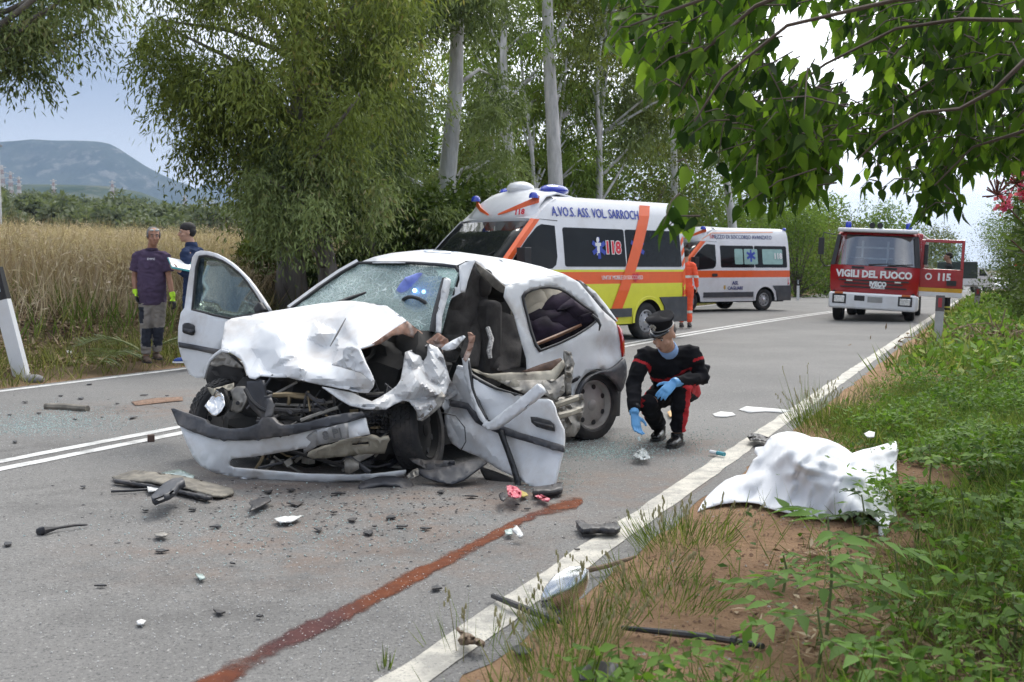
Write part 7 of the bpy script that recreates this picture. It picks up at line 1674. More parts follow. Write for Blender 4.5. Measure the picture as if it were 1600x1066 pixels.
for u, Y, lb, fc in ((1548, 111, 'far man in dark clothes seen from behind on the road', (.3, .95, 0)), (1540, 114, 'far man in dark clothes partly behind his companion', (.8, -.4, 0))):
    p_ = onroad(u, Y); standing(lb, u, Y, p_.z, 1.76, fc, [DRK], [DRK], hairm=None)
# ------------------------------------------------------------------ sheet, posts, litter of the crash
def landY(hfn):
    """distance of a surface lying hfn(u, v) above the land or road, seen at a pixel"""
    def f(u, v):
        h = hfn(u, v) if callable(hfn) else hfn; z = h
        for _ in range(14):
            p = gz(u, v, min(z, 1.25)); s_, t_ = st(p.x, p.y); g = float(hgt_st(s_, t_)) if (s_ > -1.55 or s_ < -9.9) else .006
            z = .5 * z + .5 * (g + h)
        return gz(u, v, min(z, 1.25)).y
    return f
Z6 = lambda *p: zz((1050, 620), 2.391, *p)
SO = Z6((95, 430), (112, 398), (132, 372), (165, 340), (200, 312), (240, 296), (276, 290), (290, 262), (304, 236), (322, 222), (308, 208), (312, 190), (345, 186), (356, 165), (372, 148), (400, 136), (430, 131), (462, 132), (492, 140), (520, 152), (552, 154), (580, 160), (620, 176), (650, 194), (672, 212), (712, 198), (752, 190), (800, 176), (836, 167), (846, 200), (838, 240), (840, 282), (812, 311), (784, 312), (800, 345), (836, 385), (830, 410), (840, 442), (812, 476), (797, 526), (772, 516), (770, 470), (748, 440), (700, 428), (650, 446), (600, 456), (556, 461), (510, 448), (470, 440), (430, 434), (392, 426), (345, 412), (325, 400), (280, 394), (240, 395), (180, 402), (130, 416))
SH = [(95, 430, 0), (200, 330, .06), (276, 292, .09), (310, 200, .20), (372, 152, .28), (430, 135, .34), (492, 142, .34), (580, 165, .29), (660, 206, .18), (752, 194, .13), (836, 170, .10), (840, 282, .02), (784, 316, .03), (836, 400, .02), (797, 520, 0), (770, 440, .04), (690, 400, .12), (620, 448, .02), (470, 438, .02), (340, 408, .02), (240, 394, .02), (130, 414, 0), (450, 220, .33), (560, 250, .29), (400, 300, .17), (600, 330, .19), (500, 350, .13), (680, 290, .17), (740, 250, .14), (300, 335, .09), (640, 230, .20), (520, 190, .36)]
shf = tps([(1050 + a / 2.391, 620 + b / 2.391, h * .85) for a, b, h in SH])
FOLDS = [(470, 245, 575, 180, 13, .022), (480, 262, 705, 305, 14, .026), (565, 245, 745, 335, 15, .020), (600, 180, 665, 245, 12, .018), (400, 165, 325, 235, 14, .018), (440, 200, 300, 330, 20, .022), (520, 345, 500, 445, 13, .016), (640, 300, 560, 445, 15, .020), (310, 300, 225, 385, 16, .014), (680, 235, 835, 200, 12, .018), (455, 335, 395, 425, 14, .014), (745, 300, 800, 440, 13, .018), (250, 320, 160, 400, 14, .012), (430, 290, 560, 330, 18, .014), (700, 330, 640, 440, 12, .014), (520, 215, 470, 300, 14, -.016), (620, 270, 520, 300, 16, -.014), (360, 270, 250, 370, 15, -.012), (600, 350, 540, 430, 12, -.010)]
def fold(u, v):
    x, y = (u - 1050) * 2.391, (v - 620) * 2.391; h = max(0., shf(u, v)) + .008
    for (a1, b1, a2, b2, w, am) in FOLDS:
        ex, ey = a2 - a1, b2 - b1; t = max(0, min(1, ((x - a1) * ex + (y - b1) * ey) / (ex * ex + ey * ey))); bow = 14 * math.sin(t * 3.1) * (1 if a1 % 20 else -1)
        d = math.hypot(x - a1 - ex * t - bow * .6, y - b1 - ey * t + bow * .4); h += am * math.exp(-(d / w) ** 2)
    return max(.006, h)
CLW = pm('white cotton sheet', (.71, .72, .74), .95, var=.015, bump=.05, bs=220, spec=.05)
sheet_o = skin('white_sheet', SO, landY(fold), CLW, 'top', step=4, th=.004, smooth=180)
tag(sheet_o, 'white cotton sheet spread in folds over the verge beside the road', 'sheet')

def flat(name, label, cat, poly, h, mat, cr=.010, f=.12, th=.006, step=4, group=None, seed=0., smooth=40):
    """a flat scrap lying on the road or verge, slightly buckled"""
    hf = h if callable(h) else (lambda u, v: h + cr * abs(mnoise.noise(Vector((u * f, v * f * 2, seed)))))
    o = skin(name, poly, landY(hf), mat, 'top', step=step, th=th, smooth=smooth); return tag(o, label, cat, group)
def rod(name, label, cat, pts, r, mat, seg=8, h=.012):
    P_ = [at(u, v, landY(h + e)(u, v)) for u, v, e in pts]; return tag(MB().tube(P_, r, seg).build(name, mat, None), label, cat)
DKP = pm('broken black plastic', (.020, .020, .023), .5, var=.3, dirt=(.15, .12, .10), da=.5, ds=9); BGP = pm('dusty beige panel', (.20, .18, .145), .75, var=.3, vs=9, dirt=(.04, .035, .03), da=.85, ds=7)
LGT = pm('pale scrap', (.60, .60, .58), .5, var=.1, dirt=(.3, .26, .2), da=.4, ds=9); GLP = pm('pale green glass scrap', (.42, .50, .46), .15, var=.1); WOOD = pm('grey brown stick', (.20, .145, .10), .9, var=.3, vs=30)
ZL = lambda *p: zz((0, 600), 2.288, *p)
Z7 = lambda *p: zz((500, 700), 2.667, *p)
flat('door_panel_board', 'torn beige trim board lying before the bumper', 'debris', ZL((400, 335), (440, 322), (482, 310), (560, 318), (645, 330), (740, 352), (832, 376), (836, 392), (806, 404), (762, 402), (700, 384), (640, 366), (540, 352), (420, 345)), lambda u, v: .03 + .02 * math.sin(u * .03) + .012 * mnoise.noise(Vector((u * .08, v * .2, 3))), BGP, th=.009)
flat('board_edge', 'dark torn underside strip along the beige trim board', 'debris', ZL((404, 344), (540, 358), (640, 374), (760, 408), (740, 412), (620, 384), (520, 366), (410, 350)), .02, DKP, th=.02)
flat('mirror_bracket', 'charcoal mirror bracket lying on the beige trim board', 'debris', ZL((542, 414), (560, 392), (590, 364), (620, 348), (654, 344), (662, 356), (640, 366), (630, 384), (606, 402), (552, 423)), lambda u, v: .09 + .0006 * (u - 240), GRB, th=.035)
flat('white_scrap', 'white scrap beside the charcoal mirror bracket', 'debris', ZL((526, 368), (545, 362), (580, 368), (570, 382), (530, 386)), .02, LGT)
flat('glass_sheet', 'pale green glass sheet behind the beige trim board', 'debris', ZL((578, 318), (640, 306), (696, 328), (690, 340), (640, 334)), .02, GLP)
rod('black_rod', 'thin black rod left of the beige trim board', 'debris', [(174, 768, 0), (200, 767, .004), (230, 765, 0)], .008, DKP)
flat('plastic_scrap', 'curved dark brown plastic blade on the asphalt', 'debris', ZL((890, 424), (930, 408), (962, 404), (970, 418), (930, 440), (892, 456), (900, 438)), .03, DKP)
rod('cable_end', 'bent black cable with a plug lying alone on the left lane', 'debris', [(62, 831, .0), (68, 829, .01), (90, 825, .005), (115, 821, .01), (136, 820, .0)], [.022, .020, .007, .007, .005], DKP)
rod('beige_bar', 'beige bar lying among glass on the far left lane', 'debris', [(71, 635, .01), (100, 636, .01), (137, 639, .01)], [.03, .034, .03], BGP)
flat('white_flake', 'white paint flake with a ragged edge before the car', 'debris', ZL((980, 482), (1020, 474), (1082, 472), (1062, 484), (1040, 494), (1000, 496)), .02, LGT)
flat('white_chip', 'small white chip alone on the near asphalt', 'debris', ZL((488, 850), (505, 843), (522, 848), (512, 860), (492, 860)), .01, LGT, cr=.004)
flat('grey_chip', 'small grey foil chip left of the brown trail', 'debris', ZL((697, 680), (725, 682), (735, 696), (715, 700)), .012, GLP, cr=.01)
flat('small_fitting', 'tiny metal and plastic fitting on the asphalt', 'debris', ZL((552, 536), (580, 532), (602, 538), (590, 546), (556, 546)), .015, BARE_, cr=.02)
b_ = gz(236, 690, .004); o = MB().box((b_.x, b_.y, .03), (.05, .05, .055), Matrix.Rotation(.4, 3, 'Z')).build('brown_block', pm('brown plastic block', (.10, .06, .045), .6, var=.2), None, bevel=.006); tag(o, 'small brown block standing on the double centre line', 'debris')
flat('black_bracket', 'black plastic bracket with two lugs beside the edge line', 'debris', Z7((1066, 312), (1100, 310), (1112, 326), (1180, 330), (1190, 316), (1240, 318), (1252, 340), (1235, 352), (1160, 346), (1092, 350), (1076, 332)), .03, DKP, th=.025)
flat('white_clip', 'white folded plastic clip lying on the brown trail', 'debris', Z7((800, 342), (820, 326), (836, 345), (848, 366), (832, 376), (815, 358)), lambda u, v: .03 + .002 * (840 - v), LGT, th=.01)
flat('clear_clip', 'clear plastic scrap left of the white clip', 'debris', Z7((768, 345), (800, 336), (802, 360), (776, 362)), .02, GLP)
rod('stick', 'dry stick lying across the edge line by the grass', 'stick', [(898, 896, .02), (920, 891, .02), (950, 884, .03), (975, 876, .03), (992, 870, .02)], [.010, .012, .011, .010, .007], WOOD)
rod('trim_strip', 'long black rubber strip lying over the edge line', 'debris', [(770, 931, .01), (790, 939, .02), (820, 951, .02), (850, 963, .02), (880, 972, .02)], [.010, .013, .014, .014, .012], DKP)
rod('rubber_strip', 'long black wiper arm lying on the bare earth', 'debris', [(972, 981, .02), (1010, 985, .02), (1060, 990, .03), (1110, 996, .03), (1160, 1004, .02), (1192, 1010, .015)], [.008, .010, .013, .012, .011, .010], DKP)
o = rod('joint_block', 'small joint block on the black wiper arm', 'debris', [(1142, 1000, .035), (1150, 1002, .035)], .016, DKP); 
flat('bark_chip', 'broken wood chip with a dark end on the edge line', 'debris', Z7((568, 750), (600, 770), (630, 782), (682, 812), (684, 828), (640, 812), (590, 818), (580, 800), (592, 780)), .03, WOOD, cr=.05, th=.012)
flat('dark_shell', 'crumpled dark plastic shell at the bottom edge in the grass', 'debris', Z7((1080, 930), (1120, 900), (1180, 890), (1250, 910), (1274, 950), (1240, 968), (1150, 976), (1090, 974)), lambda u, v: .07 + .03 * math.sin(u * .12), DKP, th=.01)
flat('grey_shard', 'dark green plastic shard at the edge of the earth', 'debris', Z7((800, 832), (830, 822), (884, 840), (870, 858), (820, 862)), .02, DKP)
PNK = pm('pink and white cloth', (.58, .12, .16), .9, var=.0, dirt=(.75, .62, .62), da=1., ds=45, bump=.4, bs=60); YLC = pm('yellow cloth edge', (.45, .36, .12), .9)
flat('pink_cloth', 'pink and white crumpled cloth under the hanging door', 'cloth', Z4((926, 800), (950, 795), (990, 806), (1020, 838), (1016, 868), (975, 876), (935, 862)), lambda u, v: .06 + .03 * mnoise.noise(Vector((u * .2, v * .3, 1))), PNK, step=3)
flat('pink_scrap', 'small pink cloth scrap beside the brown stain end', 'cloth', Z4((1102, 862), (1140, 852), (1198, 880), (1188, 896), (1150, 890)), lambda u, v: .03 + .03 * mnoise.noise(Vector((u * .2, v * .3, 6))), PNK, step=3)
flat('yellow_scrap', 'yellowish cloth strip between the two pink scraps', 'cloth', Z4((1010, 826), (1050, 842), (1062, 858), (1020, 868)), .02, YLC, step=3)
flat('black_foil', 'black crumpled foil left of the pink cloth', 'debris', Z4((878, 852), (908, 836), (925, 870), (905, 894), (884, 880)), .05, DKP, cr=.04)
flat('black_bar', 'black sill bar lying below the hanging door', 'debris', Z4((1090, 820), (1200, 806), (1274, 790), (1276, 828), (1190, 846), (1090, 848)), .03, DKP, th=.03)
rod('marker_tube', 'white and teal tube lying on the asphalt near the officer', 'tube', [(1110, 706, .012), (1120, 708, .012)], .014, WPR); rod('tube_cap', 'teal cap of the white tube near the officer', 'tube cap', [(1121, 708, .012), (1132, 710, .012)], .015, pm('teal plastic', (.08, .32, .38), .4))
flat('clear_bag', 'clear plastic bag crumpled on the road before the officer', 'bag', [(988, 712), (996, 704), (1004, 700), (1012, 706), (1016, 716), (1004, 719), (994, 716)], lambda u, v: .03 + .05 * abs(mnoise.noise(Vector((u * .2, v * .4, 3)))), pm('cloudy film', (.62, .66, .66), .25, var=.1, vs=40, alpha=.55), step=3, th=.002)
flat('paper_scrap', 'orange and white paper scrap behind the officer legs', 'paper', [(1043, 644), (1052, 640), (1056, 648), (1046, 652)], .02, pm('orange white paper', (.65, .40, .18), .8, var=.5, vs=30))
SPL = pm('chalky white spill', (.62, .62, .60), .85, var=.12, vs=9)
flat('white_spill', 'long white chalky spill on the road behind the officer', 'spill', [(1154, 640), (1166, 635), (1190, 637), (1215, 639), (1240, 642), (1222, 645), (1196, 643), (1170, 645)], .004, SPL, cr=0, th=.002, step=6)
flat('white_spill', 'round white chalky spill right of the officer knee', 'spill', [(1113, 647), (1126, 643), (1145, 645), (1150, 649), (1132, 652), (1118, 651)], .004, SPL, cr=0, th=.002, step=6)
flat('black_shoe_cover', 'small black crumpled item on the edge line above the sheet', 'debris', [(1167, 682), (1176, 677), (1188, 679), (1201, 684), (1198, 690), (1184, 688), (1172, 688)], lambda u, v: .04 + .04 * abs(mnoise.noise(Vector((u * .15, v * .2, 2)))), DKP, step=3)
flat('white_litter', 'white crumpled paper in the grass left of the palm fronds', 'paper', [(103, 549), (110, 546), (120, 551), (116, 558), (108, 557)], lambda u, v: .06, LGT, step=3)
flat('white_litter', 'white crumpled paper in the weeds above the sheet', 'paper', [(1350, 678), (1358, 674), (1367, 676), (1366, 683), (1355, 684)], lambda u, v: .14, LGT, step=3)
b_ = onland(52, 597); o = MB().ball(b_ + Vector((0, 0, .03)), (.13, .09, .06), 12, 8).build('stone', pm('grey stone', (.24, .235, .23), .9, var=.2, vs=12, bump=.4, bs=30), None, smooth=60); tag(o, 'grey stone lying at the foot of the leaning post', 'stone')
# lost headlamp unit
o = thing('loose_headlight', 'clear headlight unit thrown onto the verge edge', 'headlight', onland(882, 955)); pb = rootm(o).translation
HM = Matrix.Translation(pb + Vector((0, 0, .085))) @ Matrix.Rotation(R(32), 4, 'Z') @ Matrix.Rotation(R(-28), 4, 'Y')
def lens(sc, yo): 
    rows = []
    for x, w, h in ((-.115, .002, .002), (-.10, .035, .03), (-.06, .058, .05), (0, .070, .060), (.06, .060, .052), (.10, .035, .03), (.125, .002, .002)): rows.append([HM @ Vector((x * sc, -math.cos(a) * h * sc * (1 if math.cos(a) > 0 else .6) + yo, math.sin(a) * w * sc)) for a in np.linspace(0, 6.283, 14, endpoint=False)])
    return MB().grid(rows, True)
lens(.92, .012).build('reflector', CHR, o, world=True, smooth=60); lens(1.0, 0).build('lens', pm('clear lamp cover', (.9, .92, .92), .04, var=0, trans=1., ior=1.2), o, world=True, smooth=180)
m = MB().box(HM @ Vector((0, .03, 0)), (.12, .03, .07), HM.to_3x3()); m.build('lamp_back', DKP, o, world=True, bevel=.008)

# brown fluid trail over the asphalt
m_, k_, o_, p_, vec_ = newmat('brown trail')
e_ = k_.n('ShaderNodeAttribute', attribute_name='edge'); g_ = k_.n('ShaderNodeAttribute', attribute_name='along')
c_ = k_.ramp(k_.noise(vec_, 14, 5), .3, (.085, .019, .004), .7, (.16, .040, .008)); c2_ = k_.ramp(k_.noise(vec_, 10, 5), .3, (.045, .016, .018), .7, (.085, .032, .032)); c_ = k_.mix(g_.outputs['Fac'], c_, c2_)
c_ = k_.mix(k_.rng(k_.noise(vec_, 75, 2), .66, .72, 0, .6), c_, (.42, .32, .26)); k_.L.new(c_, p_.inputs['Base Color']); p_.inputs['Roughness'].default_value = .8; p_.inputs['Specular IOR Level'].default_value = .2
tr_ = k_.n('ShaderNodeBsdfTransparent'); ms_ = k_.n('ShaderNodeMixShader'); fe = k_.math('ADD', k_.math('MULTIPLY', e_.outputs['Fac'], k_.rng(k_.noise(vec_, 1.9, 4), .36, .56, .45, 1.1)), k_.math('MULTIPLY', k_.math('SUBTRACT', k_.noise(vec_, 13, 7, .78), .5), 1.5))
k_.L.new(k_.rng(fe, .10, .62, 0, .95), ms_.inputs[0]); k_.L.new(tr_.outputs[0], ms_.inputs[1]); k_.L.new(p_.outputs[0], ms_.inputs[2]); k_.L.new(ms_.outputs[0], o_.inputs[0])
TRL = [(250, 1112, 46), (341, 1063, 44), (415, 1019, 40), (481, 985, 38), (540, 958, 34), (575, 939, 32), (642, 903, 29), (710, 869, 25), (777, 834, 20), (812, 814, 17), (840, 802, 16), (862, 796, 22), (882, 789, 30), (898, 785, 26), (912, 781, 10)]
_t = np.array(TRL, float); _k = np.linspace(0, len(TRL) - 1, 70); TRL = [tuple(float(np.interp(q, np.arange(len(_t)), _t[:, c])) for c in range(3)) for q in _k]
rows = []; ed = []; al = []
for i, (u, v, w) in enumerate(TRL):
    a, b = TRL[max(i - 1, 0)], TRL[min(i + 1, len(TRL) - 1)]; dx, dy = b[0] - a[0], b[1] - a[1]; L_ = math.hypot(dx, dy); nx, ny = -dy / L_, dx / L_; row = []
    for q in np.linspace(-1, 1, 9): row.append(gz(u + nx * w * (.42 + .16 * mnoise.noise(Vector((i * 1.7, 2.2, 0)))) * q, v + ny * w * (.42 + .16 * mnoise.noise(Vector((i * 1.7, 2.2, 0)))) * q, .0075)); ed.append((1 - abs(q) ** 1.6) * (0 if i in (0, len(TRL) - 1) else 1)); al.append(float(np.interp(u, [360, 430, 520, 585], [.2, .9, .9, 0])) if u < 800 else float(np.interp(u, [800, 830, 850, 870], [0, .45, .3, 0])))
    rows.append(row)
t_ob = MB().grid(rows).build('fluid_trail', m_, None, smooth=0); t_ob['kind'] = 'stuff'; tag(t_ob, 'reddish brown fluid trail running over the asphalt', 'stain')
for nm, ar in (('edge', ed), ('along', al)): a = t_ob.data.attributes.new(nm, 'FLOAT', 'POINT'); a.data.foreach_set('value', ar)

# crumbs of glass and tiny chips on the road
def crumbs(name, label, areas, n, s0, s1, mat, flat_=.6):
    m = MB(); tot = sum(a[4] for a in areas)
    V = []; F = []
    for (u, v, ru, rv, w) in areas:
        for _ in range(int(n * w / tot)):
            a = random.gauss(0, .5); b = random.gauss(0, .5); p = gz(u + a * ru, min(1060, max(575, v + b * rv)), .006); s = random.uniform(s0, s1)
            s_, t_ = st(p.x, p.y)
            if s_ > -1.55 or s_ < -9.8: continue
            th = random.random() * 3; c, d = math.cos(th) * s, math.sin(th) * s; h = s * flat_ * random.uniform(.6, 1.6); b0 = len(V); k = random.uniform(.5, 1)
            V += [(p.x + c, p.y + d, p.z), (p.x - d * k, p.y + c * k, p.z), (p.x - c, p.y - d, p.z), (p.x + d * k, p.y - c * k, p.z), (p.x + c * .7, p.y + d * .7, p.z + h), (p.x - d * .6, p.y + c * .6, p.z + h), (p.x - c * .7, p.y - d * .7, p.z + h), (p.x + d * .6, p.y - c * .6, p.z + h)]
            F += [tuple(b0 + i for i in f) for f in ((4, 5, 6, 7), (0, 1, 5, 4), (1, 2, 6, 5), (2, 3, 7, 6), (3, 0, 4, 7))]
    me = bpy.data.meshes.new(name); me.from_pydata(V, [], F); me.materials.append(mat); o = bpy.data.objects.new(name, me); COL.objects.link(o); o['kind'] = 'stuff'; tag(o, label, 'debris'); return o
TEAL = pm('broken glass crumbs', (.46, .58, .55), .15, var=.35, vs=60, spec=.8)
crumbs('glass_crumbs', 'pale green crumbs of broken glass on the road', [(95, 655, 130, 22, 3.2), (30, 668, 90, 14, 1.2), (940, 705, 90, 16, 2.2), (1010, 690, 110, 20, 1.), (860, 740, 60, 30, .5), (470, 820, 330, 60, 1.0), (1100, 700, 90, 40, .4)], 6500, .0025, .0065, TEAL)
crumbs('pale_grit', 'pale grit and paint flakes strewn over the asphalt', [(400, 850, 500, 160, 3), (800, 860, 400, 130, 1.5), (200, 690, 300, 60, 1.2), (1050, 680, 160, 70, .7), (560, 960, 420, 110, 1.2)], 3600, .0015, .0045, LGT)
crumbs('dark_chips', 'tiny dark plastic chips strewn round the wreck', [(430, 800, 350, 70, 2.5), (160, 640, 220, 45, 1.6), (700, 820, 300, 70, 1.2), (560, 780, 260, 30, 1.2)], 900, .003, .012, DKP, .12)
SHG_ = 'small dark plastic shards on the road'
SHL = {0: 'small dark plastic shard on the road before the wreck', 1: 'small dark plastic shard on the far lane left of the wreck'}
spots = [(40, 628, 1), (60, 645, 1), (128, 622, 1), (160, 652, 1), (225, 617, 1), (262, 618, 1), (140, 600, 1), (205, 652, 1), (15, 648, 1), (95, 618, 1), (182, 630, 1), (118, 655, 1), (24, 690, 1),
         (10, 850, 0), (130, 760, 0), (228, 797, 0), (300, 795, 0), (462, 787, 0), (495, 826, 0), (340, 822, 0), (576, 832, 0), (585, 822, 0), (628, 822, 0), (665, 825, 0), (548, 812, 0), (610, 808, 0), (520, 800, 0), (362, 880, 0), (344, 956, 0), (405, 962, 0), (160, 915, 0), (740, 775, 0), (690, 768, 0), (870, 770, 0), (900, 858, 0), (680, 918, 0), (808, 788, 0), (825, 795, 0), (250, 860, 0), (455, 765, 0), (420, 768, 0), (530, 770, 0)]
for i, (u, v, k) in enumerate(spots):
    n_ = random.randint(3, 5); a0 = random.random() * 6; ru = random.uniform(5, 14) * (.7 if k else 1); rv = ru * random.uniform(.10, .26); poly = [(u + math.cos(a0 + 6.283 * j / n_) * ru * random.uniform(.3, 1.3), v + math.sin(a0 + 6.283 * j / n_) * rv * random.uniform(.3, 1.6)) for j in range(n_)]
    poly.sort(key=lambda p: math.atan2((p[1] - v) / rv, (p[0] - u) / ru)); flat('plastic_shard', SHL[k], 'shard', poly, .008, DKP, cr=.010, f=.2, step=7, group=SHG_ if k == 0 else 'small dark plastic shards on the far lane', seed=i * 1.3, smooth=0)
m = MB(); 
skt = flat('skid_scrap', 'brown earth clod streak on the far lane left of the bumper', 'debris', [(205, 628), (240, 622), (285, 620), (286, 626), (246, 630), (212, 634)], .004, pm('earth clods', (.20, .125, .085), .95, var=.35, vs=40, bump=.5, bs=60), cr=.004, th=.002, step=4)

# reflector posts
PWH = pm('white post plastic', (.70, .71, .72), .5, var=.03, dirt=(.35, .32, .28), da=.3, ds=3); PGR = pm('weathered grey post', (.36, .36, .36), .7, var=.1, dirt=(.18, .16, .14), da=.4, ds=4)
def post(label, b, H, w, tilt, yaw, body, red, group=None):
    o = thing('marker_post', label, 'marker post', M=Matrix.Translation(b) @ Matrix.Rotation(tilt, 4, 'Y') @ Matrix.Rotation(yaw, 4, 'Z')); o['group'] = 'roadside marker posts'
    def pr(z0, z1, s=1., sl=0.): 
        pts = [(-w * .5 * s, -w * .35 * s), (w * .5 * s, -w * .35 * s), (w * .32 * s, w * .38 * s), (-w * .32 * s, w * .38 * s)]
        m = MB(); m.add([(x, y, z0 + sl * x) for x, y in pts] + [(x, y, z1 + sl * x * 1.0) for x, y in pts], [(3, 2, 1, 0), (4, 5, 6, 7), (0, 1, 5, 4), (1, 2, 6, 5), (2, 3, 7, 6), (3, 0, 4, 7)]); return m
    pr(-.15, H * .985).build('post', body, o, bevel=.008, smooth=0)
    pr(H * .70, H * .995, 1.03, .0).build('band', BLK if not red else pm('dark weathered band', (.10, .085, .085), .7), o, smooth=0, bevel=.006)
    MB().box((0, -w * .37, H * .86), (w * .42, .012, H * .17)).build('reflector', pm('red reflector', (.35, .035, .045), .35) if red else pm('grey reflector', (.42, .46, .5), .3), o, bevel=.003)
b_ = onland(36, 588); post('white post with black top leaning left at the left road edge', b_, 1.30, .18, R(-13), R(-10), PWH, False)
b_ = onland(1464, 546); post('near grey post with red reflector on the right verge', b_, at(1464, 461, b_.y).z - b_.z, .13, R(2), R(-12), PGR, True)
b_ = onland(1524, 492); post('farther grey post with red reflector on the right verge', b_, at(1524, 450, b_.y).z - b_.z, .15, R(4), R(-12), PGR, True)
b_ = Vector(at(1247, 463, 50)); b_.z = float(hgt(b_.x, b_.y)); post('small white post at the far road edge behind the white ambulance', b_, .95, .12, 0, R(-20), PWH, False)
# roadworks sign at the right edge
b_ = onland(1593, 470); o = thing('road_sign', 'white road sign with red top at the right picture edge', 'road sign', (b_.x, b_.y, b_.z), R(-15)); sz = at(1593, 428, b_.y).z - b_.z
MB().tube([(0, .04, -.2), (0, .04, sz + .25)], .03, 8).build('pole', PGR, o); MB().box((0, 0, sz), (.50, .02, .62)).build('panel', PWH, o, bevel=.01); MB().box((0, -.014, sz + .37), (.54, .02, .10)).build('red_strip', pm('sign red', (.5, .03, .03), .5), o)
MB().prism([(-.12, -.016, sz - .2), (.02, -.016, sz - .2), (.02, -.016, sz), (.12, -.016, sz), (-.04, -.016, sz + .2), (-.16, -.016, sz), (-.12, -.016, sz)], (0, .004, 0)).build('symbol', BLK, o, smooth=0)
# heap of dead branches on the right verge
b_ = onland(1575, 545); o = thing('brush_pile', 'heap of dead brown branches on the right verge', 'brush pile', b_); m = MB()
for i in range(90):
    c = b_ + Vector((random.gauss(0, .5), random.gauss(0, .4), .04 + abs(random.gauss(0, .13)))); d = Vector((random.gauss(0, 1), random.gauss(0, .7), random.gauss(0, .35))).normalized() * random.uniform(.15, .5)
    m.tube([c - d, c + Vector((0, 0, random.uniform(0, .06))), c + d], [.012, .010, .004], 5)
m.build('branches', WOOD, o, world=True)['kind'] = 'stuff'
n = 2600; P = np.stack([b_.x + rng.normal(0, .55, n), b_.y + rng.normal(0, .42, n), b_.z + np.abs(rng.normal(0, .13, n))], 1); leaves('dead_leaves', P, unit(n), unit(n), .10 * (.5 + rng.random(n)), .03, LIT, o, None, .2, 'stuff')

# ------------------------------------------------------------------ overhanging broadleaf tree, top right
LF = leafmat('broad leaves overhead', (.014, .036, .008), (.085, .155, .022), .58, .38, (.18, .28, .04))
BL = [leaf_mesh('leaf', .088, .044, LF, .18, True, t) for t in (.08, .25, .45, .65, .85, 1.0)]
ot = thing('overhanging_tree', 'broadleaf tree overhanging from the top right with drooping pointed leaves', 'tree', (3.4, 3.8, float(hgt(3.4, 3.8))))
m = MB(); tb = Vector((3.4, 3.8, -.1)); m.tube([tb, tb + Vector((.05, 0, 1.2)), tb + Vector((-.1, .1, 2.4)), tb + Vector((-.3, .2, 3.6)), tb + Vector((-.2, .3, 5.0))], [.16, .13, .11, .085, .05], 10); m.build('trunk', TWIG, ot, world=True, smooth=60); mt = MB()
BR = [[(1720, 40, 3.9), (1600, 96, 3.9), (1555, 140, 3.9), (1500, 170, 4.0), (1440, 176, 4.1), (1380, 210, 4.2), (1340, 250, 4.3)], [(1760, -40, 4.0), (1600, 32, 4.3), (1500, 30, 4.5), (1400, 45, 4.6), (1290, 100, 4.7), (1220, 150, 4.7), (1190, 230, 4.7)], [(1760, -60, 3.2), (1600, -20, 3.3), (1400, 0, 3.5), (1230, 40, 3.6), (1130, 120, 3.7), (1085, 190, 3.7)], [(1500, -80, 3.6), (1300, -60, 3.6), (1150, -20, 3.7), (1040, 20, 3.8), (985, 40, 3.8)], [(1700, 150, 4.6), (1600, 205, 4.8), (1520, 230, 5.0), (1460, 290, 5.0)], [(1700, 100, 4.6), (1580, 90, 4.9), (1480, 110, 5.0), (1420, 150, 5.0)], [(1300, -40, 4.0), (1180, 10, 4.2), (1100, 80, 4.3), (1060, 150, 4.4)]]
for br in BR:
    pts = [at(*p) for p in br]; MB().tube([tb + Vector((-.2, .2, 3.0 if br[0][1] < 20 else 2.2)), pts[0]] + pts, [.04, .03] + list(np.linspace(.010, .003, len(pts))), 6).build('branch', TWIG, ot, world=True, smooth=60)
LPOS = []
def twigs(poly, n, Y0, Y1, nl=7, L0=.16, L1=.34):
    us = [p[0] for p in poly]; vs = [p[1] for p in poly]; k = 0; tr = 0
    while k < n and tr < n * 40:
        tr += 1; u, v = random.uniform(min(us), max(us)), random.uniform(min(vs), max(vs))
        if not inside(poly, u, v): continue
        k += 1; p = at(u, v, random.uniform(Y0, Y1)); L = random.uniform(L0, L1); d = Vector((random.gauss(-.5, .6), random.gauss(0, .6), random.gauss(-.25, .35))).normalized()
        p0 = p - d * L * .5; pts = [p0, p0 + d * L * .5 + Vector((0, 0, .01)), p0 + d * L + Vector((0, 0, -.03))]; mt.tube(pts, [.0035, .0028, .0015], 4)
        sd = d.cross(Vector((0, 0, 1))).normalized()
        for j in range(nl):
            q = (j + .6) / nl; c = p0 + d * L * q + Vector((0, 0, -.03 * q * q)); s_ = 1 if j % 2 else -1
            LPOS.append((c, (sd * s_ * random.uniform(.25, .8) + d * random.uniform(.1, .5) + Vector((0, 0, -random.uniform(.5, 1.2)))).normalized(), Vector((random.gauss(0, .9), random.gauss(-.3, .8), random.gauss(.4, .6))), random.uniform(.65, 1.25)))
PA = [(965, -40), (1215, -40), (1195, 40), (1200, 95), (1262, 130), (1320, 140), (1335, 200), (1310, 235), (1255, 295), (1190, 285), (1165, 235), (1130, 225), (1105, 195), (1065, 205), (1060, 165), (1080, 140), (1030, 95), (1000, 60)]
PB = [(1215, -40), (1640, -40), (1640, 120), (1490, 120), (1400, 110), (1330, 85), (1310, 35), (1240, 20)]
PC = [(1345, 140), (1500, 120), (1640, 120), (1640, 250), (1560, 270), (1500, 255), (1475, 315), (1430, 290), (1400, 250), (1350, 255), (1340, 210)]
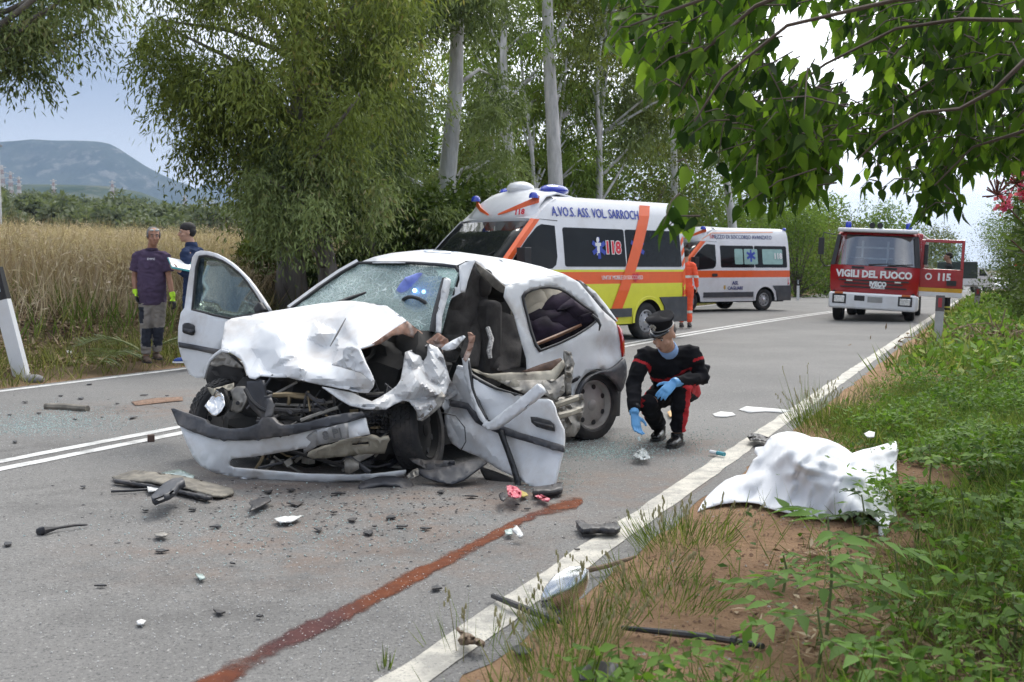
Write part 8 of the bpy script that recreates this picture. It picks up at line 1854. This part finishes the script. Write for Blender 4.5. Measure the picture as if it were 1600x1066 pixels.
twigs(PA, 250, 4.2, 6.2); twigs([(1170, 200), (1325, 190), (1300, 250), (1255, 300), (1185, 285)], 44, 4.4, 5.6); twigs(PB, 190, 4.6, 6.8); twigs(PC, 190, 5.0, 7.2)
for u, v, Y in ((968, 55, 3.8), (990, 30, 3.8), (1020, 60, 3.9), (1055, 318, 3.6), (1068, 335, 3.6), (1048, 120, 3.9), (1075, 250, 3.8), (1360, 285, 5), (1395, 280, 5), (1470, 318, 5), (1490, 300, 5), (1010, 105, 3.9), (1240, 285, 4.5), (1290, 240, 4.5)): twigs([(u - 8, v - 8), (u + 8, v - 8), (u + 8, v + 8), (u - 8, v + 8)], 1, Y, Y + .1, 5, .1, .16)
# leaves of the crown above the picture, so that the shade and the look from beside are right
twigs([(900, -420), (1900, -420), (1900, -60), (900, -60)], 50, 3.4, 6.0); twigs([(1640, -60), (1950, -60), (1950, 330), (1660, 300)], 50, 3.6, 6.0)
mt.build('twigs', TWIG, ot, world=True, smooth=60)['kind'] = 'stuff'
def inview(c):
    u, v = px(c); return 0 < u < 1600 and -10 < v < 1066
LPOS.sort(key=lambda l: (not inview(l[0]), l[0].y / l[3]))
for c, d, up, sc in LPOS[:300]: put_leaf(random.choice(BL), c, d, up, sc, ot)
rest = LPOS[300:]; base_v = [np.array([v.co[:] for v in BL[0].vertices])][0]; base_f = [list(p.vertices) for p in BL[0].polygons]
Vv = []; Ff = []; Tt = []
for c, d, up, sc in rest:
    d = Vector(d); X = d.cross(up); X = X.normalized() if X.length > 1e-4 else d.orthogonal().normalized(); Zx = X.cross(d); b0 = len(Vv)
    A3 = np.array([X, d, Zx]) * sc; Vv += (base_v @ A3 + np.array(c)).tolist(); Ff += [[b0 + i for i in f] for f in base_f]; Tt += [random.random()] * len(base_f)
Mi = rootm(ot).inverted().translation; Vv = [(x + Mi.x, y + Mi.y, z + Mi.z) for x, y, z in Vv]
me = bpy.data.meshes.new('foliage'); me.from_pydata(Vv, [], Ff); me.polygons.foreach_set('use_smooth', [True] * len(Ff)); a = me.attributes.new('tint', 'FLOAT', 'FACE'); a.data.foreach_set('value', Tt); me.materials.append(LF); fo_ = link_mesh('foliage', me, ot); fo_['kind'] = 'stuff'
# oleander with pink flowers at the right edge
ol = thing('oleander_bush', 'oleander with pink flower clusters at the right picture edge', 'bush', (4.05, 7.2, float(hgt(4.05, 7.2)))); m = MB(); OLF = leafmat('oleander leaves', (.04, .065, .022), (.10, .15, .045), .3, .4)
tips = [at(u, v, 7.2 + dy) for u, v, dy in ((1590, 230, 0), (1598, 262, .1), (1570, 318, 0), (1600, 300, .1), (1640, 240, .2), (1660, 320, 0), (1580, 375, .2), (1620, 400, 0), (1690, 200, .3), (1600, 345, .1))]; rb = Vector((4.05, 7.2, 0))
P = []; D = []
for t in tips:
    mid = rb.lerp(t, .6) + Vector((.15, 0, .1)); m.tube([rb + Vector((random.gauss(0, .1), random.gauss(0, .1), 0)), mid, t], [.016, .011, .004], 6)
    for i in range(46): q = random.random() ** .6; c = rb.lerp(mid, q * 2) if q < .5 else mid.lerp(t, q * 2 - 1); P.append(c); D.append(((t - mid).normalized() * .6 + Vector((random.gauss(0, .8), random.gauss(0, .8), random.gauss(0, .5)))))
m.build('stem', pm('red brown stem', (.14, .06, .05), .8), ol, world=True); n = len(P); leaves('foliage', np.array([list(p) for p in P]), np.array([list(d) for d in D]), unit(n), .15 * (.6 + .6 * rng.random(n)), .026, OLF, ol, None, .15, 'stuff')
PETAL = leafmat('pink petals', (.62, .06, .18), (.80, .20, .34), .3, .6); DEADF = pm('faded flower heads', (.16, .055, .045), .9, var=.4, vs=30)
for t in tips[:4]:
    n = 60; c = np.array([list(t)]) + rng.normal(0, .028, (n, 3)); u_ = unit(n); leaves('flower', c, u_, unit(n), .034, .030, PETAL, ol, None, .2)
    w_ = MB()
    for i in range(26): d = Vector((random.gauss(0, .5), random.gauss(0, .5), random.gauss(.4, .5))) * .09; w_.tube([t + Vector((-.05, 0, .05)), t + Vector((-.05, 0, .05)) + d], [.003, .005], 4)
    w_.build('dry_flower_head', DEADF, ol, world=True)['kind'] = 'stuff'
# clods and small stones on the bare earth
def clods(name, label, n, mat, s0, s1, dens):
    p, s_, t_ = scatter(n, -1.6, 5, 2.2, 11, dens); V = []; F = []
    for x, y, z in p:
        s = random.uniform(s0, s1); b0 = len(V); a = random.random() * 3
        V += [(x + math.cos(a + q) * s * random.uniform(.6, 1.1), y + math.sin(a + q) * s * random.uniform(.6, 1.1), z) for q in (0, 1.57, 3.14, 4.71)] + [(x, y, z + s * random.uniform(.5, 1.0))]
        F += [(b0, b0 + 1, b0 + 4), (b0 + 1, b0 + 2, b0 + 4), (b0 + 2, b0 + 3, b0 + 4), (b0 + 3, b0, b0 + 4)]
    me = bpy.data.meshes.new(name); me.from_pydata(V, [], F); me.materials.append(mat); o = bpy.data.objects.new(name, me); COL.objects.link(o); tag(o, label, 'soil', kind='stuff')
clods('earth_clods', 'crumbs of red brown earth on the bare verge', 30000, pm('earth crumb', (.25, .155, .105), 1., var=.35, vs=40, spec=.1), .003, .011, lambda s, t, x, y: np.clip(bare(x, y) + .25, 0, 1) * sst(-1.6, -1.3, s))
clods('pebbles', 'pale pebbles scattered over the bare verge earth', 4500, pm('pale pebble', (.36, .32, .27), .9, var=.3, vs=30), .003, .010, lambda s, t, x, y: np.clip(bare(x, y) + .3, 0, 1) * sst(-1.6, -1.3, s))
